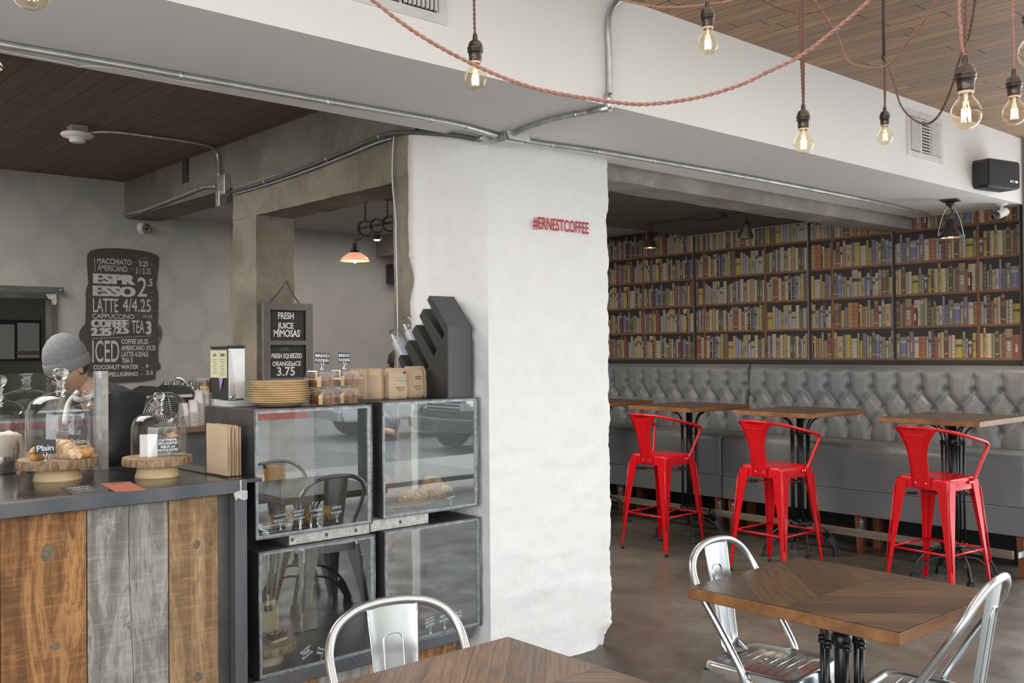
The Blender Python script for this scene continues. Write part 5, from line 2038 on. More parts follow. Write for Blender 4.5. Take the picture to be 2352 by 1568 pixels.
def log_stand(label, loc, rs, rb, hb, th, rz=0, taper=.85, seed=1):
    o = thing('cake_stand', label, 'cake stand', loc, rz)
    wob = lambda a, z: 1 + .035 * math.sin(2 * a + seed) + .02 * math.sin(3 * a + 2 * seed) + .012 * noise.noise(Vector((math.cos(a) * 6, math.sin(a) * 6, seed + z * 60)))
    wb = lambda a, z: 1 + .035 * math.sin(2 * a + seed) + .02 * math.sin(3 * a + 2 * seed)
    sl = MB()
    sl.lathe([(rs * .99, hb), (rs * 1.005, hb + th * .3), (rs, hb + th * .7), (rs * .985, hb + th)], 90, wob=wob, mi=1)
    n = 90
    for z, fl in ((hb + th, False), (hb, True)):
        ring = [(rs * (.985 if not fl else .99) * wob(2 * PI * k / n, z - 0 if True else 0) * math.cos(2 * PI * k / n), rs * (.985 if not fl else .99) * wob(2 * PI * k / n, z) * math.sin(2 * PI * k / n), z) for k in range(n)]
        sl.add(ring, [tuple(range(n)) if not fl else tuple(range(n))[::-1]], mi=0)
    sl.build('log_slice', [M_log_top, M_bark], o)
    MB().lathe([(0, 0), (rb, 0), (rb * .99, hb * .12), (rb * taper, hb), (0, hb)], 40).build('foot', M_pale_wood, o)
    return o


ps = at(670, 1512, y=3.90)
LS = (1.985, 3.865, .272)
log_stand('log slice cake stand holding brownies inside the lower left case', LS, .150, .095, .052, .034, .4, seed=2)
zt_ = LS[2] + .086
for k, (dx, dy, w, h_, lab) in enumerate(((-.055, -.055, .05, .028, 'large brownie slab at the front of the log slice'), (-.065, .01, .045, .04, 'brownie stacked behind the front slab on the log slice'))):
    b_ = thing('brownie', lab, 'cake', (LS[0] + dx, LS[1] + dy, zt_), .15)
    R = random.Random(k)
    mb = rough_box(-w, w, -w * .55, w * .55, 0.0, h_, .004, .008, k + 3, 'xXyYZ', 40)
    mb.build('cake', M_choc, b_)
b_ = thing('nut_bar', 'chocolate chip bar with yellow shortbread base on the log slice', 'cake', (LS[0] + .055, LS[1] - .03, zt_), .3)
MB().box(-.042, .042, -.028, .028, 0, .010).build('shortbread', M_cream_cake, b_, bev=.002)
mb = rough_box(-.041, .041, -.027, .027, .010, .034, .004, .007, 4, 'xXyYZ', 45)
mb.build('topping', M_choc, b_)
cr_ = MB()
R = random.Random(4)
for k in range(60):
    cr_.ball((R.uniform(-.038, .038), R.uniform(-.027, .025), .0345 + R.uniform(-.002, .002)), R.uniform(.0015, .003), 6, 4)
x_ = cr_.build('crumbs', M_cream_cake, b_)
x_['kind'] = 'stuff'
cb = thing('cutting_board', 'small wooden board with cut-out handle leaning inside the lower left case', 'board', (2.115, 4.02, .275), 0)
bdm = MB()
ow, oh = .046, .20
outer = rrect(-ow, ow, 0, oh, .012, 4)
bdm.prism(outer, 'y', 0, .012)
bo = bdm.build('board', M_pale_wood, cb)
MB().prism(rrect(-.024, .024, oh - .045, oh - .018, .010, 4), 'y', -.0012, .0).build('handle_hole', M_steel_dark, bo)
bo.rotation_euler = (-.12, 0, 0)

# case D
M_paper_w = simple('white_paper', (.80, .80, .79), .8)
nb = thing('napkin_pile', 'pile of white napkins on a red and yellow box in the lower right case', 'napkins', (2.57, 3.87, .272), -.45)
MB().box(-.075, .075, -.07, .07, 0, .10).build('carton', simple('dark_red_carton', (.20, .05, .04), .6), nb)
MB().box(-.076, .076, -.071, .071, .085, .10).build('carton_stripe', simple('yellow_carton_stripe', (.65, .45, .05), .6), nb)
np_ = MB()
R = random.Random(8)
for k in range(26):
    z = .101 + k * .0034
    dx, dy = R.uniform(-.003, .003), R.uniform(-.003, .003)
    np_.box(-.068 + dx, .068 + dx, -.062 + dy, .062 + dy, z, z + .003)
np_.grid(6, 6, lambda s, t: (-.068 + .136 * s, -.064 + .128 * t, .192 + .03 * math.exp(-((s - .3) / .3) ** 2)))
np_.build('napkins', M_paper_w, nb)['kind'] = 'stuff'
G = 'muffins in the lower right case'
R = random.Random(3)
mlist = [(2.60, 3.74, 'lower muffin nearest the glass beside the napkin box'), (2.70, 3.76, 'dark muffin behind the coconut card'), (2.80, 3.77, 'muffin behind the bran muffin card'), (2.66, 3.85, 'muffin in the middle row behind the dark one'),
         (2.76, 3.87, 'muffin in the middle row under the pale topped one'), (2.86, 3.86, 'pale topped muffin standing highest on the right'), (2.52, 3.75, 'muffin at the left end under the napkin box')]
m0 = None
for k, (x, y, lab) in enumerate(mlist):
    if m0 is None:
        m0 = thing('muffin', lab, 'muffin', (x, y, .272), 0, G)
        MB().lathe([(0, 0), (.026, 0), (.034, .042)], 24, wob=lambda a, z: 1 + .03 * math.cos(a * 12)).build('paper_case', M_choc, m0)
        MB().ball((0, 0, .047), .042, 18, 10, (1, 1, .72), wob=lambda p: 1 + .10 * noise.noise(p * 60)).build('muffin_top', M_muffin, m0)
    else:
        copy_tree(m0, (x, y, .272 + (.05 if y > 3.84 else 0)), k, lab, G)
tr3 = tag(MB().box(2.62, 2.92, 3.81, 3.92, .270, .320).build('riser_block', M_steel_dark), 'dark riser block under the back muffins in the lower right case', 'riser')

# ---------------------------------------------------------------- on top of the cases
ZC = 1.3675
M_plate = simple('mustard_glaze', (.80, .60, .33), .28, spec=.6)
pc = Vector((2.07, 3.845, ZC))
G = 'stack of mustard plates on the display case'
names = ['topmost', 'second from the top', 'third from the top', 'fourth from the top', 'fifth from the top', 'sixth from the top', 'seventh from the top', 'third from the bottom', 'second from the bottom', 'bottom']
pl0 = None
for k in range(10):
    lab = '%s yellow plate in the stack beside the bread puddings' % names[k]
    z = ZC + .0098 * (9 - k)
    if pl0 is None:
        pl0 = tag(MB().lathe([(0, .0), (.075, .0), (.085, .002), (.105, .012), (.124, .0215), (.1265, .0225), (.125, .0245), (.104, .0155), (.085, .006), (0, .004)], 48, wob=lambda a, z: 1 + .012 * math.cos(4 * a)).build('plate', M_plate, loc=(pc.x, pc.y, z)), lab, 'plate', G)
    else:
        c = pl0.copy()
        COL.objects.link(c)
        c.location = (pc.x + .002 * math.sin(k * 2.1), pc.y + .002 * math.cos(k * 1.7), z)
        c.rotation_euler = (0, 0, k * .2)
        c['label'] = lab

# napkin dispenser on loose papers
pst = thing('paper_pile', 'pile of white leaflets under the napkin dispenser', 'paper', (1.965, 4.05, ZC), .1)
mb = MB()
R = random.Random(5)
for k in range(9):
    a = Matrix.Rotation(R.uniform(-.12, .12), 4, 'Z')
    mb.box(-.07, .08, -.085, .06, .003 * k, .003 * k + .0022, M=a)
mb.build('sheets', M_paper_w, pst)['kind'] = 'stuff'
nd = thing('napkin_dispenser', 'tall black and chrome napkin dispenser with cream menu cards on its side', 'dispenser', (1.965, 4.055, ZC + .030), 0)
W, D_, Hn = .040, .085, .225
MB().box(-.075, .002, -D_, D_, 0, Hn).build('body', M_black_plastic, nd, bev=.004)
MB().box(-.079, .006, -D_ - .003, D_ + .003, Hn, Hn + .012).build('lid', M_black_plastic, nd, bev=.004)
MB().box(-.073, .002, -D_ - .004, -D_, .005, Hn - .002).build('chrome_front', simple('satin_chrome', (.80, .81, .82), .28, .35), nd)
MB().prism([(-.064, Hn - .01), (-.072, Hn - .01), (-.072, .0), (-.040, .0)], 'y', -D_ - .006, -D_ - .004).build('side_rail', M_galv, nd)
MB().box(-.079, -.0755, -D_ + .006, D_ - .006, .095, Hn - .008).build('menu_card', simple('cream_card', (.62, .62, .40), .7), nd)
tx = MB()
for (dy, head, rows_) in ((.038, 'JUICE', 7), (-.042, 'DRINKS', 8)):
    vs, fs = text_mesh(head, .016, .0003, .0001, .8, 'CENTER')
    tx.add(vs, fs, M=face_frame((-.0795, dy, Hn - .035), (0, -1, 0), (0, 0, 1)))
    for k in range(rows_):
        tx.box(-.0797, -.0793, dy - .022 + .006 * (k % 2), dy + .024 - .008 * (k % 3), Hn - .050 - .010 * k, Hn - .0485 - .010 * k)
MB_menu = tx.build('menu_print', simple('menu_ink', (.05, .05, .04), .8), nd)
MB().box(-.0800, -.0795, -D_ + .082, -D_ + .084, .095, Hn - .008).build('card_fold', M_paper_w, nd)
tri = MB().prism([(-.045, .095), (-.005, .095), (-.018, .04)], 'x', -.0795, -.0780)
tri.build('sticker', simple('violet_sticker', (.35, .28, .6), .5), nd)
MB().lathe([(0, .0), (.009, .0), (.009, .006), (0, .006)], 14, M=Matrix.Translation((-.062, -D_ - .006, .012)) @ Matrix.Rotation(PI / 2, 4, 'X')).build('lock', M_chrome, nd)

# bread pudding boxes
def clamshell():
    o = thing('pudding_box', '', 'food box')
    w, d_ = .062, .060
    def ring(s, z, r=.014):
        return [(p[0], p[1], z) for p in rrect(-w * s, w * s, -d_ * s, d_ * s, r, 3)]
    def shell(levels, name):
        mb = MB()
        rs = [ring(s, z) for s, z in levels]
        m = len(rs[0])
        vs = [p for r in rs for p in r]
        fs = [(k * m + j, k * m + (j + 1) % m, (k + 1) * m + (j + 1) % m, (k + 1) * m + j) for k in range(len(rs) - 1) for j in range(m)]
        mb.add(vs, fs)
        if levels[-1][0] < 1:
            mb.add(rs[-1], [tuple(range(m))])
        if levels[0][0] < 1:
            mb.add(rs[0], [tuple(range(m))])
        mb.build(name, M_clear_plastic, o)
    shell([(.80, .001), (.82, .006), (.96, .034), (1.06, .036), (1.06, .038)], 'tray')
    shell([(1.06, .0385), (1.06, .0400), (.98, .041), (.84, .072), (.80, .076)], 'lid')
    rb = MB()
    for k in range(9):
        x = -w * .7 + w * 1.4 * k / 8
        rb.tube([(x * 1.12, -d_ * .985, .042), (x, -d_ * .84, .073)], .0009, 4)
        y = -d_ * .7 + d_ * 1.4 * k / 8
        rb.tube([(-w * .985, y * 1.12, .042), (-w * .84, y, .073)], .0009, 4)
    rb.build('ribs', M_clear_plastic, o)
    MB().box(w * 1.0, w * 1.28, -.02, .02, .0375, .0395).build('tab', M_clear_plastic, o)
    c = MB()
    rough_box(-.042, .042, -.034, .034, .004, .060, .006, .009, 6, 'xXyYZ', 38)
    mbp = rough_box(-.042, .042, -.034, .034, .004, .060, .006, .009, 6, 'xXyYZ', 38)
    mbp.build('bread_pudding', M_pudding, o)
    MB().add([(-.046, -.034, .006), (-.030, -.041, .006), (-.030, -.041, .052), (-.046, -.034, .048)], [(0, 1, 2, 3)]).build('cut_face', M_cream_cake, o)
    return o


G = 'clear boxes of bread pudding on the display case'
q1, q2 = Vector((2.235, 3.765, ZC)), Vector((2.375, 3.80, ZC))
c0 = clamshell()
c0.location = q1
c0.rotation_euler = (0, 0, .12)
tag(c0, 'lower clear box of bread pudding in the left stack, touching the yellow plates', 'food box', G)
copy_tree(c0, q1 + Vector((-.003, .0, .077)), .05, 'upper clear box of bread pudding in the left stack', G)
copy_tree(c0, q2, -.05, 'lower clear box of bread pudding in the right stack, beside the coffee bags', G)
copy_tree(c0, q2 + Vector((-.002, .0, .077)), .02, 'upper clear box of bread pudding in the right stack', G)
card('chalk card reading bread pudding on the left box stack', q1 + Vector((.0, 0, .154 + .030 + .024)), ['BREAD', 'PUDDING'], .068, .046, rz=-.15, roll=.08, size=.018)
card('chalk card reading bread pudding on the right box stack', q2 + Vector((-.004, 0, .154 + .030 + .024)), ['BREAD', 'PUDDING'], .062, .046, rz=-.1, roll=.05, size=.018)

# coffee bags
M_kraft = simple('kraft_paper', (.56, .42, .28), .75, col2=(.51, .38, .25), ns=7, bump=.2, bs=30)
M_ink = simple('brown_ink', (.16, .085, .05), .8)
def coffee_bag(label, loc, rz, stripe, txt, blue=False, w=.044, h=.145):
    o = thing('coffee_bag', label, 'bag', loc, rz, 'kraft coffee bags on the display case')
    d_ = .032
    mb = MB()
    def prof(t):
        # half width and half depth up the bag; folded flat at the top
        if t < .04: return (w * .96, d_ * .94, h * t)
        if t < .80: return (w * (1 + .03 * math.sin(t * 5)), d_ * (1 + .05 * math.sin(t * 7)), h * t)
        k = (t - .80) / .20
        return (w * (1.0 - .03 * k), d_ * (1 - .62 * k ** 1.3), h * (.80 + .20 * k))
    rings = []
    for i in range(15):
        a, b_, z = prof(i / 14)
        rings.append([(p[0], p[1], z) for p in rrect(-a, a, -b_, b_, .008 if b_ > .02 else b_ * .3, 3)])
    m = len(rings[0])
    vs = [(x + .0022 * noise.noise(Vector((x, y, z)) * 40), y + .0025 * noise.noise(Vector((x, y + 3, z)) * 40), z) for r in rings for (x, y, z) in r]
    fs = [(k * m + j, k * m + (j + 1) % m, (k + 1) * m + (j + 1) % m, (k + 1) * m + j) for k in range(14) for j in range(m)]
    fs += [tuple(range(m))[::-1], tuple(14 * m + j for j in range(m))]
    mb.add(vs, fs, smooth=True)
    mb.build('bag', M_kraft, o)
    MB().rbox(-w * .93, w * .93, -d_ * .45, d_ * .45, h * .985, h * 1.015, .004).build('rolled_top', M_kraft, o)
    if stripe:
        s_ = MB().box(-.006, .026, -d_ - .0026, -d_ - .002, h * .60, h * .70)
        so_ = s_.build('label', simple('blue_label', (.20, .42, .48), .6) if blue else simple('brown_label', (.13, .10, .085), .6), o)
        tx = MB()
        vs, fs = text_mesh(stripe, .0065, .0001, .0001, .9, 'CENTER')
        tx.add(vs, fs, M=face_frame((.010, -d_ - .0028, h * .635), (1, 0, 0), (0, 0, 1)))
        tx.build('label_print', M_paper_w, so_)
        tx = MB()
        for kk, (ln, sz, zz) in enumerate((('STUMPTOWN', .0085, .36), ('COFFEE ROASTERS', .0058, .30), ('NET WT 12 OZ', .0036, .25), ('WHOLE BEAN', .0036, .07))):
            vs, fs = text_mesh(ln, sz, .00012, .0001, .85, 'CENTER')
            tx.add(vs, fs, M=face_frame((.008, -d_ - .0026, h * zz), (1, 0, 0), (0, 0, 1)))
        tx.build('print', M_ink, o)
    if blue:
        MB().lathe([(0, 0), (.006, 0)], 14, M=face_frame((.032, -d_ - .0027, h * .87), (1, 0, 0), (0, 0, 1))).build('sticker', M_black, o)
    return o


ZB = 1.3755
coffee_bag('leftmost kraft coffee bag, mostly hidden behind the pudding boxes', (2.535, 3.93, ZB), -.9, '', '')
coffee_bag('kraft coffee bag seen edge-on, second from the left', (2.585, 3.885, ZB), -.95, '', '')
coffee_bag('kraft coffee bag with a pale blue label', (2.685, 3.85, ZB), -.12, 'HOLIDAY BLEND', '', True, .050)
coffee_bag('kraft coffee bag with brown label, between the blue label bag and the rightmost one', (2.815, 3.885, ZB), -.10, 'HAIR BENDER', '', h=.152)
coffee_bag('rightmost kraft coffee bag with brown label, against the cup holder', (2.915, 3.90, ZB), -.10, 'HOUSE', '', h=.15, w=.042)

# cup and lid organiser
og = thing('cup_organizer', 'tall black cup and lid organiser leaning back beside the white pillar', 'organizer', (2.925, 3.70, ZB - .002))
# side outline in y-z, seen from the left; the front (towards the room) is the straight back of the unit
a = lambda u, v: (lambda p: (p.y - 3.70, p.z - (ZB - .002)))(at(u, v, x=2.885))
fx0, fx1 = -.040, .115
base_y = 0.0
out = [(0.0, .002), (0.0, .345)]
tip = a(986, 679)
out += [a(*q) for q in ((986, 679), (981, 689), (1021, 766), (1016, 779), (972, 709), (963, 726), (1003, 803), (996, 818), (955, 746), (946, 762), (985, 841), (979, 848),
                        (938, 781), (930, 797), (950, 841), (940, 850), (919, 815), (915, 825), (924, 848), (932, 875))]
out += [(a(945, 905)[0], .002)]
teeth = [((1021, 766), (1016, 779), (972, 709), (963, 726)), ((1003, 803), (996, 818), (955, 746), (946, 762)), ((985, 841), (979, 848), (938, 781), (930, 797)), ((950, 841), (940, 850), (919, 815), (915, 825))]
side = MB().prism(out, 'x', fx0, fx0 + .006)
side.build('side_panel', M_black_plastic, og)
side = MB().prism(out, 'x', fx1 - .006, fx1)
side.build('side_panel', M_black_plastic, og)
face = MB().box(fx0 + .006, fx1 - .006, 0, .006, .002, .345)
p0, p1 = Vector((0, .345)), Vector(tip)
face.add([(fx0 + .006, p0.x, p0.y), (fx1 - .006, p0.x, p0.y), (fx1 - .006, p1.x, p1.y), (fx0 + .006, p1.x, p1.y),
          (fx0 + .006, p0.x + .006, p0.y - .004), (fx1 - .006, p0.x + .006, p0.y - .004), (fx1 - .006, p1.x + .006, p1.y - .006), (fx0 + .006, p1.x + .006, p1.y - .006)],
         [(0, 1, 2, 3), (7, 6, 5, 4), (0, 4, 5, 1), (2, 6, 7, 3)])
face.build('front_panel', simple('charcoal_laminate', (.085, .088, .095), .45), og)
shelves = MB()
for (r1, r2, t1, t2) in teeth:
    p, q = a(*r2), a(*t1)
    shelves.add([(fx0 + .006, p[0], p[1]), (fx1 - .006, p[0], p[1]), (fx1 - .006, q[0], q[1]), (fx0 + .006, q[0], q[1])], [(0, 1, 2, 3)])
shelves.build('divider', M_black_plastic, og)
M_cup_plastic = simple('cloudy_plastic', (.50, .52, .60), .25, col2=(.40, .42, .50), ns=20, spec=.6)
M_lid = simple('white_plastic_lids', (.82, .81, .79), .4)
def cup_column(label, u0, v0, u1, v1, r, n, mat, clear, nm, cat):
    p, q = at(u0, v0, x=2.962), at(u1, v1, x=2.962)
    d_ = (q - p)
    L = d_.length
    o = thing(nm, label, cat, p)
    Q = d_.normalized().to_track_quat('Z', 'Y').to_matrix().to_4x4()
    mb = MB()
    for k in range(n):
        z = L * .72 * k / n
        mb.lathe([(r * .98, z), (r, z + L * .35 / n), (r * .985, z + L * .70 / n)], 20, M=Q)
    mb.lathe([(r * .97, L * .72), (r * .97, L * .74), (0.0, L * .74)], 20, M=Q)
    mb.build('cups' if clear else 'lids', mat, o)['kind'] = 'stuff'
    if clear:
        MB().lathe([(r * .96, L * .72), (r * .9, L * .86), (r * .78, L), (0, L)], 22, M=Q).build('top_cup', M_thin_glass, o)
    return o
cup_column('lower stack of clear plastic cups, leaning out of the black organiser', 945, 846, 904, 762, .036, 16, M_cup_plastic, True, 'cup_stack', 'cups')
cup_column('upper stack of clear plastic cups, leaning out of the black organiser', 982, 843, 931, 735, .036, 16, M_cup_plastic, True, 'cup_stack', 'cups')
cup_column('lower white column of plastic lids in the black organiser', 1000, 811, 957, 728, .034, 22, M_lid, False, 'lid_stack', 'lids')
cup_column('upper white column of plastic lids in the black organiser', 1019, 773, 976, 697, .034, 22, M_lid, False, 'lid_stack', 'lids')

# ---------------------------------------------------------------- on the counter
s1 = at(148, 1106, z=1.10) + Vector((0, .085, 0))
s1.z = 1.10
s2 = at(379, 1098, z=1.10) + Vector((0, .078, 0))
s2.z = 1.10
k1 = (s1 - CAM).dot(_f) / F
k2 = (s2 - CAM).dot(_f) / F
log_stand('log slice cake stand with a pale turned foot, under the tall glass dome', s1, 85 * k1, 52 * k1, .052, .036, .3, seed=1.3)
log_stand('log slice cake stand on the counter, left of the brown paper bags', s2, 79 * k2, 49 * k2, .052, .030, 1.7, seed=3.2)


def dome(label, c, R_, H_, knob_h, knob_r):
    o = thing('glass_dome', label, 'glass dome', c)
    pr = [(R_, 0), (R_ * 1.0, H_ * .35), (R_ * .99, H_ * .62), (R_ * .95, H_ * .74), (R_ * .85, H_ * .85), (R_ * .68, H_ * .925), (R_ * .45, H_ * .97), (R_ * .2, H_ * 1.0), (R_ * .14, H_ * 1.02)]
    fine = []
    for p in spline([(a_, 0, b_) for a_, b_ in pr], 3):
        fine.append((max(.0005, p.x), p.z))
    mb = MB().lathe(fine, 56)
    mb.lathe([(R_, 0), (R_ * 1.012, .002), (R_ * 1.01, .006)], 56)
    mb.build('bell', M_thin_glass, o)
    b0_ = H_ * 1.0
    kn = MB().lathe([(0, b0_), (R_ * .17, b0_), (R_ * .13, b0_ + knob_h * .12), (R_ * .10, b0_ + knob_h * .28), (knob_r * .62, b0_ + knob_h * .40), (knob_r * .50, b0_ + knob_h * .5),
                     (knob_r * .8, b0_ + knob_h * .60), (knob_r, b0_ + knob_h * .78), (knob_r * .86, b0_ + knob_h * .92), (knob_r * .45, b0_ + knob_h * .99), (0, b0_ + knob_h)], 28)
    kn.build('knob', M_solid_glass, o)
    return o


m_, t_, b_ = nt('solid_glass')
setup(b_, (.97, .98, .98), 0.0)
b_.inputs['Transmission Weight'].default_value = 1
b_.inputs['IOR'].default_value = 1.45
M_solid_glass = m_
zt1, zt2 = 1.10 + .088, 1.10 + .082
dome('tall glass dome over croissants, its round knob up against the barista', (s1.x + .012, s1.y, zt1 + .0005), 74 * k1, 150 * k1, 56 * k1, 18 * k1)
dome('smaller glass dome over a jar of oatmeal, before the desk fan', (s2.x + .008, s2.y, zt2 + .0005), 61 * k2, 104 * k2, 44 * k2, 13.5 * k2)
croissant('large pale croissant under the tall glass dome', (s1.x - .005, s1.y - .03, zt1 + .001), -.75, .17, .040, M_crust_pale, arch=.8)
croissant('smaller croissant lying in front of the large one under the dome', (s1.x + .03, s1.y - .085, zt1 + .001), -.9, .09, .027, M_crust_pale, arch=.6)
croissant('golden croissant tip at the left under the tall dome', (s1.x - .075, s1.y - .02, zt1 + .001), .6, .10, .028, M_crust, arch=.5)
bg_ = thing('bagel', 'onion bagel at the right under the tall glass dome', 'bagel', (s1.x + .062, s1.y - .068, zt1 + .024), 0)
MB().tube([(.032 * math.cos(q), .032 * math.sin(q), 0) for q in (2 * PI * k / 24 for k in range(24))], .024, 14, closed=True).build('dough', M_bagel, bg_)
fl = MB()
R = random.Random(2)
for k in range(50):
    q, th = R.uniform(0, 6.28), R.uniform(-.9, .9)
    rr = .032 + .0245 * math.sin(th)
    fl.ball((rr * math.cos(q), rr * math.sin(q), .0242 * math.cos(th)), .0018, 5, 4, (1.6, 1, .6))
fl.build('onion_flakes', M_poppy, bg_)['kind'] = 'stuff'
cq = at(104, 1026, y=s1.y - .105)
card('grey card reading Plain under the tall glass dome', (cq.x, cq.y, cq.z), ['Plain'], .075, .055, rz=-.5, holder=True, size=.03, hh=max(.02, cq.z - .0275 - zt1))
cq = at(178, 1012, y=s1.y + .05)
card('grey card reading Onion under the tall glass dome', (cq.x, cq.y, cq.z), ['Onion'], .070, .050, rz=-.5, holder=True, size=.03, hh=max(.02, cq.z - .025 - zt1))
# oatmeal jar and boxes under the second dome
oj = thing('oatmeal_jar', 'glass jar of oatmeal topped with nuts under the smaller dome', 'jar', (s2.x + .062, s2.y - .005, zt2 + .001))
MB().lathe([(0, .0), (.030, .0), (.033, .004), (.033, .105), (.031, .108)], 26).build('jar', M_thin_glass, oj)
MB().lathe([(0, .022), (.0315, .022), (.0315, .062), (0, .062)], 26).build('oats', simple('oats', (.68, .62, .48), .9, col2=(.45, .40, .30), ns=220, bump=.8, bs=200), oj)
nn = MB()
for k in range(40):
    nn.ball((R.uniform(-.021, .021), R.uniform(-.021, .021), .066 + R.uniform(0, .022)), R.uniform(.004, .007), 8, 5)
nn.build('nuts', bake('mixed_nuts', (.70, .45, .2), (.45, .22, .09), (.15, .07, .04), 40), oj)['kind'] = 'stuff'
wb_ = tag(MB().box(-.045, .02, -.015, .03, 0, .088).build('milk_box', M_paper_w, loc=(s2.x - .018, s2.y + .01, zt2 + .001), recenter=False), 'white carton behind the oatmeal card under the smaller dome', 'box')
wb_.rotation_euler = (0, 0, -.3)
cq = at(386, 1022, y=s2.y - .03)
card('chalk card describing oatmeal with almond milk under the smaller dome', (cq.x, cq.y, cq.z), ['OATMEAL', 'WITH ALMOND', 'MILK w/', 'NUTS & DATES'], .082, .062, rz=-.5, holder=True, size=.014, hh=max(.02, cq.z - .031 - zt2))

# menu cards lying on the counter
def flat_card(label, pts, m, name, dz=1.1005):
    ps = [at(u, v, z=dz) for u, v in pts]
    c = sum(ps, Vector()) / 4
    o = thing(name, label, 'card', (c.x, c.y, 1.1002))
    mb = MB()
    vs = [(p.x - c.x, p.y - c.y, z) for z in (0, .0012) for p in ps]
    mb.add(vs, [(3, 2, 1, 0), (4, 5, 6, 7), (0, 1, 5, 4), (1, 2, 6, 5), (2, 3, 7, 6), (3, 0, 4, 7)])
    mb.build('card', m, o)
    return o, ps, c
o, ps, c = flat_card('black printed card lying on the counter below the tall dome', [(172, 1138), (243, 1131), (205, 1113), (140, 1119)], M_card, 'menu_card')
def card_print(o, ps, c, lines, m, f0=.25):
    e1, e2 = (ps[1] - ps[0]), (ps[3] - ps[0])
    tx = MB()
    for k, (ln, sz) in enumerate(lines):
        vs, fs = text_mesh(ln, sz, .0003, .0001, 1, 'CENTER')
        base = ps[0] + e1 * .5 + e2 * (.78 - .20 * k)
        tx.add(vs, fs, M=face_frame((base.x - c.x, base.y - c.y, .0014), (e1.x, e1.y, 0), (e2.x, e2.y, 0)))
    tx.build('print', m, o)
card_print(o, ps, c, [('HAPPY', .026), ('HOUR', .022), ('3 TO 6 DAILY', .010)], M_chalk)
o, ps, c = flat_card('rust orange card lying on the counter, right of the black one', [(267, 1130), (336, 1125), (298, 1106), (230, 1110)], simple('rust_card', (.50, .15, .08), .6), 'menu_card')
card_print(o, ps, c, [('MENU', .016)], M_ink)

# folded paper bags against the case
pb = thing('paper_bags', 'folded brown paper bags standing between the counter and the steel display case', 'bags', (1.80, 3.80, 1.103), 0)
G = None
bm = MB()
for k, (x, dx, h_, y0_, y1_) in enumerate(((1.765, .012, .205, 3.70, 3.90), (1.782, .009, .198, 3.70, 3.90), (1.797, .010, .203, 3.695, 3.89), (1.812, .008, .196, 3.70, 3.885))):
    pts_ = []
    n = 14
    for side_ in (0, 1):
        pass
    bm.grid(1, n, lambda s, t: (x - 1.80 - dx / 2, (y0_ + (y1_ - y0_) * s) - 3.80 , h_ * t), smooth=False)
    bm.grid(1, n, lambda s, t: (x - 1.80 + dx / 2, (y0_ + (y1_ - y0_) * s) - 3.80, h_ * t), smooth=False, flip=True)
    # concertina gusset at the near edge
    bm.grid(2, n, lambda s, t: (x - 1.80 + dx * (s - .5), y0_ - 3.80 + (.012 + .006 * math.sin(t * 6)) * (1 - abs(2 * s - 1)) * (1.2 - abs(t - .5)), h_ * t), smooth=False)
    bm.grid(1, 1, lambda s, t: (x - 1.80 + dx * (s - .5), y0_ + (y1_ - y0_) * t - 3.80, h_), smooth=False)
bm.build('folded_bags', M_kraft, pb)['kind'] = 'stuff'

# glass screen with its post
gs = thing('glass_screen', 'glass sneeze screen with a narrow steel and wood post behind the tall dome', 'glass screen', (1.43, 4.345, 1.10))
pl_, pr_ = at(221, 1080, y=4.345), at(248, 1080, y=4.345)
h_ = at(235, 852, y=4.345).z - 1.10
MB().box(pl_.x - 1.43, (pl_.x + pr_.x) / 2 - 1.43 - .003, -.008, .03, 0, h_).build('steel_post', M_galv_dull, gs)
MB().box((pl_.x + pr_.x) / 2 - 1.43 - .003, pr_.x - 1.43, -.008, .012, 0, h_).build('wood_strip', simple('aged_strip', (.42, .40, .36), .7, col2=(.6, .58, .52), ns=30), gs)
MB().box(-3.4, pl_.x - 1.43, .008, .014, .0, h_ - .004).build('pane', M_thin_glass, gs)
for zz in (.13, h_ - .03):
    MB().box(pl_.x - 1.43 + .004, pl_.x - 1.43 + .02, -.014, -.008, zz, zz + .03).build('clip', M_galv, gs)
# ---------------------------------------------------------------- people
M_skin = simple('skin', (.62, .38, .27), .5, col2=(.58, .34, .24), ns=20, spec=.4)
M_hair = simple('dark_hair', (.035, .022, .016), .6, col2=(.06, .035, .022), ns=120, st=(1, 1, .2))
M_shirt_dark = simple('black_shirt', (.022, .022, .026), .85)
M_cloth_grey = simple('charcoal_trousers', (.06, .06, .065), .9)


def skin_mesh(name, joints, edges, mat, parent, sub=2):
    """joints: list of (x, y, z, r); one continuous surface grown over the bones"""
    me = bpy.data.meshes.new(name)
    me.from_pydata([j[:3] for j in joints], edges, [])
    o = bpy.data.objects.new(name, me)
    COL.objects.link(o)
    sk = o.modifiers.new('skin', 'SKIN')
    sk.use_smooth_shade = True
    if not me.skin_vertices:
        me.attributes.new('skin_vertices', 'INT', 'POINT') if False else None
    o.parent = parent
    bm_ok = len(me.skin_vertices) > 0
    if not bm_ok:
        import bmesh
        bm = bmesh.new()
        bm.from_mesh(me)
        bm.verts.layers.skin.verify()
        bm.to_mesh(me)
        bm.free()
    for v, j in zip(me.skin_vertices[0].data, joints):
        r = j[3]
        v.radius = r if isinstance(r, tuple) else (r, r)
    me.skin_vertices[0].data[0].use_root = True
    s = o.modifiers.new('subdivision', 'SUBSURF')
    s.levels = s.render_levels = sub
    me.materials.append(mat)
    return o


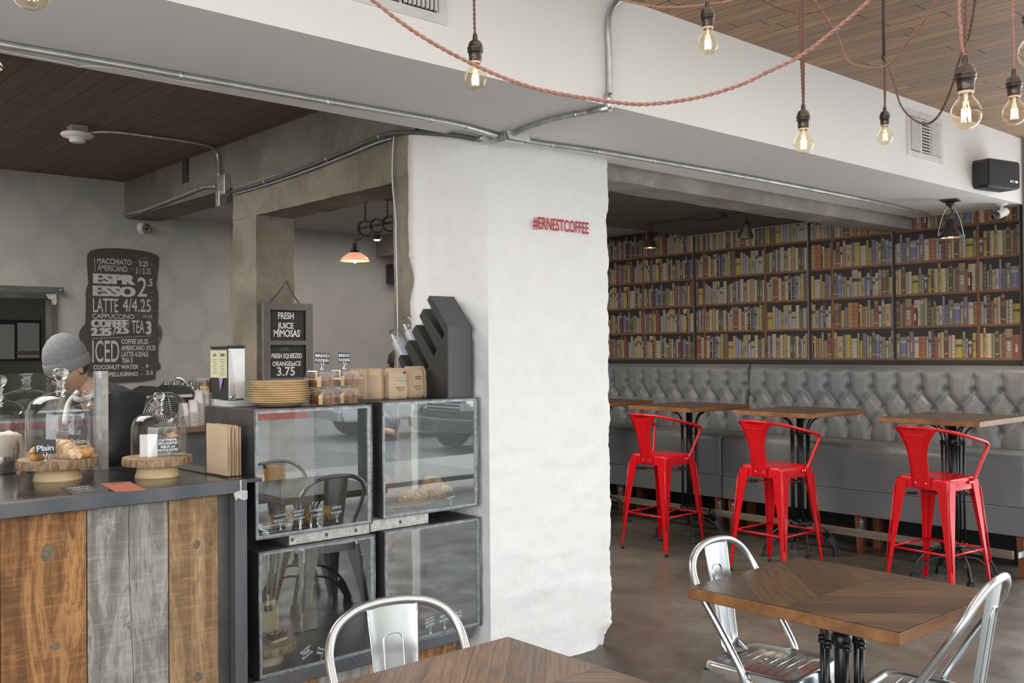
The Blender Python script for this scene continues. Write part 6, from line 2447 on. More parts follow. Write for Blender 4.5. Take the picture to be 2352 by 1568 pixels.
def hand(J, E, wrist, fdir, side, curl=.5, idx0=None):
    """palm, four unequal fingers and a thumb added to the bone lists"""
    fd = Vector(fdir).normalized()
    sd_v = Vector(side).normalized()
    nn_ = fd.cross(sd_v)
    w = len(J)
    J.append((*(wrist + fd * .035), (.030, .018)))
    E.append((idx0, w))
    J.append((*(wrist + fd * .075), (.036, .016)))
    E.append((w, w + 1))
    for k, (ln, off) in enumerate(((.065, -.028), (.078, -.009), (.072, .010), (.056, .028))):
        b0_ = len(J)
        p = wrist + fd * .088 + sd_v * off
        J.append((*p, .0095))
        E.append((w + 1, b0_))
        d1 = (fd + nn_ * curl * .5).normalized()
        d2 = (fd + nn_ * curl * 1.5).normalized()
        J.append((*(p + d1 * ln * .5), .0085)); E.append((b0_, b0_ + 1))
        J.append((*(p + d1 * ln * .5 + d2 * ln * .5), .007)); E.append((b0_ + 1, b0_ + 2))
    b0_ = len(J)
    p = wrist + fd * .03 - sd_v * .026
    J.append((*p, .012)); E.append((w, b0_))
    J.append((*(p + (fd - sd_v * .8).normalized() * .035), .0105)); E.append((b0_, b0_ + 1))
    J.append((*(p + (fd - sd_v * .8).normalized() * .035 + (fd + nn_ * .4).normalized() * .028), .0085)); E.append((b0_ + 1, b0_ + 2))


def head_parts(root, c, fdir, tilt, hair_kind):
    """c = head centre; fdir = horizontal facing; tilt = nod forwards (rad)"""
    f = Vector((fdir[0], fdir[1], 0)).normalized()
    l = Vector((0, 0, 1)).cross(f)
    B = Matrix(((f.x, l.x, 0, 0), (f.y, l.y, 0, 0), (0, 0, 1, 0), (0, 0, 0, 1)))
    T = Matrix.Translation(c) @ B @ Matrix.Rotation(tilt, 4, 'Y')
    hd = MB()
    def shape(p):
        return 1
    vs, fs = [], []
    n, m = 32, 26
    for j in range(m + 1):
        th = PI * j / m
        for k in range(n):
            a_ = 2 * PI * k / n
            x, y, z = math.sin(th) * math.cos(a_), math.sin(th) * math.sin(a_), math.cos(th)
            px, py, pz = x * .095, y * .074, z * .118
            if z < -.1:                       # jaw narrows
                s_ = 1 - .34 * (-z - .1)
                py *= s_
                px *= 1 - .18 * (-z - .1) if x > 0 else 1 - .5 * (-z - .1)
            if x > 0:
                px *= .93
                # nose
                g = math.exp(-((py / .013) ** 2) - (((pz + .018) / .020) ** 2))
                px += .024 * g
                g = math.exp(-((py / .010) ** 2) - (((pz - .012) / .022) ** 2))
                px += .010 * g
                # eye sockets, brow, lips, chin
                for sy in (-1, 1):
                    px -= .010 * math.exp(-(((py - sy * .031) / .016) ** 2) - (((pz - .012) / .012) ** 2))
                px += .004 * math.exp(-(((pz - .034) / .010) ** 2)) * (x ** 2)
                px += .006 * math.exp(-((py / .022) ** 2) - (((pz + .052) / .009) ** 2))
                px -= .003 * math.exp(-((py / .022) ** 2) - (((pz + .0525) / .0022) ** 2))
                px += .010 * math.exp(-((py / .022) ** 2) - (((pz + .092) / .018) ** 2))
            vs.append((px, py, pz))
    for j in range(m):
        for k in range(n):
            k2 = (k + 1) % n
            fs.append((j * n + k, (j + 1) * n + k, (j + 1) * n + k2, j * n + k2))
    hd.add(vs, fs, smooth=True, M=T)
    for sy in (-1, 1):                        # ears
        hd.ball((-.008, sy * .074, -.004), .03, 12, 8, (.55, .28, 1), M=T)
    h = hd.build('head', M_skin, root)
    for sy in (-1, 1):
        MB().ball((.078, sy * .031, .010), .0105, 10, 6, M=T).build('eye', M_paper_w, h)
        MB().ball((.0865, sy * .031, .009), .0045, 8, 5, (.5, 1, 1), M=T).build('iris', M_black, h)
    MB().tube([T @ Vector((.0885 - abs(y) * .25, y, -.054)) for y in (-.022, -.01, 0, .01, .022)], .0028, 6).build('mouth', simple('lips', (.45, .18, .14), .5), h)
    return T, h


# barista behind the counter, bent over her work, in profile to the left
pr_ = thing('person', 'barista in a grey beanie and glasses, black shirt, bent over behind the counter', 'person', (1.84, 5.02, 0))
O = Vector((1.84, 5.02, 0))
fdir = Vector((-.95, -.31, 0)).normalized()
sd = Vector((0, 0, 1)).cross(fdir)          # person's left
def W(fw, sde, z): return O * 0 + fdir * fw + sd * sde + Vector((0, 0, z))
J = [(*W(0, 0, .95), (.13, .10)), (*W(.02, 0, 1.10), (.125, .095)), (*W(.08, 0, 1.25), (.14, .105)), (*W(.15, 0, 1.36), (.10, .075)), (*W(.215, 0, 1.435), .052), (*W(.27, 0, 1.475), .050)]
E_ = [(0, 1), (1, 2), (2, 3), (3, 4), (4, 5)]
for s_ in (1, -1):
    b0_ = len(J)
    J += [(*W(.15, s_ * .165, 1.36), .058), (*W(.20, s_ * .22, 1.22), .046), (*W(.26, s_ * .24, 1.10), .040), (*W(.40, s_ * .17, 1.10), .033), (*W(.50, s_ * .10, 1.12), .025)]
    E_ += [(3, b0_), (b0_, b0_ + 1), (b0_ + 1, b0_ + 2), (b0_ + 2, b0_ + 3), (b0_ + 3, b0_ + 4)]
    hand(J, E_, W(.50, s_ * .10, 1.12), fdir - sd * s_ * .3 + Vector((0, 0, -.25)), sd * -s_, .7, b0_ + 4)
for s_ in (1, -1):
    b0_ = len(J)
    J += [(*W(0, s_ * .09, .88), .085), (*W(.01, s_ * .10, .50), .058), (*W(0, s_ * .10, .10), .040), (*W(.0, s_ * .10, .05), .042), (*W(.12, s_ * .11, .035), .035)]
    E_ += [(0, b0_), (b0_, b0_ + 1), (b0_ + 1, b0_ + 2), (b0_ + 2, b0_ + 3), (b0_ + 3, b0_ + 4)]
skin_mesh('body', J, E_, M_skin, pr_)
J = [(*W(0, 0, .90), (.155, .125)), (*W(.015, 0, 1.08), (.15, .12)), (*W(.07, 0, 1.24), (.165, .13)), (*W(.145, 0, 1.37), (.145, .115)), (*W(.195, 0, 1.42), .082)]
E_ = [(0, 1), (1, 2), (2, 3), (3, 4)]
for s_ in (1, -1):
    b0_ = len(J)
    J += [(*W(.15, s_ * .17, 1.36), .084), (*W(.20, s_ * .225, 1.22), .066), (*W(.26, s_ * .245, 1.10), .054), (*W(.34, s_ * .20, 1.10), .046)]
    E_ += [(3, b0_), (b0_, b0_ + 1), (b0_ + 1, b0_ + 2), (b0_ + 2, b0_ + 3)]
skin_mesh('shirt', J, E_, M_shirt_dark, pr_)
J = [(*W(0, 0, .93), (.15, .12))]
E_ = []
for s_ in (1, -1):
    b0_ = len(J)
    J += [(*W(0, s_ * .095, .84), .10), (*W(.01, s_ * .10, .50), .072), (*W(0, s_ * .10, .10), .056)]
    E_ += [(0, b0_), (b0_, b0_ + 1), (b0_ + 1, b0_ + 2)]
skin_mesh('trousers', J, E_, M_cloth_grey, pr_)
for s_ in (1, -1):
    MB().ball(W(.06, s_ * .105, .05), .06, 14, 8, (2.3, .85, .8), R=Matrix.Rotation(math.atan2(fdir.y, fdir.x), 3, 'Z')).build('shoe', M_black, pr_)
# white collar and apron strap
cl = MB()
cl.tube([W(.215 + .060 * math.cos(q), .072 * math.sin(q), 1.425 - .045 * math.cos(q)) for q in (2 * PI * k / 20 for k in range(20))], .014, 8, closed=True)
cl.build('collar', M_paper_w, pr_)
for s_ in (-1,):
    MB().tube(spline([W(.10, s_ * .13, 1.43), W(.18, s_ * .105, 1.43), W(.26, s_ * .10, 1.36), W(.29, s_ * .09, 1.26)], 4), .013, 8).build('apron_strap', M_paper_w, pr_)
hc = W(.335, 0, 1.535)
T, hd_ = head_parts(pr_, hc, fdir, .62, 'beanie')
ht = MB()
prof = []
ht.lathe([(.090, -.02), (.0905, .0), (.092, .03), (.088, .065), (.074, .098), (.052, .125), (.026, .142), (0, .147)], 36, M=T @ Matrix.Translation((-.008, 0, .018)) @ Matrix.Rotation(-.30, 4, 'Y') @ Matrix.Diagonal((1.18, .94, 1.05, 1)), wob=lambda a_, z: 1 + .012 * math.sin(9 * a_ + z * 60))
ht.build('beanie', simple('grey_knit', (.20, .205, .215), .95, col2=(.29, .295, .305), ns=60, st=(1, 1, 4), bump=.5, bs=120), hd_)
ht = MB().lathe([(.096, -.012), (.099, .002), (.098, .032), (.094, .036)], 36, M=T @ Matrix.Translation((-.008, 0, .012)) @ Matrix.Rotation(-.30, 4, 'Y') @ Matrix.Diagonal((1.16, .92, 1, 1)))
ht.build('beanie_cuff', simple('grey_knit_cuff', (.21, .215, .225), .95, col2=(.28, .285, .295), ns=60, st=(1, 1, 4), bump=.5, bs=120), hd_)
hr = MB()
hr.ball((-.022, 0, -.004), .088, 20, 12, (.98, .88, .82), M=T)
hr.build('hair', M_hair, hd_)
gl_ = MB()
for sy in (-1, 1):
    gl_.tube([T @ Vector((.098, sy * .033 + .022 * math.cos(q), .008 + .017 * math.sin(q))) for q in (2 * PI * k / 18 for k in range(18))], .0025, 6, closed=True)
    gl_.tube([T @ Vector(p) for p in ((.096, sy * .055, .012), (.05, sy * .076, .012), (-.015, sy * .080, .010))], .0024, 6)
gl_.tube([T @ Vector(p) for p in ((.100, -.012, .012), (.103, 0, .014), (.100, .012, .012))], .0022, 6)
gl_.build('glasses', M_black, hd_)

# second person in the grey back room: only dark hair shows over the coffee bags
P2 = at(918, 868, y=6.3)
pz = thing('person', 'person with dark hair in the grey back room, head just above the coffee bags', 'person', (P2.x, P2.y, 0))
J = [(0, 0, .93, (.14, .11)), (0, 0, 1.08, (.13, .10)), (0, 0, 1.24, (.15, .11)), (0, 0, 1.34, (.09, .07)), (0, 0, 1.42, .05)]
E_ = [(0, 1), (1, 2), (2, 3), (3, 4)]
for s_ in (1, -1):
    b0_ = len(J)
    J += [(.0, s_ * .165, 1.30, .055), (-.03, s_ * .20, 1.10, .044), (-.10, s_ * .17, .96, .034), (-.20, s_ * .08, 1.0, .026)]
    E_ += [(3, b0_), (b0_, b0_ + 1), (b0_ + 1, b0_ + 2), (b0_ + 2, b0_ + 3)]
    hand(J, E_, Vector((-.20, s_ * .08, 1.0)), (-1, 0, .1), (0, -s_, 0), .5, b0_ + 3)
for s_ in (1, -1):
    b0_ = len(J)
    J += [(0, s_ * .09, .86, .085), (0, s_ * .10, .48, .056), (0, s_ * .10, .08, .04), (-.10, s_ * .10, .03, .032)]
    E_ += [(0, b0_), (b0_, b0_ + 1), (b0_ + 1, b0_ + 2), (b0_ + 2, b0_ + 3)]
skin_mesh('body', J, E_, M_skin, pz)
J = [(0, 0, .60, (.19, .17)), (0, 0, .95, (.16, .13)), (0, 0, 1.10, (.15, .12)), (0, 0, 1.25, (.17, .13)), (0, 0, 1.34, (.11, .09))]
E_ = [(0, 1), (1, 2), (2, 3), (3, 4)]
for s_ in (1, -1):
    b0_ = len(J)
    J += [(.0, s_ * .17, 1.30, .07), (-.02, s_ * .195, 1.16, .06)]
    E_ += [(3, b0_), (b0_, b0_ + 1)]
skin_mesh('dress', J, E_, simple('plum_patterned_cloth', (.10, .03, .05), .9, col2=(.03, .03, .05), ns=40), pz)
T, hd_ = head_parts(pz, Vector((0, 0, 1.535 - .03)), (-.8, .6, 0), .2, 'long')
MB().ball((-.02, 0, .025), .105, 24, 14, (1.05, .92, .98), M=T, wob=lambda p: 1 + .05 * noise.noise(p * 25)).lathe([(.095, .0), (.10, -.08), (.085, -.16), (.05, -.20)], 24, M=T @ Matrix.Translation((-.045, 0, 0)) @ Matrix.Diagonal((.7, 1, 1, 1))).build('hair', M_hair, hd_)

# ---------------------------------------------------------------- back bar
M_bar_wood = simple('bar_shelf_wood', (.20, .12, .07), .6)
bc = thing('back_counter', 'back bar along the patterned wall behind the barista', 'counter', (3.2, 8.0, 0))
MB().box(-.35, .80, -.32, .42, .955, 1.0).build('worktop', M_bar_wood, bc, bev=.003)
MB().box(-.33, .78, -.28, .42, 0, .955).build('cabinet', M_steel_rust, bc)
for k in range(3):
    dd = MB().box(-.30 + .36 * k, .04 + .36 * k, -.30, -.28, .08, .90).build('door', M_steel_dark, bc)
    MB().box(.0 + .36 * k, .015 + .36 * k, -.32, -.30, .5, .75).build('handle', M_galv, dd)

# grey fridge unit with dark top, seen between barista and fan
p0, p1 = at(262, 1000, y=7.0), at(352, 1000, y=7.0)
fr = thing('undercounter_fridge', 'grey two-door undercounter unit with dark ribbed top between the barista and the fan', 'fridge', ((p0.x + p1.x) / 2, 7.0, 0))
hw = (p1.x - p0.x) / 2 + .05
MB().box(-hw, hw, 0, .55, 0, 1.0).build('body', simple('grey_enamel', (.33, .33, .33), .5), fr)
MB().prism([(-.06, 1.0), (.55, 1.0), (.55, 1.16), (.05, 1.13)], 'x', -hw, hw).build('sloped_top', M_black, fr)
for k in range(2):
    dm = MB().box(-hw + .01 + hw * k, hw * k - .01, -.02, 0, .25, .88).build('door', simple('grey_door', (.28, .28, .28), .5), fr)
    MB().box(-hw + .05 + hw * k, hw * k - .05, -.024, -.02, .34, .80).build('door_panel', simple('grey_panel', (.20, .20, .20), .6), dm)
tn = MB()
for k in range(12):
    x = -hw + .02 + (2 * hw - .04) * k / 11
    tn.box(x - .006, x + .006, -.064, -.058, 1.0, 1.012)
tn.build('vent_slots', M_galv_dull, fr)['kind'] = 'stuff'

# desk fan
fc = at(380, 968, y=7.80)
fan = thing('desk_fan', 'round metal desk fan standing behind the smaller glass dome', 'fan', fc, .25)
R0 = .235
g1 = MB()
T = Matrix.Rotation(PI / 2, 4, 'X')
for k in range(13):
    rr = R0 * (k + 2) / 14
    dz = .06 * (1 - (rr / R0) ** 2) + .02
    g1.tube([T @ Vector((rr * math.cos(q), rr * math.sin(q), dz)) for q in (2 * PI * j / 40 for j in range(40))], .0022, 5, closed=True)
for k in range(8):
    a_ = PI / 4 * k
    g1.tube([T @ Vector((R0 * s * math.cos(a_), R0 * s * math.sin(a_), .06 * (1 - s * s) + .02)) for s in (.1, .4, .7, 1)], .0025, 5)
g1.build('front_grille', M_galv, fan)
g2 = MB()
for k in range(6):
    rr = R0 * (k + 3) / 8
    g2.tube([T @ Vector((rr * math.cos(q), rr * math.sin(q), -.05 * (1 - (rr / R0) ** 2) - .03)) for q in (2 * PI * j / 36 for j in range(36))], .0022, 5, closed=True)
g2.tube([T @ Vector((R0 * math.cos(q), R0 * math.sin(q), .0)) for q in (2 * PI * j / 44 for j in range(44))], .010, 8, closed=True)
for k in range(12):
    a_ = PI / 6 * k
    g2.tube([T @ Vector((R0 * math.cos(a_), R0 * math.sin(a_), .02)), T @ Vector((R0 * math.cos(a_), R0 * math.sin(a_), -.03)), T @ Vector((R0 * .35 * math.cos(a_), R0 * .35 * math.sin(a_), -.075))], .0022, 5)
g2.build('rear_grille', M_steel_dark, fan)
MB().lathe([(0, .085), (.035, .083), (.038, .07), (0, .07)], 20, M=T).build('badge', M_galv, fan)
MB().lathe([(0, -.16), (.055, -.15), (.065, -.06), (.02, -.05), (.02, .03), (0, .03)], 20, M=T).build('motor', M_steel_dark, fan)
bl = MB()
for k in range(3):
    a0_ = 2 * PI * k / 3
    vs = []
    for i in range(7):
        for j in range(5):
            rr = .03 + (R0 - .06) * j / 4
            a_ = a0_ + (i / 6 - .5) * (.9 + .3 * j / 4)
            vs.append(T @ Vector((rr * math.cos(a_), rr * math.sin(a_), (i / 6 - .5) * .05)))
    bl.add(vs, [(i * 5 + j, i * 5 + j + 1, (i + 1) * 5 + j + 1, (i + 1) * 5 + j) for i in range(6) for j in range(4)], smooth=True)
bl.build('blades', M_galv_dull, fan)
zc = fc.z - 1.0
MB().tube([(0, .05, -.02), (0, .06, -R0 - .02), (0, .05, -zc + .02)], .014, 10).lathe([(0, -zc), (.10, -zc), (.10, -zc + .012), (.03, -zc + .03), (0, -zc + .03)], 24, (0, .05, 0)).build('stand', M_steel_dark, fan)

# black espresso grinders / machine top and rack
p0, p1 = at(322, 905, y=7.95), at(438, 905, y=7.95)
em = thing('coffee_machine', 'low black coffee machine with two lids and a steel lever, behind the fan', 'coffee machine', ((p0.x + p1.x) / 2, 7.95, 1.0))
hw = (p1.x - p0.x) / 2
ztop = at(380, 886, y=7.95).z - 1.0
zmid = at(380, 906, y=7.95).z - 1.0
MB().box(-hw * .55, hw * .75, -.02, .30, .0, zmid - .02).build('body', M_steel_dark, em)
for (x0_, x1_) in ((-hw, -hw * .22), (-hw * .12, hw)):
    hd2 = MB()
    hd2.prism([(x0_, zmid - .03), (x1_, zmid - .03), (x1_, zmid + .02), (x1_ - .06, ztop), (x0_ + .10, ztop), (x0_, zmid + .025)], 'y', -.08, .28)
    hd2.build('lid', M_black_plastic, em, bev=.01)
    MB().box(x0_ + .02, x1_ - .02, -.084, -.08, zmid - .025, zmid + .0).build('trim', M_galv_dull, em)
q0, q1 = at(402, 868, y=7.9) - em.location, at(434, 892, y=7.9) - em.location
MB().tube(spline([q0, (q0 + q1) / 2 + Vector((0, 0, .03)), q1, q1 + Vector((.02, 0, -.08))], 5), [.014 - .0003 * k for k in range(16)], 8).build('lever', M_chrome, em)

# paper cup stacks
cups = [(421, 925, 972, 'short stack of paper cups by the fan'), (455, 896, 975, 'tall stack of paper cups left of the steel case'), (472, 898, 975, 'tall stack of paper cups against the steel case'), (443, 918, 972, 'low stack of paper cups in front of the tall ones'),
        (497, 885, 938, 'pink-tinted stack of paper cups beside the napkin dispenser'), (510, 905, 938, 'wide stack of paper cups under the napkin dispenser')]
M_cup = simple('paper_cup', (.72, .70, .67), .6)
G = 'upside-down paper cup stacks on the back bar'
for k, (u, vt, vb, lab) in enumerate(cups):
    y = 7.82 + .07 * (k % 3)
    t_, b_ = at(u, vt, y=y), at(u, vb, y=y)
    o = thing('cup_stack', lab, 'cups', (b_.x, b_.y, 1.0), 0, G)
    H_ = max(.12, t_.z - 1.0)
    rr = .046
    cm = MB()
    n = max(1, int((H_ - .10) / .012))
    for j in range(n):
        cm.lathe([(rr, j * .012), (rr * 1.02, j * .012 + .004), (rr * .985, j * .012 + .009)], 20)
    cm.lathe([(rr, n * .012), (rr * .74, H_), (rr * .70, H_ - .004), (0, H_ - .004)], 20)
    x_ = cm.build('cups', M_cup, o)
    x_['kind'] = 'stuff'

# glass tumblers upside down on a raised rack
ra = thing('glass_rack', 'raised steel rack on the back bar holding drinking glasses', 'rack', (at(450, 900, y=8.15).x, 8.28, 1.0))
zr = at(450, 902, y=8.28).z - 1.0
MB().box(-.30, .42, -.12, .16, zr - .012, zr).build('shelf', M_galv_dull, ra)
for x in (-.29, .41):
    MB().box(x - .008, x + .008, -.11, -.09, 0, zr - .012).build('leg', M_galv_dull, ra)
g0 = None
G = 'drinking glasses on the back bar rack'
for k in range(9):
    x = ra.location.x - .24 + .078 * k
    lab = 'drinking glass on the back bar rack, %s' % ['farthest left', 'second from the left', 'third from the left', 'fourth from the left', 'middle one', 'fourth from the right', 'third from the right', 'second from the right', 'farthest right'][k]
    if g0 is None:
        g0 = tag(MB().lathe([(.036, 0), (.031, .11), (.029, .108), (.034, .004)], 16).build('drinking_glass', thin_glass('tumbler_glass', (.9, .92, .92), 1.5, .05, .06), loc=(x, 8.25, 1.0 + zr)), lab, 'glass', G)
    else:
        c = g0.copy(); COL.objects.link(c); c.location = (x, 8.25, 1.0 + zr); c['label'] = lab
# framed holder with stirrers, bottle
fp = at(471, 868, y=8.25)
fh = thing('stirrer_holder', 'small white holder with wooden stirrers on the glass rack', 'holder', (fp.x, 8.25, 1.0 + zr))
MB().box(-.075, .075, .0, .02, .0, .13).build('back_card', simple('lilac_card', (.62, .60, .66), .6), fh)
MB().box(-.055, .055, -.03, -.0, .0, .06).build('tray', M_pale_wood, fh)
s_ = MB()
for k in range(14):
    x = -.05 + .0075 * k
    s_.box(x - .0028, x + .0028, -.02, -.017, .02, .085 + .02 * abs(math.sin(k * 2.2)))
s_.build('stirrers', simple('birch_stirrers', (.62, .45, .25), .7), fh)['kind'] = 'stuff'
bp = at(491, 872, y=8.2)
bt = thing('bottle', 'dark red bottle beside the stirrer holder', 'bottle', (bp.x, 8.2, 1.0 + zr))
MB().lathe([(0, 0), (.032, 0), (.033, .12), (.014, .16), (.013, .20), (0, .20)], 18).build('glass', simple('dark_red_glass', (.10, .012, .02), .15), bt)
MB().lathe([(0, .20), (.015, .20), (.012, .235), (.004, .245), (.003, .28), (0, .28)], 12).build('pourer', M_black, bt)

# things left of the tall dome, behind the screen
cn = at(22, 1086, z=1.10)
can = thing('metal_canister', 'polished metal canister standing at the left edge of the counter', 'canister', (cn.x - .01, cn.y + .10, 1.10))
MB().lathe([(0, 0), (.075, 0), (.078, .005), (.078, .15), (.074, .155), (0, .155)], 30).build('body', M_chrome, can)
cb_ = thing('crumpled_cloth', 'crumpled cream cloth draped over the metal canister at the left edge', 'cloth', (cn.x - .01, cn.y + .10, 1.10))
def drape(s, t):
    a_ = 2 * PI * s
    rr = .082 + .020 * t * math.sin(a_ * 3 + 1) + .03 * t * (1 + .5 * math.sin(a_ * 2)) * .4
    z = .175 - .125 * t * (1 + .18 * math.sin(a_ * 2 + 2)) + .008 * noise.noise(Vector((s * 9, t * 5, 0)))
    if t < .15:
        rr *= t / .15
        z = .165 + .012 * noise.noise(Vector((math.cos(a_) * t * 20, math.sin(a_) * t * 20, 1)))
    return (rr * math.cos(a_), rr * math.sin(a_), z)
MB().grid(60, 18, drape).build('cloth', simple('cream_cloth', (.70, .66, .58), .9, col2=(.60, .52, .42), ns=9, bump=.5, bs=30), cb_)
jr = at(62, 1078, z=1.10)
dome('tall glass jar lid with a knob, left of the first dome and behind the screen', (jr.x - .05, jr.y + .24, 1.10), .12, .30, .11, .032)
# utensil crock with dark liquid jar
jj = thing('dark_jar', 'dark jar between the draped canister and the tall dome', 'jar', (jr.x + .0, jr.y + .16, 1.10))
MB().lathe([(0, 0), (.030, 0), (.032, .11), (.026, .125), (0, .125)], 18).build('jar', simple('dark_brown_glass', (.05, .02, .015), .2), jj)

# ---------------------------------------------------------------- writing on walls
# black menu board shaped like a tree stump
M_menu_black = simple('menu_board_black', (.052, .048, .045), .7)
M_menu_ink = simple('menu_board_ink', (.50, .48, .47), .8)
M_menu_faint = simple('menu_board_streaks', (.24, .23, .22), .8)
mb_ = thing('menu_board', 'large black tree-stump shaped menu board with white lettering on the patterned wall', 'menu board', (3.08, YB - .012, 1.33))
zoomp = [(135, 75), (200, 55), (300, 47), (420, 47), (560, 55), (700, 75), (800, 98), (860, 122), (880, 150), (872, 260), (862, 330), (860, 395), (850, 430), (855, 480), (870, 540), (875, 600), (870, 680), (868, 800), (866, 870), (890, 895), (905, 930), (915, 975),
         (908, 1020), (890, 1060), (872, 1105), (870, 1220), (875, 1290), (898, 1330), (895, 1365), (860, 1380), (845, 1400), (840, 1440), (835, 1475), (700, 1500), (500, 1512), (330, 1518), (200, 1510), (110, 1480), (100, 1440), (112, 1320), (110, 1200), (70, 1130), (30, 1070), (10, 1010), (18, 950),
         (50, 905), (80, 875), (85, 780), (88, 640), (86, 520), (95, 470), (112, 440), (108, 350), (100, 250), (98, 160), (105, 110)]
def zm(x, y):
    return at(180 + x / 4.752, 560 + y / 4.752, y=YB - .012)
poly = [(zm(*p).x - 3.08, zm(*p).z - 1.33) for p in zoomp][::-1]
MB().prism(poly, 'y', 0, .011).build('board', M_menu_black, mb_)
U_ = (zm(800, 1000) - zm(100, 1000))
ppm = (zm(800, 750) - zm(100, 750)).length / 700
def wline(txt, x0, x1, yb, hgt, bold=0.0, m=None, x=None):
    thick = bold * 1.6 if bold > .005 else 0
    bold = min(bold, .0028)
    """text whose baseline starts at (x0, yb) in the board's own drawing, hgt tall"""
    vs, fs = text_mesh(txt, 1.0, 0, .0)
    hh = max(v[1] for v in vs)
    ww = max(v[0] for v in vs) - min(v[0] for v in vs)
    sz = hgt * ppm / .73
    vs, fs = text_mesh(txt, sz, bold, .0004)
    x_min = min(v[0] for v in vs); x_max = max(v[0] for v in vs)
    sx = ((x1 - x0) * ppm - thick) / (x_max - x_min)
    p = zm(x0, yb)
    q = zm(x1, yb)
    T = face_frame((p.x - 3.08 - x_min * sx, -.0012, p.z - 1.33), (1, 0, 0), (0, 0, 1)) @ Matrix.Diagonal((sx, 1, 1, 1))
    for dx in ((-.5, 0, .5) if thick else (0,)):
        W_MB.add([(v[0] + dx * thick / sx, v[1], v[2] + dx * .0002) for v in vs], fs, M=T)
W_MB = MB()
wline('MACCHIATO', 205, 578, 212, 62, .0012)
wline('3.25', 660, 765, 240, 62, .0012)
wline('AMERICANO', 208, 530, 290, 66, .0008)
wline('3 / 3.25', 625, 795, 322, 68, .0008)
wline('ESPR', 172, 634, 426, 108, .012)
wline('ESSO', 168, 636, 562, 112, .012)
wline('2', 645, 752, 572, 225, .0018)
wline('.5', 752, 812, 458, 84, .002)
wline('LATTE', 160, 430, 742, 160, .0012)
wline('4/4.25', 482, 798, 735, 148, .0012)
wline('CAPPUCCINO', 150, 605, 810, 52, .0008)
wline('/4.25', 700, 808, 806, 36, .0003)
wline('COFFEE', 145, 556, 905, 84, .0085)
wline('2.25', 145, 368, 998, 84, .0085)
wline('/', 372, 412, 990, 88, .001)
wline('2.5', 416, 562, 975, 78, .0085)
wline('TEA', 582, 722, 972, 150, .0009)
wline('3', 744, 806, 984, 150, .006)
wline('ICED', 152, 440, 1288, 248, .0016)
wline('COFFEE 3/3.25', 466, 765, 1090, 54, .0018)
wline('AMERICANO 3/3.25', 468, 852, 1160, 54, .0018)
wline('LATTE 4.25/4.5', 470, 768, 1230, 56, .0018)
wline('TEA 3', 472, 592, 1296, 54, .0018)
wline('COCONUT WATER', 162, 652, 1370, 48, .0015)
wline('4', 735, 762, 1352, 44, .0015)
wline('SAN PELLIGRINO', 200, 650, 1448, 46, .0015)
wline('3.5', 740, 818, 1428, 46, .0012)
for (x0, y0_, x1, y1_, t_) in ((586, 200, 646, 203, 3), (548, 272, 615, 276, 3), (176, 150, 182, 302, 6), (615, 778, 645, 778, 3), (150, 1034, 800, 1004, 5), (676, 1422, 722, 1418, 3), (690, 1348, 720, 1346, 3)):
    a_, b_ = zm(x0, y0_), zm(x1, y1_)
    W_MB.tube([(a_.x - 3.08, -.0008, a_.z - 1.33), (b_.x - 3.08, -.0008, b_.z - 1.33)], t_ * ppm * .5, 6)
W_MB.build('lettering', M_menu_ink, mb_)
stk = MB()
R = random.Random(12)
for (xs_, ys_) in (((640, 840), (120, 200)), ((700, 830), (200, 330)), ((720, 850), (500, 620)), ((640, 850), (620, 840)), ((600, 790), (1050, 1100)), ((650, 850), (1200, 1390))):
    for k in range(16):
        x, y = R.uniform(*xs_), R.uniform(*ys_)
        l_ = R.uniform(14, 60)
        aa = R.uniform(-.25, .5)
        a_, b_ = zm(x, y), zm(x + l_ * math.cos(aa), y + l_ * math.sin(aa))
        stk.tube([(a_.x - 3.08, -.0003, a_.z - 1.33), (b_.x - 3.08, -.0003, b_.z - 1.33)], [R.uniform(1, 4) * ppm, .4 * ppm], 5)
for k in range(26):
    y = 150 + 40 * k
    a_, b_ = zm(245 + 8 * math.sin(y * .02), y), zm(245 + 8 * math.sin((y + 40) * .02), y + 40)
    stk.tube([(a_.x - 3.08, -.0003, a_.z - 1.33), (b_.x - 3.08, -.0003, b_.z - 1.33)], 4.5 * ppm * abs(math.sin(k * 1.3)) + .0006, 5)
for k in range(18):                     # sawn end of the side branch
    aa = PI * (k / 17 - .5)
    a_, b_ = zm(868 + 14 * math.cos(aa), 980 + 55 * math.sin(aa)), zm(868 + 42 * math.cos(aa), 980 + 100 * math.sin(aa))
    stk.tube([(a_.x - 3.08, -.0003, a_.z - 1.33), (b_.x - 3.08, -.0003, b_.z - 1.33)], 2 * ppm, 5)
stk.build('pale_streaks', M_menu_faint, mb_)['kind'] = 'stuff'

# red stencil on the pillar
M_red_paint = simple('red_stencil_paint', (.42, .03, .045), .8, col2=(.5, .05, .06), ns=50)
vs, fs = text_mesh('#ERNESTCOFFEE', .086, .0012, .0004)
x0_, x1_ = min(v[0] for v in vs), max(v[0] for v in vs)
a_ = at(1227, 522, y=3.59)
b_ = at(1355, 534, y=3.59)
sx = (b_.x - a_.x) / (x1_ - x0_)
g = MB()
g.add(vs, fs, M=face_frame((a_.x - x0_ * sx, 3.598, a_.z - .002), (1, 0, .0), (0, 0, 1)) @ Matrix.Diagonal((sx, 1, 1, 1)))
tag(g.build('stencilled_hashtag', M_red_paint), 'red stencilled hashtag lettering on the white pillar', 'lettering')

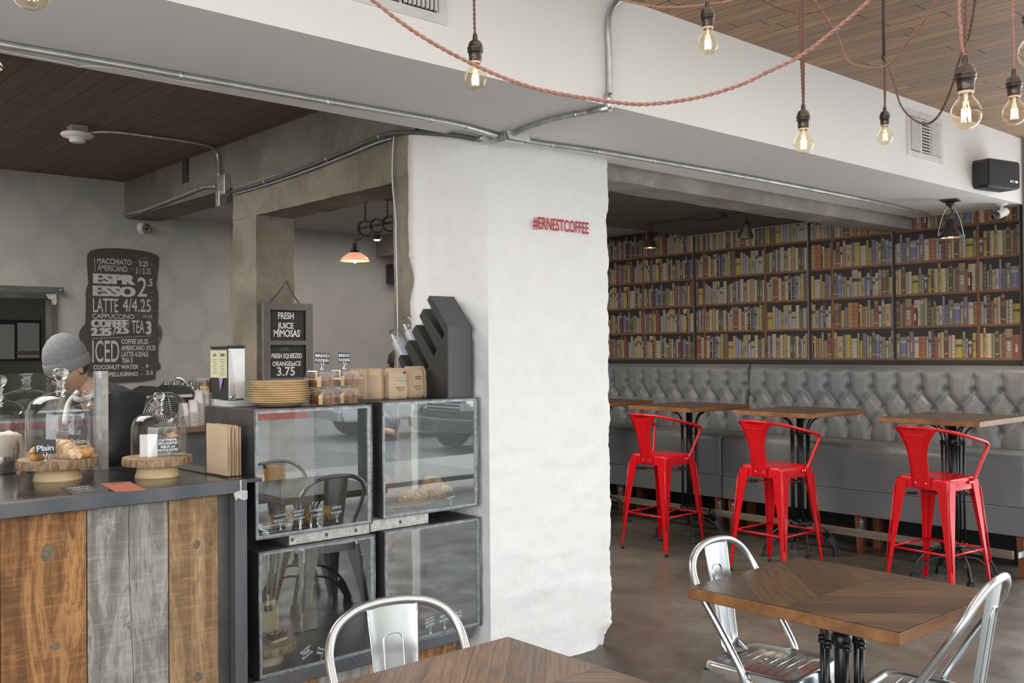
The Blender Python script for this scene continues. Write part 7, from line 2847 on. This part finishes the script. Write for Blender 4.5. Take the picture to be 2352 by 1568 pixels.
# hanging chalkboard
M_frame_grey = simple('grey_painted_frame', (.135, .135, .14), .7, col2=(.11, .11, .115), ns=20)
M_frame_worn = simple('worn_frame_edge', (.36, .32, .26), .8, col2=(.2, .18, .15), ns=50)
M_board = simple('chalkboard_black', (.026, .028, .030), .75)
cbx, cby = 3.263, 5.955
zt_ = 1.937
cb = thing('chalkboard', 'grey framed chalkboard hanging by a chain on the concrete post, advertising fresh juice mimosas', 'chalkboard', (cbx, cby, 1.25))
w, hB = .188, zt_ - 1.25
th = .022
fr_ = MB()
fr_.box(-w, -w + .05, -th, 0, 0, hB).box(w - .05, w, -th, 0, 0, hB).box(-w + .05, w - .05, -th, 0, hB - .045, hB).box(-w + .05, w - .05, -th, 0, 0, .04)
zb1 = at(655, 787, y=cby).z - 1.25
zb2 = at(655, 872, y=cby).z - 1.25
fr_.box(-w + .05, w - .05, -th, 0, zb1 - .012, zb1 + .012).box(-w + .05, w - .05, -th, 0, zb2 - .012, zb2 + .012)
fr_.build('frame', M_frame_grey, cb, bev=.002)
ed = MB()
for x in (-w, w, -w + .05, w - .05):
    ed.box(x - .0015, x + .0015, -th - .0008, -th + .003, .002, hB - .002)
for z in (zb1 + .012, zb1 - .012, zb2 + .012, hB - .045):
    ed.box(-w + .05, w - .05, -th - .0008, -th + .003, z - .0012, z + .0012)
ed.build('worn_edges', M_frame_worn, cb)
MB().box(-w + .045, w - .045, -.008, -.002, .02, hB - .02).build('slate', M_board, cb)
ch_ = MB()
def ctext(txt, u, v, wpx, size, bold=.0009, m=None, tgt=None):
    p = at(u, v, y=cby - .01)
    vs, fs = text_mesh(txt, size, bold, .0003, 1, 'CENTER')
    ww = max(q[0] for q in vs) - min(q[0] for q in vs)
    ex = at(u + wpx / 2, v, y=cby - .01).x - at(u - wpx / 2, v, y=cby - .01).x
    (tgt or ch_).add(vs, fs, M=face_frame((p.x - cbx, -.0088, p.z - 1.25), (1, 0, 0), (0, 0, 1)) @ Matrix.Diagonal((ex / ww, 1, 1, 1)))
ctext('FRESH', 657, 732, 36, .062, .0014)
ctext('JUiCE', 657, 754, 37, .056, .0014)
ctext('MiMOSAS', 659, 773, 60, .066, .0014)
ctext('FRESH SQUEEZED', 659, 822, 70, .044, .0010)
ctext('ORANGEjuiCE', 659, 840, 65, .044, .0010)
ctext('3.75', 657, 862, 41, .082, .0010)
ctext('GLASS-8', 663, 894, 60, .050, .0010)
ch_.build('chalk_lettering', M_chalk, cb)
fa = MB()
ctext('with', 653, 806, 22, .045, .0003, None, fa)
ctext('x', 627, 764, 8, .05, .0003, None, fa)
ctext('x', 692, 765, 10, .05, .0003, None, fa)
fa.build('faded_chalk', simple('faded_chalk', (.12, .13, .14), .8), cb)
nl = at(654, 646, y=5.985)
chn = MB()
for s_, eu in ((-1, 617), (1, 688)):
    e = at(eu, 694, y=cby - .01)
    p0 = Vector((nl.x - cbx, 0.005, nl.z - 1.25))
    p1 = Vector((e.x - cbx, -.010, hB))
    n = 17
    for k in range(n):
        c = p0.lerp(p1, (k + .5) / n) + Vector((0, 0, -.012 * math.sin((k + .5) / n * PI)))
        d_ = (p1 - p0).normalized()
        e2 = Vector((0, 1, 0)) if k % 2 else d_.cross(Vector((0, 1, 0)))
        chn.tube([c + d_ * (.0105 * math.cos(q)) + e2 * (.005 * math.sin(q)) for q in (2 * PI * j / 10 for j in range(10))], .0016, 5, closed=True)
chn.build('chain', M_steel_dark, cb)
tag(MB().ball((nl.x, nl.y - .012, nl.z), .009, 10, 6, (1, .5, 1)).tube([(nl.x, nl.y + .02, nl.z), (nl.x, nl.y - .012, nl.z)], .0025, 6).build('nail', M_chrome), 'silver nail in the concrete post holding the chalkboard chain', 'nail')

# papers pinned in the store room
pn_ = thing('notice_board', 'notice board with pinned papers seen through the doorway at left', 'notice board', (2.1, YB + 1.49, 1.5))
yb_ = YB + 1.49
f0, f1 = at(-30, 830, y=yb_), at(94, 735, y=yb_)
MB().box(f0.x - 2.1, f1.x - 2.1, -.0, .01, f0.z - 1.5, f1.z - 1.5).build('board', M_black, pn_)
for (u0, v0, u1, v1) in ((-20, 825, 33, 745), (40, 822, 90, 742)):
    a_, b_ = at(u0, v0, y=yb_), at(u1, v1, y=yb_)
    MB().box(a_.x - 2.1, b_.x - 2.1, -.004, -.001, a_.z - 1.5, b_.z - 1.5).build('paper', simple('pinned_paper', (.42, .42, .40), .8), pn_)
a_, b_ = at(38, 815, y=yb_), at(92, 806, y=yb_)
MB().box(a_.x - 2.1, b_.x - 2.1, -.008, -.004, a_.z - 1.5, b_.z - 1.5).build('brown_strip', M_bar_wood, pn_)
bx_ = thing('box_shelf', 'low shelf with white boxes in the store room behind the left doorway', 'shelf', (1.7, YB + .9, 0))
zz = at(30, 852, y=YB + .9).z
MB().box(-1.0, .58, -.15, .2, zz - .02, zz).build('board', M_bar_wood, bx_)
MB().box(-1.0, .56, -.1, .2, zz, zz + .10).build('dark_tray', M_black_plastic, bx_)
for k in range(5):
    MB().box(-.95 + .3 * k, -.68 + .3 * k, -.12, .15, zz - .26, zz - .05).build('white_box', M_paper_w, bx_)
MB().box(-1.0, .58, -.15, .2, 0, zz - .27).build('cabinet', M_steel_rust, bx_)
# ---------------------------------------------------------------- the street, seen only as reflections in the glass cases
M_asphalt = simple('asphalt', (.20, .20, .20), .9, col2=(.24, .24, .235), ns=3)
M_walk = simple('sidewalk', (.42, .41, .39), .9)
M_car_white = simple('white_car_paint', (.78, .78, .78), .3, coat=.5)
M_car_dark = simple('dark_car_paint', (.03, .035, .04), .25, coat=.6)
M_tyre = simple('tyre_rubber', (.02, .02, .02), .8)
struct(MB().box(-8, 30, -4.6, YF - .16, -.18, -.02).build('ground', M_walk))
struct(MB().box(-10, 40, -16, -4.6, -.30, -.16).build('road', M_asphalt))
struct(MB().box(-10, 40, -20, -16, -.30, .0).build('far_sidewalk', M_walk))
struct(MB().box(-10, 40, -16.05, -15.95, -.30, .01).build('red_kerb', simple('red_kerb_paint', (.55, .08, .07), .7)))


def car(label, loc, rz, body, ln=4.6, w=.95, h=1.7, truck=False):
    o = thing('car', label, 'car', loc, rz)
    hl = ln / 2
    if truck:
        prof = [(-hl, .45), (hl - .05, .40), (hl, .55), (hl, 1.02), (hl - .12, 1.14), (hl - 1.15, 1.22), (hl - 1.75, 1.85), (-hl + .4, 1.92), (-hl, 1.8)]
    else:
        prof = [(-hl, .40), (hl, .35), (hl, .72), (hl - .2, .86), (hl - 1.1, .98), (hl - 1.9, 1.42), (-hl + 1.0, 1.46), (-hl + .15, 1.02), (-hl, .95)]
    MB().prism(prof, 'y', -w, w).build('body', body, o, bev=.06)
    for y in (-w - .004, w + .001):
        MB().prism([(hl - 1.85, 1.24 if truck else 1.0), (-hl + .8, 1.26 if truck else 1.02), (-hl + 1.1, 1.72 if truck else 1.38), (hl - 2.2, 1.72 if truck else 1.38)], 'y', y, y + .003).build('window', M_black_plastic, o)
    for x in (hl - .85, -hl + .85):
        for y in (-w + .02, w - .24):
            wh = MB().lathe([(0, 0), (.36, 0), (.38, .03), (.38, .19), (.36, .22), (0, .22)], 28, M=Matrix.Translation((x, y, .38)) @ Matrix.Rotation(-PI / 2, 4, 'X'))
            wo = wh.build('wheel', M_tyre, o)
            MB().lathe([(0, 0), (.24, 0), (.25, -.02), (.08, -.03), (0, -.03)], 20, M=Matrix.Translation((x, y if y < 0 else y + .22, .38)) @ Matrix.Rotation(-PI / 2 if y < 0 else PI / 2, 4, 'X')).build('hubcap', M_galv, wo)
    MB().box(hl - .02, hl + .08, -w, w, .42, .62).build('bumper', M_galv if truck else body, o, bev=.03)
    gr = MB()
    for k in range(5):
        gr.box(hl, hl + .015, -.45, .45, .70 + .06 * k, .735 + .06 * k)
    gr.build('grille', M_black_plastic, o)
    for y in (-.72, .72):
        MB().ball((hl - .01, y, .84), .14, 14, 8, (.3, 1.2, .7)).build('headlight', M_chrome, o)
    return o


car('white van driving past outside the shop front, seen reflected in the glass', (12.7, -9.3, -.16), PI + .22, M_car_white, 5.0, 1.0, 1.9, True)
car('dark parked car outside the shop front, seen reflected in the glass', (12.6, -6.0, -.16), PI, M_car_dark)
M_leaf = simple('hedge_leaves', (.05, .085, .03), .9, col2=(.09, .12, .05), ns=12)
hb = MB()
R = random.Random(6)
for k in range(26):
    hb.ball((6 + k * 1.1, -18.3 + R.uniform(-.3, .3), 1.2 + R.uniform(-.2, .3)), R.uniform(.8, 1.2), 12, 8, wob=lambda p: 1 + .25 * noise.noise(p * 3))
tag(hb.build('hedge', M_leaf), 'hedge across the street, seen reflected in the glass', 'hedge')['kind'] = 'stuff'
struct(MB().box(-10, 40, -22, -21, 0, 5.5).build('far_building', simple('far_wall_render', (.50, .47, .42), .9)))
